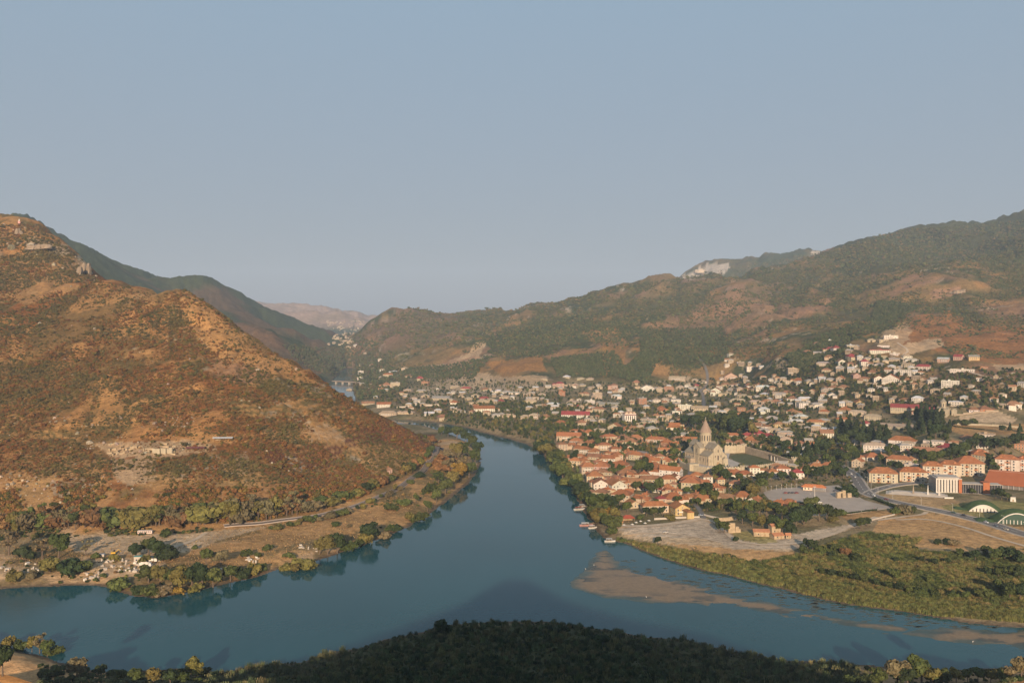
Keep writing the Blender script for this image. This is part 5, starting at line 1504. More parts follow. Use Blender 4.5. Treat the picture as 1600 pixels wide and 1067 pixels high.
# ------------------------------------------------------------------ trees and bushes
def leaf_cloud(lobes, n, size, seed, core=.72):
    """leaf clumps spread over a set of ellipsoid lobes; returns verts, faces"""
    r = np.random.default_rng(seed)
    V, F = [], []
    vol = np.array([l[3] * l[4] for l in lobes]); vol = vol / vol.sum()
    for i in range(n):
        l = lobes[r.choice(len(lobes), p=vol)]
        d = r.normal(size=3); d /= np.linalg.norm(d)
        if d[2] < -.55: d[2] *= -.6
        rad = r.uniform(.78, 1.08)
        c = np.array([l[0] + d[0] * l[3] * rad, l[1] + d[1] * l[3] * rad, l[2] + d[2] * l[4] * rad])
        nrm = d + r.normal(size=3) * .45; nrm /= np.linalg.norm(nrm)
        u = np.cross(nrm, r.normal(size=3)); u /= np.linalg.norm(u); w = np.cross(nrm, u)
        s = size * r.uniform(.6, 1.3)
        i0 = len(V)
        k = 5
        ph = r.uniform(0, 6.28)
        for q in range(k):
            a = ph + 2 * math.pi * q / k; rr_ = s * r.uniform(.55, 1.1)
            V.append(tuple(c + u * rr_ * math.cos(a) + w * rr_ * math.sin(a) + nrm * r.uniform(-.15, .15) * s))
        F.append(tuple(range(i0, i0 + k)))
    # inner masses so that the crown is not a hollow shell
    for l in lobes:
        i0 = len(V); n1, n2 = 6, 4
        for j in range(n2 + 1):
            for k in range(n1):
                th = math.pi * j / n2; a = 2 * math.pi * k / n1 + j
                q = core * r.uniform(.85, 1.05)
                V.append((l[0] + l[3] * q * math.sin(th) * math.cos(a), l[1] + l[3] * q * math.sin(th) * math.sin(a), l[2] + l[4] * q * math.cos(th)))
        for j in range(n2):
            for k in range(n1):
                F.append((i0 + j * n1 + k, i0 + (j + 1) * n1 + k, i0 + (j + 1) * n1 + (k + 1) % n1, i0 + j * n1 + (k + 1) % n1))
    return V, F

def limb(mb_, p0, p1, r0, r1, n=6):
    p0, p1 = Vector(p0), Vector(p1); d = (p1 - p0).normalized(); a = d.orthogonal().normalized(); b_ = d.cross(a)
    vs_ = [tuple(p + (a * math.cos(2 * math.pi * k / n) + b_ * math.sin(2 * math.pi * k / n)) * r_) for p, r_ in ((p0, r0), (p1, r1)) for k in range(n)]
    mb_.solid(vs_, [(k, (k + 1) % n, n + (k + 1) % n, n + k) for k in range(n)])

def crown_mesh(name, kind, n, seed, mats):
    """unit-height tree: crown + (trunk data separately)"""
    r = random.Random(seed)
    tr = MB()
    if kind == 'round':
        lobes = [(r.uniform(-.16, .16), r.uniform(-.16, .16), .58 + r.uniform(-.05, .1), .26, .26)]
        for k in range(7):
            a = 2 * math.pi * k / 7 + r.random(); q = r.uniform(.16, .27); s = r.uniform(.13, .2)
            lobes.append((q * math.cos(a), q * math.sin(a), r.uniform(.36, .8), s, s * r.uniform(.8, 1.1)))
        limb(tr, (0, 0, -.05), (0, 0, .4), .035, .022)
        for k in range(4):
            l = lobes[1 + k]; limb(tr, (0, 0, .25 + .04 * k), (l[0], l[1], l[2]), .016, .006)
        sz = .075
    elif kind == 'tall':
        lobes = [(r.uniform(-.03, .03), r.uniform(-.03, .03), z, .10 + .035 * math.sin(z * 3.2), .13) for z in (.18, .34, .5, .66, .8, .9)]
        lobes[-1] = (0, 0, .9, .06, .12)
        limb(tr, (0, 0, -.05), (0, 0, .7), .022, .01); sz = .05
    elif kind == 'conifer':
        lobes = [(r.uniform(-.02, .02), r.uniform(-.02, .02), z, .30 * (1.05 - z), .11) for z in (.2, .34, .48, .62, .76, .9)]
        limb(tr, (0, 0, -.05), (0, 0, .95), .03, .004); sz = .06
    elif kind == 'sparse':
        lobes = []
        for k in range(9):
            a = 2 * math.pi * k / 9 + r.random(); q = r.uniform(.08, .3); lobes.append((q * math.cos(a), q * math.sin(a), r.uniform(.4, .9), r.uniform(.08, .13), r.uniform(.07, .11)))
        limb(tr, (0, 0, -.05), (0, 0, .5), .03, .016)
        for l in lobes: limb(tr, (0, 0, r.uniform(.22, .45)), (l[0], l[1], l[2]), .013, .004)
        sz = .05; n = int(n * .6)
    else:   # bush
        lobes = [(0, 0, .42, .42, .42)]
        for k in range(6):
            a = 2 * math.pi * k / 6 + r.random(); q = r.uniform(.25, .5); s = r.uniform(.2, .34)
            lobes.append((q * math.cos(a), q * math.sin(a), r.uniform(.2, .62), s, s))
        limb(tr, (0, 0, -.1), (0, 0, .35), .05, .02); sz = .13
    V, F = leaf_cloud(lobes, n, sz, seed)
    me = bpy.data.meshes.new(name); me.from_pydata(V, [], F); me.materials.append(mats[0]); me.update()
    mt_ = bpy.data.meshes.new('trunk'); mt_.from_pydata(tr.v, [], tr.f); mt_.materials.append(M['bark']); mt_.update()
    return me, mt_

KINDS = {'round': [crown_mesh('crown', 'round', 620, 100 + k, (M['leaf'],)) for k in range(4)],
         'bush': [crown_mesh('crown', 'bush', 420, 200 + k, (M['leaf'],)) for k in range(3)],
         'tall': [crown_mesh('crown', 'tall', 420, 300 + k, (M['leaf'],)) for k in range(2)],
         'conifer': [crown_mesh('crown', 'conifer', 460, 400 + k, (M['leaf'],)) for k in range(2)],
         'sparse': [crown_mesh('crown', 'sparse', 520, 500 + k, (M['leaf'],)) for k in range(3)]}
TINT = {'g': ((.052, .064, .018), 'green'), 'd': ((.027, .039, .014), 'dark green'), 'y': ((.115, .098, .028), 'olive yellow'), 's': ((.12, .098, .05), 'grey-brown'),
        'r': ((.15, .082, .035), 'russet'), 'a': ((.20, .125, .025), 'golden yellow'), 'l': ((.078, .09, .026), 'light green')}
FORM_W = {'round': 'broadleaf tree', 'bush': 'bush', 'tall': 'slender cypress', 'conifer': 'conifer', 'sparse': 'thin-crowned tree'}
NAME_W = {'round': 'tree', 'bush': 'bush', 'tall': 'cypress_tree', 'conifer': 'conifer_tree', 'sparse': 'tree'}
SPOTS = [(60, 860, 'the open gravel flat'), (130, 885, 'the rubble yard'), (180, 905, 'the shore below the rubble yard'), (240, 862, 'the white parked trucks'), (270, 915, 'the wooded point'), (330, 905, 'the east side of the wooded point'),
         (390, 890, 'the shore with its pale slabs'), (440, 865, 'the dry meadow'), (500, 865, 'the white debris pile by the shore'), (580, 840, 'the lone round tree'), (650, 800, 'the narrow pebble shore'),
         (720, 740, 'the river bend'), (740, 700, 'the tip of the river bend'), (60, 825, 'the foot of the brown hill'), (180, 825, 'the start of the railway belt'), (300, 822, 'the railway crossing'), (420, 810, 'the middle of the railway belt'), (520, 795, 'the bend of the railway'), (620, 755, 'the rail cutting'),
         (870, 735, 'the waterside of the old town'), (900, 775, 'the upper boat landing'), (930, 805, 'the lower boat landing'), (1000, 805, 'the waterside restaurant'), (1060, 785, 'the lane of old houses'), (1110, 790, 'the dry plot'),
         (1160, 800, 'the orange shed by the grove'), (1210, 815, 'the brick huts'), (1250, 812, 'the grove below the square'), (1180, 745, 'the garden below the yard wall'), (1260, 745, 'the garden above the square'), (1010, 735, 'the heart of the old town'),
         (950, 700, 'the upper old town'), (1150, 675, 'the trees behind the cathedral'), (1230, 700, 'the yard wall gallery'), (1320, 690, 'the dark conifer park'), (1400, 715, 'the white school'), (1460, 680, 'the cypresses below the domed church'),
         (1530, 705, 'the wood behind the flats'), (1400, 810, 'the roadside scrub'), (1330, 830, 'the track end'), (1400, 890, 'the reed bed'), (1520, 880, 'the far reed bed'), (1500, 925, 'the lower reed bed'),
         (30, 1030, 'the sunlit knoll at the bottom'), (130, 1050, 'the knoll edge'), (280, 1050, 'the shaded lower bank'), (690, 980, 'the dark point on the near shore'), (1400, 1050, 'the big trees of the near shore'), (1520, 1055, 'the near shore hedge'), (1560, 770, 'the white kiosk'), (1330, 760, 'the main road bend')]
N_TREE = [0]
TREE_POS = []
def tree(px, py, hpx, tint, form='round', z=None, scale=None):
    x, y, zz = ground(px, py)
    h = hpx * y / FOC * (1.06 if px < 640 and y > 560 else 1.05)
    crown, trunk = random.choice(KINDS[form])
    wide = random.uniform(.9, 1.25) if form != 'bush' else random.uniform(.9, 1.4)
    sp = min(SPOTS, key=lambda q: math.hypot(q[0] - px, 1.5 * (q[1] - py)))
    lb = f"{TINT[tint][1]} {FORM_W[form]} by {sp[2]}"
    t = thing(NAME_W[form], lb, 'bush' if form == 'bush' else 'tree', (x, y, zz - .1), random.uniform(0, 6.28), lb.replace(' by ', 's by ').replace('bushs', 'bushes').replace('cypresss', 'cypresses'))
    t.scale = (h * wide, h * wide * random.uniform(.85, 1.15), h)
    c_ = bpy.data.objects.new('crown', crown); COL.objects.link(c_); c_.parent = t
    c_.color = (*jit(TINT[tint][0], .2), 1)
    u_ = bpy.data.objects.new('trunk', trunk); COL.objects.link(u_); u_.parent = t
    N_TREE[0] += 1
    TREE_POS.append((x, y, h * .4))
def trees(s):
    for w in s.split():
        a = w.split(',')
        tree(float(a[0]), float(a[1]), float(a[2]), a[3][0], {'': 'round', 'b': 'bush', 't': 'tall', 'c': 'conifer', 'p': 'sparse'}[a[3][1:]])
FOOT_A = np.array(FOOT)
def clear_of(x, y, m=1.0, roads=True):
    return not ((FOOT_A[:, 0] - x) ** 2 + (FOOT_A[:, 1] - y) ** 2 < (FOOT_A[:, 2] * m) ** 2).any()
# left bank
trees('14,866,40,sp 40,874,24,db 66,874,34,sp 92,872,38,g 78,894,26,yb 110,896,26,db 128,894,20,gb 134,868,24,sp 20,908,18,yb 50,905,16,sb 150,872,10,gb 178,876,12,yb 212,872,24,d 232,866,28,g 246,872,30,d 262,874,24,db 225,880,14,yb 186,920,20,lb 172,915,10,gb 162,902,8,gb 232,910,28,g 250,914,32,y 268,920,34,g 284,922,38,y 300,920,38,d 316,918,40,d 333,918,30,l 322,884,30,g 345,882,22,s 384,870,14,gb 360,908,24,g 376,905,20,db 394,898,18,yb 408,893,14,gb 276,928,13,ab 238,932,20,gb 215,928,16,db 255,930,18,sb 305,926,16,yb 418,860,11,gb 404,870,8,gb 452,872,11,gb 448,892,14,yb 462,898,18,y 479,892,22,yb 500,866,24,y 512,866,30,y 527,864,32,d 545,862,18,gb 558,856,14,gb 577,848,32,d 570,850,20,yb 601,842,14,sb 620,830,12,db 609,830,12,gb 525,822,9,gb 545,824,7,sb 258,838,12,gb 305,858,8,gb 330,870,10,sb')
trees('655,815,16,gb 668,800,20,g 640,812,14,yb 682,786,22,l 696,772,24,g 708,760,24,y 718,752,30,a 706,742,36,sp 724,742,28,sp 733,746,24,g 742,728,26,g 746,714,24,d 738,702,22,g 728,692,22,d 714,686,20,g 700,684,18,d 690,680,14,g 692,735,24,rb 700,720,18,s 712,716,24,y 722,716,26,g 685,755,18,g 670,770,16,gb 650,785,14,g 632,790,12,gb 610,797,12,gb 676,694,14,r 664,688,10,g')
# belt along the railway
for k in range(66):
    px = -4 + k * 8.0 + random.uniform(-4, 4); b_ = np.interp(px, [0, 300, 420, 520], [829, 822, 812, 794])
    tree(px, b_ + random.uniform(-4, 1), random.uniform(20, 38) if px < 460 else random.uniform(14, 22), random.choice('gyysssylrg'), random.choice(('round', 'sparse', 'sparse', 'bush')))
for k in range(22):
    px = 505 + k * 8 + random.uniform(-3, 3); b_ = np.interp(px, [500, 560, 620, 660, 690], [792, 776, 750, 728, 694])
    tree(px, b_ + random.uniform(-3, 0), random.uniform(11, 18), random.choice('ggyrrd'), random.choice(('round', 'bush')))
for k in range(26):
    px = 420 + k * 10.4 + random.uniform(-4, 4); b_ = np.interp(px, [420, 500, 560, 620, 660, 690], [828, 812, 797, 768, 742, 712])
    tree(px, b_ + random.uniform(-2, 3), random.uniform(7, 13), random.choice('ggyysd'), random.choice(('round', 'bush', 'bush')))
# waterside of the old town
for k in range(34):
    t_ = k / 33; px = np.interp(t_, [0, .3, .6, 1], [846, 872, 900, 948]) + random.uniform(-2, 12); b_ = np.interp(t_, [0, .3, .6, 1], [704, 738, 776, 826])
    tree(px, b_ + random.uniform(-5, 3), random.uniform(14, 25), random.choice('gggdyl'), random.choice(('round', 'round', 'bush')))
for k in range(34):
    px, py = random.uniform(895, 1120), random.uniform(700, 790); x_, y_, z_ = ground(px, py)
    if clear_of(x_, y_, .75): tree(px, py, random.uniform(9, 15), random.choice('ggdy'), random.choice(('round', 'bush')))
trees('942,790,20,g 955,796,22,d 968,790,20,g 980,800,16,g 930,790,18,y 948,808,16,ab 962,806,14,yb 1010,806,14,d 1022,808,16,g 1035,806,16,d 1000,812,10,gb 1048,812,10,yb 1014,775,24,d 1028,772,26,g 995,768,18,g 1000,742,24,g 1012,742,20,d 1006,730,18,d 955,735,16,d 928,692,20,g 935,700,16,g 966,682,16,d 912,705,14,d 925,704,12,g 955,742,12,g 1040,690,16,g 1053,715,16,l 1105,775,22,d 1098,782,18,g 1115,783,18,g 1090,790,14,g 1105,798,14,d 1128,795,18,l 1140,792,16,d 1122,748,24,g 1135,752,20,d 1165,770,24,d 1178,778,24,y 1190,768,22,g 1155,755,16,g 1172,755,16,sp 1190,756,20,d 1205,752,16,g 1222,754,18,d 1240,752,16,g 1232,740,14,db 1262,748,22,g 1278,750,22,d 1292,748,24,g 1306,744,24,d 1318,748,20,d 1300,730,18,g 1330,768,12,db 1334,775,11,db 1322,772,10,db')
trees('1150,806,24,g 1162,804,24,y 1174,806,26,l 1186,808,26,g 1198,806,26,y 1210,808,24,d 1222,812,22,g 1160,818,22,d 1176,822,22,g 1192,824,20,y 1208,828,24,d 1222,834,26,g 1236,838,24,d 1244,822,24,d 1256,820,30,d 1268,812,28,d 1280,814,30,g 1268,800,26,l 1292,814,26,d 1240,806,22,l 1304,808,14,gb 1315,804,10,gb 1124,830,16,d 1132,832,18,g 1120,820,12,g 1300,816,12,yb 956,835,14,gb 1028,850,12,d 1088,866,12,sp 1150,845,8,db')
# park, behind the cathedral, round the flats
trees('1086,672,24,d 1098,668,26,g 1072,668,20,d 1128,672,28,d 1140,676,30,g 1152,680,30,d 1164,678,26,d 1176,682,24,y 1160,664,22,d 1145,660,20,g 1132,690,16,g 1190,690,14,g 1212,700,20,d 1228,706,20,d 1248,712,24,dc 1262,716,26,dc 1276,712,26,dc 1290,708,22,d 1240,722,18,d 1255,730,18,g 1272,728,18,d 1290,724,16,g 1314,676,26,dc 1326,680,28,dc 1338,684,28,dc 1350,686,28,dc 1362,688,28,dc 1374,690,30,dc 1385,690,26,dc 1330,694,24,d 1345,698,22,d 1318,700,22,g 1330,715,22,g 1310,722,22,d 1322,728,22,g 1338,722,18,d')
trees('1432,660,24,dt 1440,664,28,dt 1448,662,30,dt 1456,668,30,dt 1464,670,30,dt 1472,668,28,dt 1442,680,24,dt 1452,684,26,dt 1462,686,26,d 1474,684,24,d 1436,676,20,dt 1430,690,20,d 1420,680,22,dt 1484,678,22,dt 1440,648,20,dt 1494,668,14,d 1508,664,10,gb 1522,662,10,gb 1400,708,14,g 1388,712,16,g 1376,724,16,g 1392,734,16,d 1404,736,16,d 1430,718,20,g 1442,722,22,d 1456,724,20,g 1470,722,20,g 1484,720,22,d 1496,716,24,d 1508,712,22,g 1520,704,20,d 1530,698,22,g 1542,704,22,d 1556,706,24,d 1570,704,22,g 1584,700,24,d 1596,694,20,d 1566,676,12,d 1578,674,14,dc 1594,676,14,dc 1545,725,18,d 1552,732,16,g 1362,742,14,d 1408,744,10,d 1440,764,9,d 1565,780,18,d 1556,778,16,d 1574,782,14,g 1520,772,10,g 1300,700,14,g 1550,742,14,d')
# right bank scrub and reed beds
trees('1345,826,18,g 1355,822,14,d 1400,803,12,gb 1414,802,16,sb 1424,802,12,gb 1480,850,11,db 1490,852,10,sb 1465,850,10,db 1262,858,18,d 1270,862,20,d 1256,868,18,g 1284,864,14,gb 1300,872,12,d 1340,878,14,gb 1310,862,14,gb 1322,868,14,rb 1398,908,20,g 1452,912,14,l 1500,870,14,g 1524,876,18,d 1540,870,18,g 1556,878,22,g 1570,876,22,d 1586,880,22,d 1596,884,20,d 1480,880,10,db 1440,880,12,d 1460,884,12,d 1400,880,10,d 1545,900,14,d 1560,904,18,g 1578,902,20,g 1592,906,22,d 1560,930,28,g 1545,940,22,g 1530,938,20,g 1578,938,30,g 1594,940,30,d 1510,938,16,g 1420,930,16,g 1406,926,16,d 1388,922,14,g 1370,918,14,d 1350,912,14,g 1335,910,16,d 1318,906,16,g 1300,902,14,d 1285,900,12,g 1490,935,14,gb 1440,930,14,gb 1460,934,14,gb')
# near shore
trees('12,1012,20,yb 30,1016,16,gb 62,1022,32,sp 50,1020,26,y 74,1026,26,g 84,1024,16,gb 120,1062,36,s 134,1050,10,db 4,1072,44,d 82,1056,16,gb 66,1056,12,gb 158,1060,22,d 176,1058,14,gb 190,1058,14,gb 212,1070,26,g 240,1070,28,y 266,1072,28,d 285,1070,22,g 305,1060,34,y 298,1058,22,g 690,990,22,d 700,988,14,db 320,1052,10,db 240,1050,8,db 1372,1074,30,g 1402,1072,42,s 1418,1074,36,d 1440,1070,46,g 1456,1074,34,y 1478,1070,26,g 1494,1066,24,y 1512,1066,24,l 1528,1066,26,g 1548,1068,24,y 1562,1066,22,l 1580,1064,26,s 1596,1066,36,s 1346,1072,18,d 1330,1070,18,gb 880,990,12,db 934,1004,14,db 945,1002,12,db 1010,1018,14,db')

# ------------------------------------------------------------------ scattered cover (nobody could count it)
plant_col = bpy.data.collections.new('plant_kinds')
def proto(kind, n, seed):
    me, mt_ = crown_mesh('plant', kind, n, seed, (M['leaf_stuff'],))
    nv = len(me.vertices)
    V = [tuple(v.co) for v in me.vertices] + [tuple(v.co) for v in mt_.vertices]
    F = [tuple(p.vertices) for p in me.polygons] + [tuple(nv + q for q in p.vertices) for p in mt_.polygons]
    m2 = bpy.data.meshes.new('plant'); m2.from_pydata(V, [], F); m2.materials.append(M['leaf_stuff']); m2.materials.append(M['bark'])
    m2.polygons.foreach_set('material_index', [0] * len(me.polygons) + [1] * len(mt_.polygons)); m2.update()
    return bpy.data.objects.new('plant', m2)
def tuft(seed):
    """a clump of upright stems"""
    r = random.Random(seed); m_ = MB()
    for k in range(46):
        a = r.uniform(0, 6.28); q = r.uniform(0, .6); x, y = q * math.cos(a), q * math.sin(a); h = r.uniform(.5, 1.0); w = r.uniform(.05, .1); b_ = r.uniform(0, 6.28); lx, ly = r.uniform(-.2, .2), r.uniform(-.2, .2)
        m_.face([(x - w * math.cos(b_), y - w * math.sin(b_), -.1), (x + w * math.cos(b_), y + w * math.sin(b_), -.1), (x + lx + w * .4, y + ly, h), (x + lx - w * .4, y + ly, h)])
    me = bpy.data.meshes.new('plant'); me.from_pydata(m_.v, [], m_.f); me.materials.append(M['leaf_stuff']); me.update()
    return bpy.data.objects.new('plant', me)
PROTO = {'shrub': [proto('bush', 90, 700 + k) for k in range(4)], 'tree': [proto('round', 170, 720 + k) for k in range(4)] + [proto('conifer', 150, 730)],
         'reed': [tuft(740 + k) for k in range(4)], 'near': [proto('bush', 220, 750 + k) for k in range(3)]}
colls = {}
for k, v in PROTO.items():
    c_ = bpy.data.collections.new('plants_' + k); colls[k] = c_
    for i, o in enumerate(v):
        o.name = f'plant_{k}_{i}'; c_.objects.link(o)
def stone(seed):
    r = random.Random(seed); m_ = MB(); n = 7; lv = [(-.4, .8), (.25, 1.0), (.7, .7), (.95, .3)]
    V = [(f * r.uniform(.8, 1.2) * math.cos(2 * math.pi * k / n), f * r.uniform(.6, 1.1) * math.sin(2 * math.pi * k / n), z + r.uniform(-.1, .1)) for z, f in lv for k in range(n)]
    m_.solid(V, [(a * n + k, a * n + (k + 1) % n, (a + 1) * n + (k + 1) % n, (a + 1) * n + k) for a in range(3) for k in range(n)] + [tuple(range(3 * n, 4 * n))])
    me = bpy.data.meshes.new('stone'); me.from_pydata(m_.v, [], m_.f); me.materials.append(M['leaf_stuff']); me.update()
    return bpy.data.objects.new(f'stone_{seed}', me)
def scatter(name, label, kind, pts, size, tint):
    """pts (n,3), size (n,), tint (n,3): one object that carries all plants of a cover"""
    n = len(pts)
    me = bpy.data.meshes.new(name)
    me.vertices.add(n); me.vertices.foreach_set('co', np.asarray(pts, np.float32).ravel())
    a = me.attributes.new('psize', 'FLOAT', 'POINT'); a.data.foreach_set('value', np.asarray(size, np.float32))
    a = me.attributes.new('prot', 'FLOAT', 'POINT'); a.data.foreach_set('value', rng.uniform(0, 6.28, n).astype(np.float32))
    a = me.attributes.new('tint', 'FLOAT_COLOR', 'POINT'); c4 = np.ones((n, 4), np.float32); c4[:, :3] = tint; a.data.foreach_set('color', c4.ravel())
    me.update()
    o = bpy.data.objects.new(name, me); COL.objects.link(o)
    o['kind'] = 'stuff'; o['label'] = label
    ng = bpy.data.node_groups.new('plant_cover', 'GeometryNodeTree')
    ng.interface.new_socket('Geometry', in_out='INPUT', socket_type='NodeSocketGeometry'); ng.interface.new_socket('Geometry', in_out='OUTPUT', socket_type='NodeSocketGeometry')
    N = ng.nodes; gi = N.new('NodeGroupInput'); go = N.new('NodeGroupOutput')
    ip = N.new('GeometryNodeInstanceOnPoints'); ci = N.new('GeometryNodeCollectionInfo')
    ci.inputs['Collection'].default_value = colls[kind]; ci.inputs['Separate Children'].default_value = True; ci.inputs['Reset Children'].default_value = True
    ip.inputs['Pick Instance'].default_value = True
    def named(nm_, ty):
        q = N.new('GeometryNodeInputNamedAttribute'); q.data_type = ty; q.inputs['Name'].default_value = nm_
        return q.outputs['Attribute']
    rv = N.new('FunctionNodeRandomValue'); rv.data_type = 'INT'; rv.inputs[4].default_value = 0; rv.inputs[5].default_value = len(PROTO[kind]) - 1
    cx_ = N.new('ShaderNodeCombineXYZ'); ng.links.new(named('prot', 'FLOAT'), cx_.inputs[2])
    L_ = ng.links
    L_.new(gi.outputs[0], ip.inputs['Points']); L_.new(ci.outputs[0], ip.inputs['Instance']); L_.new(rv.outputs[2], ip.inputs['Instance Index'])
    L_.new(cx_.outputs[0], ip.inputs['Rotation']); L_.new(named('psize', 'FLOAT'), ip.inputs['Scale'])
    L_.new(ip.outputs[0], go.inputs[0])
    md = o.modifiers.new('cover', 'NODES'); md.node_group = ng
    return o

def clear_of(x, y, m=1.0, roads=True):
    if ((FOOT_A[:, 0] - x) ** 2 + (FOOT_A[:, 1] - y) ** 2 < (FOOT_A[:, 2] * m) ** 2).any():
        return False
    return True
ROADMASK = None
def road_far(X, Y):
    d = np.full(X.shape, 1e9)
    for line, w in ROADS:
        d = np.minimum(d, polydist(line, X, Y, False) - w / 2)
    return d
def poly(s): return [tuple(float(q) for q in w.split(',')) for w in s.split()]
def sample(polys, n, ymin=0, ymax=20000, avoid=True, zmin=.3, keep=None, margin=1.0, road_gap=1.5):
    """points where the land shows inside photograph outlines, away from buildings, roads and water"""
    out_ = []
    for pl in polys:
        P = poly(pl) if isinstance(pl, str) else pl
        xs = [p[0] for p in P]; ys = [p[1] for p in P]
        area = (max(xs) - min(xs)) * (max(ys) - min(ys))
        k = int(n / len(polys) * 2.2) + 20
        qx = rng.uniform(min(xs), max(xs), k); qy = rng.uniform(min(ys), max(ys), k)
        ok = inside(P, qx, qy)
        for px, py in zip(qx[ok], qy[ok]):
            x, y, z = ground(px, py)
            if y < ymin or y > ymax or z < zmin: continue
            if avoid and not clear_of(x, y, margin): continue
            out_.append((x, y, z, px, py))
    out_ = np.array(out_)
    if len(out_) and avoid:
        out_ = out_[road_far(out_[:, 0], out_[:, 1]) > road_gap]
        for fz, pl in FLATS:
            out_ = out_[~inside(pl, out_[:, 0], out_[:, 1])]
    if keep is not None and len(out_):
        out_ = out_[keep(out_)]
    if len(out_) > n:
        out_ = out_[rng.permutation(len(out_))[:n]]
    return out_
def tints(n, cols_, p=None, var=.25):
    c_ = np.array(cols_)[rng.choice(len(cols_), n, p=p)]
    return c_ * rng.uniform(1 - var, 1 + var, (n, 1)) * rng.uniform(.92, 1.08, (n, 3))
G_ = TINT['g'][0]; D_ = TINT['d'][0]; Y_ = TINT['y'][0]; S_ = TINT['s'][0]; R_ = TINT['r'][0]; A_ = TINT['a'][0]; L_t = TINT['l'][0]

# left hill scrub: russet and olive, thinner where the grass is dry
q = sample(['-160,350 60,352 140,415 160,440 250,462 290,452 400,530 500,592 600,655 690,690 660,730 560,780 400,815 -160,828'], 70000, 650, 2250, avoid=True,
           keep=lambda o: fbm(o[:, 0] / 35, o[:, 1] / 35, 91, 4) * .6 + fbm(o[:, 0] / 90, o[:, 1] / 90, 92, 3) * .4 + .16 * (.5 - gully(o[:, 0], o[:, 1], 75.0, 201)) > rng.uniform(.33, .54, len(o)))
q = q[~(inside(poly('284,452 330,484 500,598 470,600 345,560 306,530 288,490'), q[:, 3], q[:, 4]) & (rng.random(len(q)) < .6))]
q = q[~(inside(poly('150,440 235,455 200,480 60,560 0,590 0,560 90,500'), q[:, 3], q[:, 4]) & (rng.random(len(q)) < .5))]
q = q[~(inside(poly('120,690 340,680 350,706 250,716 160,718'), q[:, 3], q[:, 4]) & (rng.random(len(q)) < .85))]
hf = sstep(60, 190, q[:, 2]); nz = fbm(q[:, 0] / 60, q[:, 1] / 60, 93, 3)
tc = tints(len(q), [R_, (.15, .085, .035), (.10, .085, .035), Y_], [.38, .25, .25, .12])
gm = (nz + hf * .12 > .57) | (rng.random(len(q)) < .08); tc[gm] = tints(int(gm.sum()), [(.105, .092, .04), (.08, .078, .034)])
low = (q[:, 4] > 760); tc[low] = tints(int(low.sum()), [R_, (.2, .12, .045), Y_, G_], [.4, .25, .2, .15])
sz = rng.lognormal(.36, .52, len(q)) * np.clip(q[:, 1] / 1150, .8, 1.3) * np.where(q[:, 4] > 765, 1.7, 1.0)
scatter('hill_scrub_vegetation', 'russet and olive scrub covering the big left hill', 'shrub', q[:, :3] - [0, 0, .25], np.clip(sz, .6, 5), tc * np.array([.98, .86, .72]))
for i_, (pl_, n_) in enumerate(((['0,350 60,352 140,415 160,440 120,440 60,400 0,390'], 150), (['0,440 300,452 500,600 640,690 400,760 0,810'], 170), (['60,650 300,652 300,668 60,668', '120,690 300,690 300,715 150,716', '0,740 150,735 150,790 0,795'], 190))):
    if i_ == 0: PROTO['stone'] = [stone(770 + k) for k in range(4)]; colls['stone'] = bpy.data.collections.new('plants_stone'); [colls['stone'].objects.link(o) for o in PROTO['stone']]
    q = sample(pl_, n_, 650, 2300, keep=lambda o: fbm(o[:, 0] / 25, o[:, 1] / 25, 111, 3) > .52)
    scatter('hill_rubble', 'loose pale rocks on the brown hill', 'stone', q[:, :3], rng.lognormal(-.1, .5, len(q)) * (1.6 if i_ == 0 else 1.0), tints(len(q), [(.25, .205, .155), (.29, .23, .17), (.20, .155, .11)]))

# woods and scrub on the right-hand mountains
q = sample(['560,520 650,476 800,482 900,460 1060,434 1310,388 1400,360 1780,330 1780,560 1500,560 1420,510 1380,530 1240,560 1130,560 1080,590 880,590 850,555 760,560 700,545 660,590 600,575 560,540'], 48000, 1500, 6500, avoid=False,
           keep=lambda o: fbm(o[:, 0] / 140, o[:, 1] / 140, 95, 4) * .5 + fbm(o[:, 0] / 50, o[:, 1] / 50, 96, 4) * .5 + .12 * sstep(260, 450, o[:, 2]) + .26 * (.42 - gully(o[:, 0], o[:, 1], 230.0, 207)) > rng.uniform(.40, .60, len(o)))
tc = tints(len(q), [(.062, .076, .030), (.095, .096, .038), (.14, .105, .048)], [.4, .35, .25])
scatter('mountain_woods', 'dark green woods and scrub over the mountains right of the river', 'shrub', q[:, :3] - [0, 0, .6], rng.lognormal(1.28, .33, len(q)) * np.clip(q[:, 1] / 2600, .75, 1.5), tc)
q = sample(['770,520 850,497 950,502 1005,520 960,545 905,532 850,560 760,555', '860,560 960,550 990,588 870,590', '1000,515 1130,512 1140,562 1080,580 1000,562', '960,590 1010,545 1030,560 1010,602', '1370,470 1440,480 1400,500 1360,510', '600,577 700,572 770,556 740,592 690,592 610,592', '1250,540 1400,480 1420,500 1300,545', '1225,560 1300,520 1330,545 1250,580'], 9000, 1500, 4000, avoid=True)
scatter('forest', 'dense dark forest patches on the slopes above the town', 'tree', q[:, :3] - [0, 0, .5], rng.uniform(4, 9, len(q)), tints(len(q), [(.05, .066, .028), (.068, .084, .034), (.085, .09, .04)]))
q = sample(['440,540 520,545 560,500 545,500 600,560 640,600 600,640 560,640 520,590 470,572'], 2600, 2000, 9000, avoid=True)
scatter('valley_woods', 'dark woods on the valley floor upstream', 'tree', q[:, :3] - [0, 0, .5], rng.uniform(6, 11, len(q)), tints(len(q), [(.06, .075, .034), (.08, .088, .038), (.10, .085, .045)]))

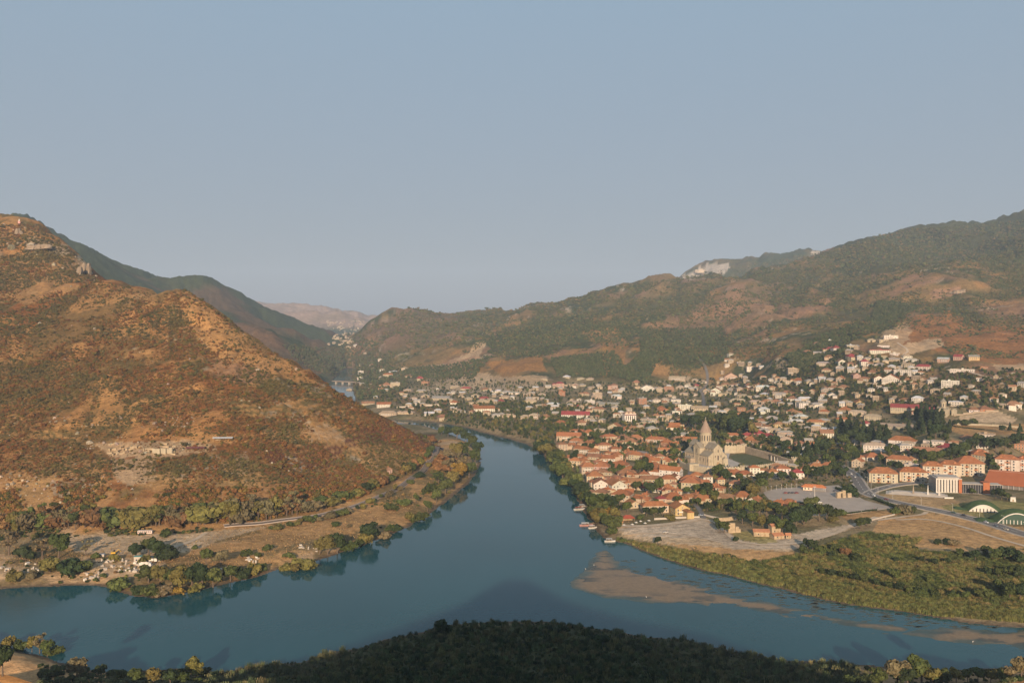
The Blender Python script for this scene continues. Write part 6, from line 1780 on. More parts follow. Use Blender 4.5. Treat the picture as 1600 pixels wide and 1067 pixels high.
# the town's gardens
q1 = sample(['560,600 700,590 860,600 1000,598 1220,590 1250,640 1300,700 1200,745 1100,735 900,690 840,690 740,668 640,650 590,630'], 5200, 900, 3000, margin=.7, road_gap=2)
q2 = sample(['1200,570 1300,540 1400,560 1500,575 1780,590 1780,640 1480,640 1400,640 1250,645'], 2300, 900, 2600, margin=.75, road_gap=2)
q3 = sample(['1230,640 1440,640 1500,700 1780,690 1780,735 1450,740 1330,745 1230,745', '860,690 880,690 920,770 960,795 1060,798 1190,798 1180,760 1100,760 1120,790 960,800 900,770'], 900, 700, 1900, margin=.7, road_gap=2)
q4 = sample(['590,640 700,640 840,690 850,670 760,648 640,636', '860,645 900,650 900,680 850,672', '780,630 900,640 900,650 780,650', '1070,655 1200,655 1190,690 1130,690', '1290,650 1400,660 1330,720 1290,720'], 900, 900, 2400, margin=.8, road_gap=2)
q = np.concatenate([q1, q2, q3, q4])
scatter('garden_trees_foliage', 'green garden trees filling the gaps between the town houses', 'tree', q[:, :3] - [0, 0, .3], np.clip(rng.lognormal(1.72, .28, len(q)), 3, 9.5), tints(len(q), [D_, G_, Y_, L_t, (.10, .085, .04)], [.36, .32, .14, .1, .08]))
q = sample(['560,600 700,590 860,600 1000,598 1220,590 1250,640 1300,700 1200,745 1100,735 900,690 840,690 740,668 640,650 590,630', '1200,570 1300,540 1500,575 1780,590 1780,640 1400,640 1250,645', '1100,740 1300,690 1340,760 1190,800 1060,800'], 3200, 700, 3000, margin=.85, road_gap=.5)
scatter('garden_shrubbery', 'low shrubs and garden growth between the town houses', 'shrub', q[:, :3] - [0, 0, .2], rng.uniform(1.2, 3.0, len(q)), tints(len(q), [D_, G_, Y_, (.13, .10, .05)], [.3, .35, .2, .15]))

# river banks, reed beds, the near shore
q = sample(['960,842 1040,855 1100,866 1190,880 1262,862 1350,832 1440,842 1420,860 1780,880 1780,985 1400,957 1200,917 1060,884'], 19000, 500, 1000, zmin=.25)
nz = fbm(q[:, 0] / 22, q[:, 1] / 22, 97, 4)
tc = tints(len(q), [(.15, .14, .048), (.13, .132, .042), (.19, .15, .06)]); gm = nz > .55; tc[gm] = tints(int(gm.sum()), [(.095, .112, .034), (.075, .09, .03)])
sh = (q[:, 4] > np.interp(q[:, 3], [960, 1110, 1260, 1400, 1600], [850, 872, 905, 932, 955])); tc[sh] = tints(int(sh.sum()), [(.12, .13, .042), (.14, .135, .046)])
scatter('reeds', 'green and straw reed bed along the right shore', 'reed', q[:, :3], rng.uniform(1.2, 2.8, len(q)), tc)
q = sample(['960,840 1100,866 1250,872 1340,838 1440,842 1780,878 1780,975 1400,945 1200,905 1060,878'], 1300, 500, 1000, zmin=.4, keep=lambda o: fbm(o[:, 0] / 30, o[:, 1] / 30, 98, 3) > .5)
scatter('riverside_shrubbery', 'dark bushes scattered through the reed bed', 'near', q[:, :3] - [0, 0, .2], rng.uniform(1.2, 3.2, len(q)), tints(len(q), [D_, G_, Y_]))
q = sample(['-160,870 160,870 260,895 400,885 560,840 690,770 740,700 735,745 690,790 560,850 400,900 245,932 125,912 -160,918', '560,800 660,760 690,705 735,700 720,745 640,790', '-160,830 330,826 330,832 -160,850'], 2600, 500, 1400, zmin=.35, keep=lambda o: fbm(o[:, 0] / 18, o[:, 1] / 18, 99, 3) > .43)
scatter('bank_shrubbery', 'mixed shrubs along the left river bank', 'near', q[:, :3] - [0, 0, .2], rng.uniform(1.0, 2.8, len(q)), tints(len(q), [G_, D_, Y_, S_, (.2, .13, .05)], [.3, .2, .2, .15, .15]))
q = sample(['-160,832 330,830 560,800 690,740 690,770 560,845 400,885 -160,895'], 5000, 500, 1400, zmin=.8)
scatter('dry_grass', 'dry straw-coloured grass on the left bank', 'reed', q[:, :3], rng.uniform(.3, .8, len(q)), tints(len(q), [(.33, .21, .095), (.24, .17, .08), (.38, .25, .12)]))
q = sample(['330,1052 510,1022 600,1002 690,976 850,970 960,985 1060,998 1150,1020 1340,1040 1400,1100 300,1100'], 9000, 380, 640, zmin=.2)
scatter('undergrowth', 'shaded thicket of reeds and brush on the near shore', 'reed', q[:, :3], np.clip(rng.lognormal(.25, .5, len(q)), .5, 4), tints(len(q), [(.09, .11, .05), (.14, .13, .06), (.05, .066, .03)]))
q = sample(['330,1056 600,1008 700,985 900,985 1060,1005 1340,1046 1400,1100 300,1100', '60,1040 210,1050 210,1090 60,1090', '1340,1044 1780,1040 1780,1090 1340,1090', '100,1040 340,1050 340,1090 150,1090'], 900, 380, 640, zmin=.3)
scatter('bank_undergrowth', 'dark bushes in the thicket of the near shore', 'near', q[:, :3] - [0, 0, .2], rng.uniform(1.0, 2.8, len(q)), tints(len(q), [D_, G_, (.11, .115, .05)]))

# ------------------------------------------------------------------ small things
# rocks of the left hill
def crag(px, py, wpx, hpx, label, n=9, mat=None, seed=0):
    x, y, z = ground(px, py); s = y / FOC; r = random.Random(seed)
    t = thing('rock_outcrop', label, 'rock', (x, y, z - 1))
    for k in range(n):
        m_ = MB(); w = wpx * s * r.uniform(.25, .5); h = hpx * s * r.uniform(.5, 1.05)
        nn = 7; b_ = [(w * r.uniform(.35, .6) * math.cos(2 * math.pi * q / nn), w * r.uniform(.35, .6) * math.sin(2 * math.pi * q / nn)) for q in range(nn)]
        lean = r.uniform(-.25, .25) * w
        lv = [(0, 1.0), (h * .45, r.uniform(.8, 1.0)), (h * .85, r.uniform(.6, .85)), (h, r.uniform(.35, .6))]
        vs_ = [(bx * f + lean * zz / max(h, .1) + r.uniform(-.1, .1) * w, by * f + r.uniform(-.1, .1) * w, zz - (1.5 if zz == 0 else 0)) for zz, f in lv for bx, by in b_]
        fs = [(a * nn + q, a * nn + (q + 1) % nn, (a + 1) * nn + (q + 1) % nn, (a + 1) * nn + q) for a in range(3) for q in range(nn)] + [tuple(range(3 * nn, 4 * nn))]
        m_.solid(vs_, fs)
        m_.build('rock', mat or M['cliff'], t, loc=(wpx * s * r.uniform(-.45, .45), r.uniform(-.2, .3) * wpx * s, r.uniform(-.2, .15) * hpx * s))
crag(134, 426, 16, 17, 'grey rock face jutting from the shoulder of the brown hill', 7, seed=1)
crag(124, 428, 12, 12, 'low grey rock slab beside the jutting rock face', 5, seed=2)
crag(60, 388, 40, 7, 'broken rocks below the brown summit', 12, seed=3)
crag(26, 366, 14, 10, 'small crag just under the summit tower', 6, seed=4)
crag(1098, 427, 20, 6, 'pale cliff under the distant mountain crest', 8, M['rock'], seed=8)
crag(1500, 458, 30, 6, 'pinkish rocks high on the wooded slope', 8, M['cliff'], seed=10)
# mast on the summit
x, y, z = ground(30, 349)
t = thing('summit_tower', 'tiny pinkish tower on the summit of the brown hill', 'tower', (x, y, z - .5))
m_ = MB(); m_.cone(0, 0, -1, 4.5, 2.6, 2.2, 8); m_.build('base', M['pink'], t)
m_ = MB(); m_.cone(0, 0, 4.5, 8.5, 1.2, .5, 8); m_.build('top', M['white'], t)

# ruins and shelters of the dig on the left hill
rt = thing('excavated_ruins', 'excavated stone wall foundations on a terrace of the brown hill', 'ruins', (0, 0, 0))
rr = random.Random(5)
for k in range(30):
    px = rr.uniform(168, 272); py = rr.choice((694, 698, 702, 706, 709)) + rr.uniform(-1, 1)
    x, y, z = ground(px, py); m_ = MB(); m_.box(0, 0, -1.5, rr.uniform(3, 11), .9, rr.uniform(2.3, 3.4), 0); 
    m_.build('wall_section', M['rubble_stone'], rt, loc=(x, y, z), rz=rr.choice((.05, -.08, 1.5, .1)))
for px, w, h in ((244, 7, 4.5), (255, 5, 5), (264, 5, 4.5), (267, 3, 5.5)):
    x, y, z = ground(px, 708); m_ = MB(); m_.box(0, 0, -1.5, w, 1.4, h + 1.5); m_.build('wall_section', M['stone'], rt, loc=(x, y, z), rz=.1)
def shelter(px, py, wpx, dp, h, mat, label, rz=0):
    x, y, z = ground(px, py); W = wpx * y / FOC
    t = thing('dig_shelter', label, 'shelter', (x, y + dp / 2, z), rz)
    m_ = MB(); m_.slabgable(0, 0, h, W, dp, .9, 0, 'x', .15); m_.build('roof', mat, t)
    for ax in (-1, -.33, .33, 1):
        for ay in (-1, 1):
            m_ = MB(); m_.box(ax * W * .46, ay * dp * .42, -1.5, .25, .25, h + 1.6); m_.build('post', M['wood'], t)
    m_ = MB(); m_.box(0, dp * .42, -1, W * .9, .3, h + .6); m_.build('back_wall', M['rubble_stone'], t)
shelter(347, 690, 31, 7, 3.2, M['silver'], 'long grey metal shelter roof on the dig terrace', .06)
shelter(304, 704, 29, 6, 2.4, M['maroon'], 'low maroon shelter roof beside the dug ruins', .03)
house(608, 738, 8, 'dh1p', .2); HOUSES[-1][0]['label'] = 'tiny pink hut alone at the foot of the brown hill'; HOUSES[-1][0]['group'] = 'lone huts'

# the debris yard on the left bank: pale slabs and blocks
k_ = 0
YARDS = [((158, 250), (876, 894), 46, 'the yard'), ((132, 158), (893, 906), 10, 'the shore edge'), ((36, 60), (880, 896), 9, 'the western bank'), ((0, 14), (886, 892), 4, 'the bank end'), ((384, 406), (870, 880), 9, 'the meadow edge'), ((468, 500), (852, 862), 10, 'the bush by the shore'), ((198, 206), (906, 912), 3, 'the small cove'), ((344, 362), (886, 892), 5, 'the wooded point')]
LOOK = ['pale', 'tilted pale', 'broken grey', 'flat whitish', 'upright pale']
for (xa, xb), (ya, yb), n, wh in YARDS:
    for k in range(n):
        px, py = rr.uniform(xa, xb), rr.uniform(ya, yb); x, y, z = ground(px, py); lk = rr.randrange(5)
        m_ = MB(); sx, sy, h = rr.uniform(1.0, 3.6), rr.uniform(.8, 2.2), rr.uniform(.5, 1.5)
        if lk == 4: sx, sy, h = 1.0, .8, 2.2
        m_.box(0, 0, -.4, sx, sy, h + .4, 0, 0, rr.uniform(.75, 1.0)); m_.box(sx * .3, sy * .3, -.3, sx * .6, sy * .6, h * .7 + .3, 0, .6)
        o = m_.build('concrete_block', M['white'] if lk in (0,) else M['concrete'], loc=(x, y, z), rz=rr.uniform(0, 3.1)); o.rotation_euler.x = rr.uniform(-.2, .2) * (3 if lk == 1 else 1)
        tag(o, f'{LOOK[lk]} block of building debris lying at {wh}', 'concrete block', f'debris blocks at {wh}')

# vehicles
def wheel_set(t, xs, w, r):
    for xx in xs:
        for sy in (-1, 1):
            m_ = MB(); n = 10
            ring = [(r * math.cos(2 * math.pi * q / n), r * math.sin(2 * math.pi * q / n)) for q in range(n)]
            m_.solid([(xx + a, sy * w + e, r + b_) for e in (-.14, .14) for a, b_ in ring], [tuple(range(n - 1, -1, -1)), tuple(range(n, 2 * n))] + [(q, (q + 1) % n, n + (q + 1) % n, n + q) for q in range(n)])
            m_.build('wheel', M['rubber'], t)
def extr(mb_, prof, w0, w1, mi=0):
    """side profile (x, z) extruded across, narrower above"""
    n = len(prof); zmax = max(p[1] for p in prof); zmin = min(p[1] for p in prof)
    vs_ = []
    for sg in (-1, 1):
        for x_, z_ in prof:
            f = (z_ - zmin) / (zmax - zmin + 1e-6); vs_.append((x_, sg * (w0 + (w1 - w0) * f), z_))
    mb_.solid(vs_, [tuple(range(n)), tuple(range(2 * n - 1, n - 1, -1))] + [(k, n + k, n + (k + 1) % n, (k + 1) % n) for k in range(n)], mi)
CAR_N = {}
def car(px, py, rz, col, label, z=None):
    x, y, zz = ground(px, py)
    t = thing('car', label, 'car', (x, y, (zz if z is None else z) + .34), rz, 'cars on the roads')
    m_ = MB(); extr(m_, [(-2.1, .35), (2.1, .35), (2.15, .75), (1.1, .95), (-1.9, 1.0), (-2.15, .8)], .86, .82); m_.build('body', M['car'], t, color=col)
    m_ = MB(); extr(m_, [(1.05, .95), (.45, 1.42), (-1.2, 1.45), (-1.85, .99)], .80, .66); m_.build('cabin', M['glass'], t)
    m_ = MB(); extr(m_, [(.42, 1.42), (.3, 1.5), (-1.1, 1.52), (-1.2, 1.44)], .68, .62); m_.build('roof', M['car'], t, color=col)
    wheel_set(t, (-1.3, 1.35), .8, .33)
def road_ang(px, py):
    x, y, _ = ground(px, py); i = min(range(len(MAIN_ROAD) - 1), key=lambda k: (MAIN_ROAD[k].x - x) ** 2 + (MAIN_ROAD[k].y - y) ** 2)
    d = MAIN_ROAD[i + 1] - MAIN_ROAD[i]; return math.atan2(d.y, d.x)
for px, py, col, nm in ((1490, 802, (.05, .10, .08), 'dark green car on the main road before the green mound'), (1506, 806, (.03, .03, .035), 'black car on the main road in front of the green mound'),
                        (1541, 817, (.6, .6, .62), 'silver car turning off the main road by the arched hall'), (1556, 823, (.12, .15, .19), 'blue-grey car on the main road by the glass-fronted hall'),
                        (1572, 828, (.5, .45, .36), 'beige car lowest on the main road'), (1330, 741, (.65, .63, .6), 'white car at the upper bend of the main road'),
                        (1336, 746, (.5, .5, .5), 'grey car just below the upper bend of the road'), (1365, 775, (.7, .68, .65), 'white car at the junction beside the dry verge'), (1385, 781, (.2, .05, .04), 'dark red car below the junction')):
    car(px, py, road_ang(px, py), col, nm)
for px, py, rz, col, nm in ((1076, 772, 1.2, (.6, .58, .56), 'white car in the narrow lane of the old town'), (1080, 780, 1.1, (.05, .05, .06), 'black car in the narrow lane of the old town'), (1095, 806, -.5, (.3, .32, .35), 'grey car where the lane meets the dirt yard'),
                            (1040, 833, .1, (.45, .42, .38), 'small pale car parked alone on the dirt yard'), (1305, 768, .3, (.1, .1, .12), 'dark car parked on the square by the stone arch'), (1281, 786, .2, (.66, .65, .62), 'white car on the square beside the lamp mast'),
                            (1550, 753, .1, (.08, .1, .13), 'dark car parked behind the glass wing'), (1535, 751, .1, (.1, .13, .16), 'blue car parked behind the glass wing')):
    car(px, py, rz, col, nm, None)
for k in range(16):
    px, py = ((1440 + k * 5.5, 757.5) if k < 6 else (1545 + (k - 6) * 5, 748.5) if k < 12 else (1228 + (k - 12) * 5.5, 771))
    c_ = rr.choice((((.6, .58, .55), 'white'), ((.07, .07, .08), 'black'), ((.3, .31, .33), 'grey'), ((.25, .05, .04), 'red'), ((.08, .12, .2), 'blue')))
    car(px, py, .15 + rr.uniform(-.1, .1), c_[0], f"{c_[1]} car, {ORD[k % 6] or 'first'} of those parked {'in front of the flats' if k < 6 else 'behind the glass wing' if k < 12 else 'at the upper edge of the square'}")
lamp = None
for k in range(14):
    i = int((k + .5) / 14 * (len(MAIN_ROAD) - 2)); a_ = MAIN_ROAD[i]; d = (MAIN_ROAD[i + 1] - a_).normalized(); x, y = a_.x + d.y * -8.2, a_.y + d.x * 8.2
    if lamp is None:
        lamp = thing('street_lamp', 'slim grey street lamp arching over the main road', 'street lamp', (x, y, height(x, y)), math.atan2(d.y, d.x), 'street lamps along the main road')
        m_ = MB(); m_.cone(0, 0, -.5, 7.5, .12, .08, 6); limb(m_, (0, 0, 7.4), (0, -2, 8.0), .07, .05); m_.build('pole', M['steel'], lamp)
        m_ = MB(); m_.box(0, -2.2, 7.9, .35, .9, .16); m_.build('lamp_head', M['white'], lamp)
    else:
        o = lamp.copy(); COL.objects.link(o); o.location = (x, y, height(x, y)); o.rotation_euler.z = math.atan2(d.y, d.x)
        for ch in list(lamp.children): q_ = ch.copy(); COL.objects.link(q_); q_.parent = o
def truck(px, py, rz, label, bed, cab):
    x, y, z = ground(px, py)
    t = thing('truck', label, 'truck', (x, y, z), rz)
    m_ = MB(); m_.box(0, 0, .9, 8.5, 1.2, .35); m_.build('chassis', M['grey_stripe'], t)
    m_ = MB(); extr(m_, [(2.4, .8), (4.4, .8), (4.4, 1.9), (3.9, 2.9), (2.4, 3.0)], 1.2, 1.1); c_ = m_.build('cab', cab, t)
    m_ = MB(); m_.box(4.26, 0, 1.95, .2, 1.9, .75); m_.build('windscreen', M['glass'], c_)
    m_ = MB(); m_.box(-1.3, 0, 1.25, 6.6, 2.5, .2)
    for a_, b_, c2, d_ in ((-1.3, -1.2, 6.6, .1), (-1.3, 1.2, 6.6, .1), (-4.6, 0, .1, 2.5), (2.0, 0, .1, 2.5)): m_.box(a_, b_, 1.45, c2, d_, 1.5)
    m_.build('bed', bed, t)
    wheel_set(t, (-3.2, -1.9, 3.4), 1.05, .52)
truck(236, 878, .12, 'white flatbed lorry with open bed parked by the debris yard', M['white'], M['white'])
truck(246, 874, .25, 'whitish lorry behind the flatbed near the wooded point', M['steel'], M['white'])
truck(228, 885, -.1, 'pale lorry nosing out of the bushes by the debris yard', M['white'], M['steel'])
# container hut, flat cart, excavator, striped bus
x, y, z = ground(217, 878)
t = thing('site_hut', 'cream box hut with a thin green roof in the debris yard', 'hut', (x, y, z), .1)
m_ = MB(); m_.box(0, 0, -.3, 6.2, 3, 4.6); m_.build('wall', M['concrete'], t)
m_ = MB(); m_.box(0, 0, 4.3, 6.6, 3.4, .3); m_.build('roof', M['teal'], t)
m_ = MB(); m_.box(1.6, -1.52, 0, 1, .1, 2.1); m_.build('door', M['wood'], t)
window_part(t, -1.2, -1.5, 1.4, 1.2, 1.2, 'f')
x, y, z = ground(157, 870)
t = thing('site_trailer', 'low pale trailer on the gravel beside the excavator', 'trailer', (x, y, z), .05)
m_ = MB(); m_.box(0, 0, .5, 6, 2.4, 1.7); m_.build('body', M['concrete'], t); m_ = MB(); m_.box(0, 0, 2.2, 6.2, 2.6, .15); m_.build('roof', M['silver'], t); wheel_set(t, (-1.5, 1.5), 1.1, .45)
x, y, z = ground(178, 866)
t = thing('excavator', 'small yellow excavator among weeds behind the debris', 'excavator', (x, y, z), .4)
m_ = MB()
for sy in (-1, 1): m_.box(0, sy * 1.0, 0, 3.4, .55, .8)
m_.build('track', M['rubber'], t)
m_ = MB(); m_.box(-.5, 0, .9, 3.0, 2.3, 1.1); m_.build('body', M['yellow'], t)
m_ = MB(); m_.box(.3, .6, 2.0, 1.3, 1.0, 1.3); m_.build('cab', M['glass'], t)
m_ = MB(); limb(m_, (.8, 0, 1.6), (3.2, 0, 3.6), .22, .18); limb(m_, (3.2, 0, 3.6), (4.8, 0, 1.4), .18, .14); a_ = m_.build('boom', M['yellow'], t)
m_ = MB(); m_.box(4.8, 0, .6, .8, .9, .8, 0, 0, .7); m_.build('bucket', M['grey_stripe'], a_)
x, y, z = ground(227, 834)
t = thing('bus', 'white and red striped bus parked before the railway trees', 'bus', (x, y, z), .04)
m_ = MB(); m_.box(0, 0, .5, 11.5, 2.5, 2.5); m_.build('body', M['white'], t)
m_ = MB()
for sy in (-1, 1): m_.box(0, sy * 1.24, .9, 11.52, .08, .5); m_.box(0, sy * 1.24, 2.75, 11.52, .08, .22)
m_.build('red_stripe', M['pink'], t)
for k in range(7): window_part(t, -4.6 + k * 1.5, -1.25, 1.7, 1.1, .8, 'f', fw=.06, dp=.04)
wheel_set(t, (-3.6, 3.6), 1.1, .5)

# boats at the two landings
def boat(px, py, rz, ln, label, hullc, topc):
    x, y = on_level(px, py)
    t = thing('tour_boat', label, 'boat', (x, y, 0), rz, 'boats moored at the old town')
    m_ = MB(); w = ln * .17
    secs = [(-.5, .8, .9), (-.2, 1.0, .85), (.15, .95, .9), (.38, .55, 1.05), (.5, .06, 1.25)]
    vs_ = []
    for f, k, h in secs: vs_ += [(f * ln, -w * k, h), (f * ln, -w * k * .6, -.4), (f * ln, w * k * .6, -.4), (f * ln, w * k, h)]
    fs = [(a * 4 + q, a * 4 + q + 1, a * 4 + 4 + q + 1, a * 4 + 4 + q) for a in range(4) for q in range(3)] + [(0, 3, 2, 1)] + [(a * 4 + 3, a * 4, a * 4 + 4, a * 4 + 7) for a in range(4)]
    m_.solid(vs_, fs); m_.build('hull', hullc, t)
    m_ = MB(); m_.box(-ln * .08, 0, 2.5, ln * .55, w * 1.8, .15); m_.build('canopy', topc, t)
    for ax in (-.33, -.08, .17):
        for sy in (-1, 1):
            m_ = MB(); m_.box(ax * ln, sy * w * .8, .85, .1, .1, 1.7); m_.build('post', M['steel'], t)
    m_ = MB()
    for q in range(4): m_.box(-ln * .3 + q * ln * .13, 0, .85, .5, w * 1.2, .4)
    m_.build('bench', M['wood'], t)
boat(905, 796, .25, 11, 'white boat with a red canopy at the upper landing', M['white'], M['red_cloth'])
boat(910, 792, .35, 9, 'smaller pale boat moored behind the red-canopied one', M['white'], M['steel'])
boat(916, 821, .1, 12, 'long pink-white boat moored by the lower landing', M['pink'], M['white'])
boat(926, 825, .3, 8, 'short white boat at the inner side of the lower landing', M['white'], M['white'])
boat(953, 846, .05, 9, 'low white boat by the pale point of the shore', M['white'], M['steel'])
def pontoon(px, py, wpx, dp, label, rz):
    x, y = on_level(px, py); W = wpx * y / FOC
    t = thing('landing_stage', label, 'jetty', (x, y, 0), rz)
    m_ = MB()
    for k in range(int(W / .8)): m_.box(-W / 2 + (k + .5) * .8, 0, .55, .7, dp, .12)
    m_.build('deck', M['wood'], t)['kind'] = 'stuff'
    for ax in (-.45, 0, .45):
        for sy in (-1, 1): 
            m_ = MB(); m_.cone(ax * W, sy * dp * .45, -1.5, 1.3, .14, .12, 6); m_.build('pile', M['wood'], t)
    return t
pontoon(920, 789, 26, 5, 'wooden landing stage of the upper boat landing', .25)
pontoon(928, 818, 12, 4, 'short wooden stage of the lower boat landing', .4)
# waterside restaurant
x, y, z = ground(981, 814)
t = thing('restaurant_canopy', 'dark red canvas canopy of the waterside restaurant', 'canopy', (x, y, z), .1)
m_ = MB(); m_.hip(0, 0, 3.1, 11, 7, 2.2); m_.build('roof', M['red_cloth'], t)
for ax in (-1, 0, 1):
    for ay in (-1, 1): m_ = MB(); m_.box(ax * 4.9, ay * 3, -.5, .2, .2, 3.7); m_.build('post', M['wood'], t)
m_ = MB(); m_.box(0, 2.6, 0, 9, .3, 3); m_.build('back_wall', M['wood'], t)
x, y, z = ground(967, 820)
t = thing('timber_hut', 'small brown timber hut beside the red canopy', 'hut', (x, y, z), .1)
m_ = MB(); m_.box(0, 0, -.5, 6, 4, 3.3); m_.build('wall', M['wood'], t); m_ = MB(); m_.slabgable(0, 0, 2.7, 7, 5, 1, 0, 'x'); m_.build('roof', M['brick'], t)
m_ = MB(); m_.box(0, -2.05, 0, 1, .1, 2); m_.build('door', M['grey_stripe'], t)
# paved terrace with umbrellas
for k, (px, py) in enumerate(((994, 820), (1001, 818), (1008, 821), (1014, 817), (988, 823), (975, 824))):
    x, y, z = ground(px, py)
    t = thing('parasol', 'pale square parasol on the terrace beside the red canopy', 'parasol', (x, y, z), rr.uniform(0, 1), 'parasols on the restaurant terrace')
    m_ = MB(); m_.cone(0, 0, 2.1, 2.9, 1.7, .08, 4, 0, .78); m_.build('canopy', M['white'], t)
    m_ = MB(); m_.cone(0, 0, -.1, 2.5, .06, .05, 6); m_.build('pole', M['wood'], t)
# brick huts in the hollow and the ruin beside them
def brick_hut(px, py, w, d, h, label, rz):
    x, y, z = ground(px, py)
    t = thing('brick_hut', label, 'hut', (x, y + d / 2, z), rz)
    m_ = MB(); m_.box(0, 0, -2, w, d, h + 2); m_.gable(0, 0, h, w - .02, d - .02, 1.6, 0, 'x'); m_.build('wall', M['rubble_stone'], t)
    m_ = MB(); m_.slabgable(0, 0, h - .1, w + .9, d + .9, 1.75, 0, 'x', .2); m_.build('roof', M['brick'], t)
    m_ = MB(); m_.box(w * .2, -d / 2 - .05, 0, 1.1, .2, 2.1); m_.build('door', M['wood'], t)
    window_part(t, -w * .2, -d / 2, 1.2, .9, 1.1, 'f', frame=M['stone'])
brick_hut(1191, 838, 12.5, 7, 3.6, 'wider old brick hut in the grassy hollow', -.12)
brick_hut(1212, 833, 8, 6, 5.6, 'taller old brick hut under the trees of the hollow', .2)
brick_hut(1216, 842, 9, 7, 2.6, 'low brick hut stepping down from the taller one', .25)
x, y, z = ground(1143, 832)
t = thing('ruined_wall', 'broken brown masonry pier beside the curving dirt track', 'ruin', (x, y, z), .1)
for dx, w, h in ((0, 6, 8), (4.6, 3, 5), (6.6, 2, 3)):
    m_ = MB(); m_.box(dx, 0, -1, w, 2.2, h + 1, 0, 0, .9); m_.build('masonry', M['rubble_stone'], t)
brick_hut(1232, 841, 4, 3, 2.4, 'tiny pale shed beside the hollow trees', 0)
# old earthen wall at the top of the hollow
low_wall([(1118, 815), (1140, 813), (1153, 811)], 3.2, 1.6, M['rubble_stone'], 'brown retaining wall of the lane above the brick huts')
# slate shed next to the square
x, y, z = ground(1202, 800)
t = thing('slate_roofed_shed', 'dark slate lean-to along the edge of the paved square', 'shed', (x, y + 12, z), .35)
m_ = MB(); m_.box(0, 0, -2, 6, 26, 5); m_.build('wall', M['concrete'], t)
m_ = MB(); m_.slabgable(0, 0, 3, 7.5, 27, 1.8, 0, 'y', .25); m_.build('roof', M['grey_stripe'], t)
for (px, py, w, lb) in ((1222, 800, 36, 'bright orange-roofed long shed at the lower corner of the square'), (1238, 793, 20, 'short orange-roofed annex touching the square')):
    house(px, py, w, 'oh1c', -.1, .45); HOUSES[-1][0]['label'] = lb; HOUSES[-1][0]['group'] = 'sheds by the square'

# square: lamp mast, planting, lamp posts, hedges, stone arch
x, y = on_level(1273, 785, 9.2)
t = thing('lamp_mast', 'tall white lamp mast standing in the planted island of the square', 'lamp', (x, y, 9.2))
m_ = MB(); m_.cone(0, 0, 0, 15, .28, .16, 8); m_.build('pole', M['white'], t)
m_ = MB()
for k in range(6):
    a = 2 * math.pi * k / 6; m_.box(1.0 * math.cos(a), 1.0 * math.sin(a), 14.7, .7, .45, .3, 0, a)
m_.cone(0, 0, 14.6, 14.8, 1.0, 1.0, 12); m_.build('lamp_head', M['white'], t)
m_ = MB(); pts = [(x + 8.5 * math.cos(2 * math.pi * k / 18), y + 5.2 * math.sin(2 * math.pi * k / 18)) for k in range(18)]; m_.prism(pts, 9.0, 9.42); m_.build('planting_island', M['kerb'], None, 'structure')
m_ = MB(); pts = [(x + 7.9 * math.cos(2 * math.pi * k / 18), y + 4.7 * math.sin(2 * math.pi * k / 18)) for k in range(18)]; m_.prism(pts, 9.2, 9.6); m_.build('planting_bed', M['grass'], None, 'structure')
lampo = None
def copy_tree(o, parent=None):
    c_ = o.copy(); COL.objects.link(c_); c_.parent = parent
    for ch in [q for q in o.children]: copy_tree(ch, c_)
    return c_
ip = [(1197, 767), (1205, 766), (1213, 765), (1221, 764), (1229, 763.4), (1237, 763), (1245, 762.4), (1253, 762)]
for k, (px, py) in enumerate(ip):
    x, y = on_level(px, py, 9.2)
    if lampo is None:
        lampo = thing('lamp_post', 'slim pale lamp post in the row along the upper edge of the square', 'lamp post', (x, y, 9.1), 0, 'lamp posts along the square')
        m_ = MB(); m_.cone(0, 0, 0, 4.2, .13, .09, 6); m_.build('pole', M['white'], lampo)
        m_ = MB(); m_.cone(0, 0, 4.1, 4.7, .2, .32, 8); m_.build('lamp', M['white'], lampo)
    else:
        o = copy_tree(lampo); o.location = (x, y, 9.1)
def hedge(pts, w, h, label):
    """clipped bushes standing in a line, one thing per hedge"""
    P = [ground(*p) for p in pts]; t = thing('hedge', label, 'hedge', (P[0][0], P[0][1], P[0][2]))
    lobes = []
    for a, b_ in zip(P[:-1], P[1:]):
        n = max(2, int(math.hypot(b_[0] - a[0], b_[1] - a[1]) / (w * .8)))
        for k in range(n):
            f = k / n; lobes.append((a[0] + (b_[0] - a[0]) * f - P[0][0], a[1] + (b_[1] - a[1]) * f - P[0][1], a[2] + (b_[2] - a[2]) * f - P[0][2] + h * .45, w * random.uniform(.5, .65), h * random.uniform(.5, .65)))
    V, F = leaf_cloud(lobes, 26 * len(lobes), .5, len(label))
    me = bpy.data.meshes.new('foliage'); me.from_pydata(V, [], F); me.materials.append(M['leaf']); me.update()
    o = bpy.data.objects.new('foliage', me); COL.objects.link(o); o.parent = t; o.color = (*jit(D_, .2), 1)
hedge([(1366, 781), (1385, 788), (1408, 797)], 3.2, 3.2, 'dark hedge of shrubs between the square and the main road')
hedge([(1306, 764), (1330, 772), (1340, 778)], 3.0, 3.0, 'dark hedge behind the stone arch at the corner of the square')
hedge([(1214, 783), (1235, 786), (1260, 787)], 1.6, 1.6, 'low hedge along the orange sheds of the square')
hedge([(1300, 806), (1330, 802), (1370, 797)], 1.2, 1.3, 'thin broken hedge along the lower edge of the square')
hedge([(1480, 664), (1500, 668), (1540, 672)], 1.4, 1.5, 'low dark hedge below the brown field')
x, y = on_level(1318, 777, 9.2)
t = thing('stone_arch', 'rough brown stone gateway at the corner of the paved square', 'gateway', (x, y, 9.1), .2)
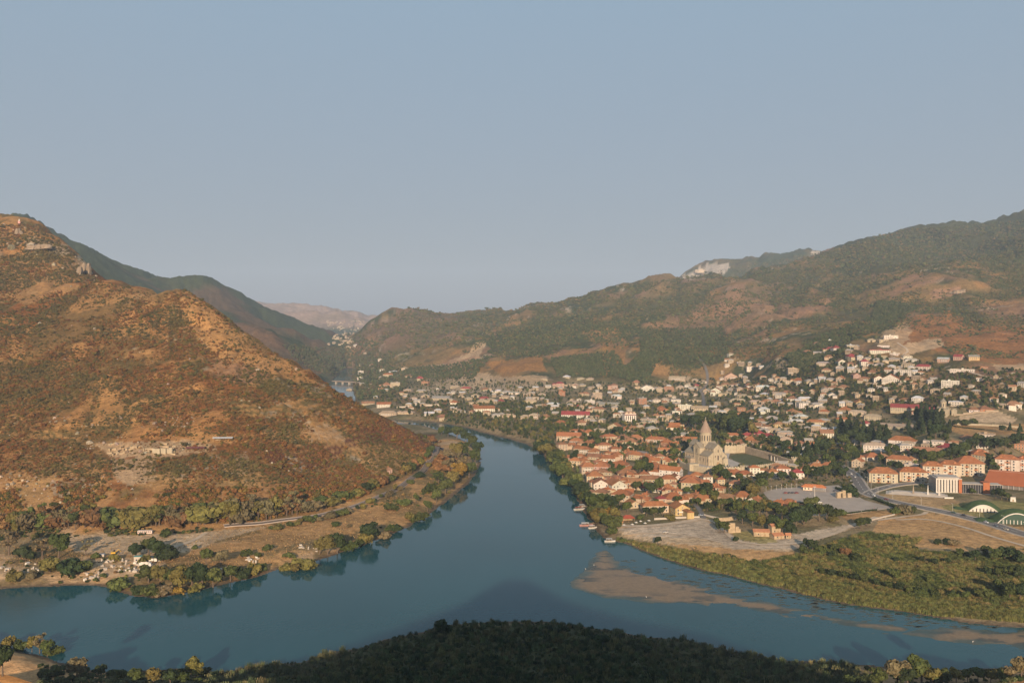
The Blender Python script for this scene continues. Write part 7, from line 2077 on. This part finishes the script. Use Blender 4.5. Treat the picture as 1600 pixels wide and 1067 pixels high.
for dx, w, h in ((-5.5, 4, 5.5), (0, 3.5, 7), (5.8, 4.5, 4.2)):
    m_ = MB(); m_.box(dx, 0, -.5, w, 3, h + .5, 0, 0, .85); m_.build('pier', M['rubble_stone'], t)
m_ = MB(); m_.box(-2.6, 0, 4.6, 6.4, 2.2, 1.3); m_.build('lintel', M['rubble_stone'], t)

# bridges far up the valley
def bridge(p0, p1, zt, w, label, mat, n):
    a = ground(*p0); b_ = ground(*p1)
    t = thing('bridge', label, 'bridge', (0, 0, 0)); ln = math.hypot(b_[0] - a[0], b_[1] - a[1]); az = math.atan2(b_[1] - a[1], b_[0] - a[0])
    mid = ((a[0] + b_[0]) / 2, (a[1] + b_[1]) / 2)
    m_ = MB(); m_.box(0, 0, 0, ln, w, 1.2); m_.build('deck', M['tile_roof_grey'], t, loc=(*mid, zt), rz=az)
    m_ = MB()
    for sy in (-1, 1): m_.box(0, sy * w * .48, 1.2, ln, .3, 1.3)
    m_.build('railing', mat, t, loc=(*mid, zt), rz=az)
    for k in range(n):
        f = (k + .5) / n; m_ = MB(); m_.box(0, 0, -4, 2.2, w * .7, zt + 4); m_.build('pier', M['concrete'], t, loc=(a[0] + (b_[0] - a[0]) * f, a[1] + (b_[1] - a[1]) * f, 0), rz=az)
bridge((520, 600), (562, 598), 5.5, 9, 'flat road bridge over the river up the valley', M['grey_stripe'], 4)
bridge((476, 577), (518, 566), 9, 8, 'rust-red railway bridge farther up the valley', M['rust_panel'], 4)
# the small town at the valley end: too far off to count
ft = MB()
for k in range(170):
    px, py = rng.uniform(505, 590), rng.uniform(501, 545)
    if not inside([(500, 503), (540, 498), (572, 500), (556, 520), (548, 545), (512, 540), (525, 520)], np.array([px]), np.array([py]))[0]: continue
    x, y, z = ground(px, py)
    if y < 2600 or y > 11000: continue
    w = rng.uniform(8, 15); ft.box(x, y, z - 2, w, w * .6, rng.uniform(5, 8), int(rng.integers(0, 2)), rng.uniform(-.4, .4)); ft.hip(x, y, z + 5, w + 1, w * .6 + 1, 2, 2)
ftn = ft.build('far_town', [M['stone_dark'], M['stone'], M['tile_roof_grey']], None, 'stuff')
ftn['label'] = 'pale scattered houses of the distant town up the valley'

# people on the square, birds on the sand bar
def person_mesh():
    me = bpy.data.meshes.new('person')
    V = [(0, 0, .92), (0, 0, 1.15), (0, 0, 1.42), (0, 0, 1.55), (0, 0, 1.68), (-.1, 0, .86), (-.12, .03, .48), (-.12, 0, .06), (-.12, -.12, .03), (.1, 0, .86), (.13, -.05, .48), (.13, .02, .06), (.13, -.1, .03),
         (-.2, 0, 1.4), (-.26, .02, 1.12), (-.24, -.06, .86), (.2, 0, 1.4), (.26, .02, 1.12), (.24, -.06, .86)]
    E = [(0, 1), (1, 2), (2, 3), (3, 4), (0, 5), (5, 6), (6, 7), (7, 8), (0, 9), (9, 10), (10, 11), (11, 12), (2, 13), (13, 14), (14, 15), (2, 16), (16, 17), (17, 18)]
    R = [.14, .14, .13, .055, .10, .09, .065, .045, .04, .09, .065, .045, .04, .06, .048, .035, .06, .048, .035]
    me.from_pydata(V, E, []); me.materials.append(M['person_cloth'])
    me.skin_vertices.new(name='') if hasattr(me.skin_vertices, 'new') else None
    return me, R
pm, PR = person_mesh()
PCOL = [((.5, .48, .45), 'pale clothes'), ((.06, .07, .12), 'dark blue clothes'), ((.3, .06, .05), 'red top'), ((.05, .05, .05), 'black clothes'), ((.25, .22, .16), 'khaki clothes')]
for k, (px, py, wh) in enumerate(((1346, 800, 'the lower hedge of the square'), (1352, 797, 'the thin hedge end'), (1366, 795, 'the road side of the square'), (1371, 795, 'the road corner of the square'), (1295, 781, 'the lamp mast'), (1266, 773, 'the open pavilion'))):
    x, y = on_level(px, py, 9.22); me = pm.copy()
    o = bpy.data.objects.new('person', me); COL.objects.link(o); o.location = (x, y, 9.22); o.rotation_euler.z = rr.uniform(0, 6.28)
    o.color = (*PCOL[k % 5][0], 1)
    md = o.modifiers.new('skin', 'SKIN')
    for v_, r_ in zip(o.data.skin_vertices[0].data, PR): v_.radius = (r_, r_)
    o.data.skin_vertices[0].data[0].use_root = True
    o.modifiers.new('subsurf', 'SUBSURF').levels = 1
    tag(o, f'person in {PCOL[k % 5][1]} standing on the square near {wh}', 'person', 'people on the square')
for k, (px, py) in enumerate(((915, 890), (928, 884), (1010, 934), (1520, 1004))):
    x, y = on_level(px, py); o = None
    m_ = MB(); m_.cone(0, 0, .35, .75, .12, .30, 8); m_.cone(0, 0, .75, .95, .30, .06, 8); limb(m_, (.2, 0, .8), (.38, 0, 1.2), .06, .05); limb(m_, (.38, 0, 1.2), (.62, 0, 1.16), .06, .015)
    for sy in (-.07, .07): limb(m_, (0, sy, -.2), (0, sy, .45), .02, .02, 4)
    o = m_.build('bird', M['white'], loc=(x, y, .12), rz=rr.uniform(0, 6.28)); tag(o, 'white wading bird standing in the shallows of the sand bar', 'bird', 'white birds on the sand bar')
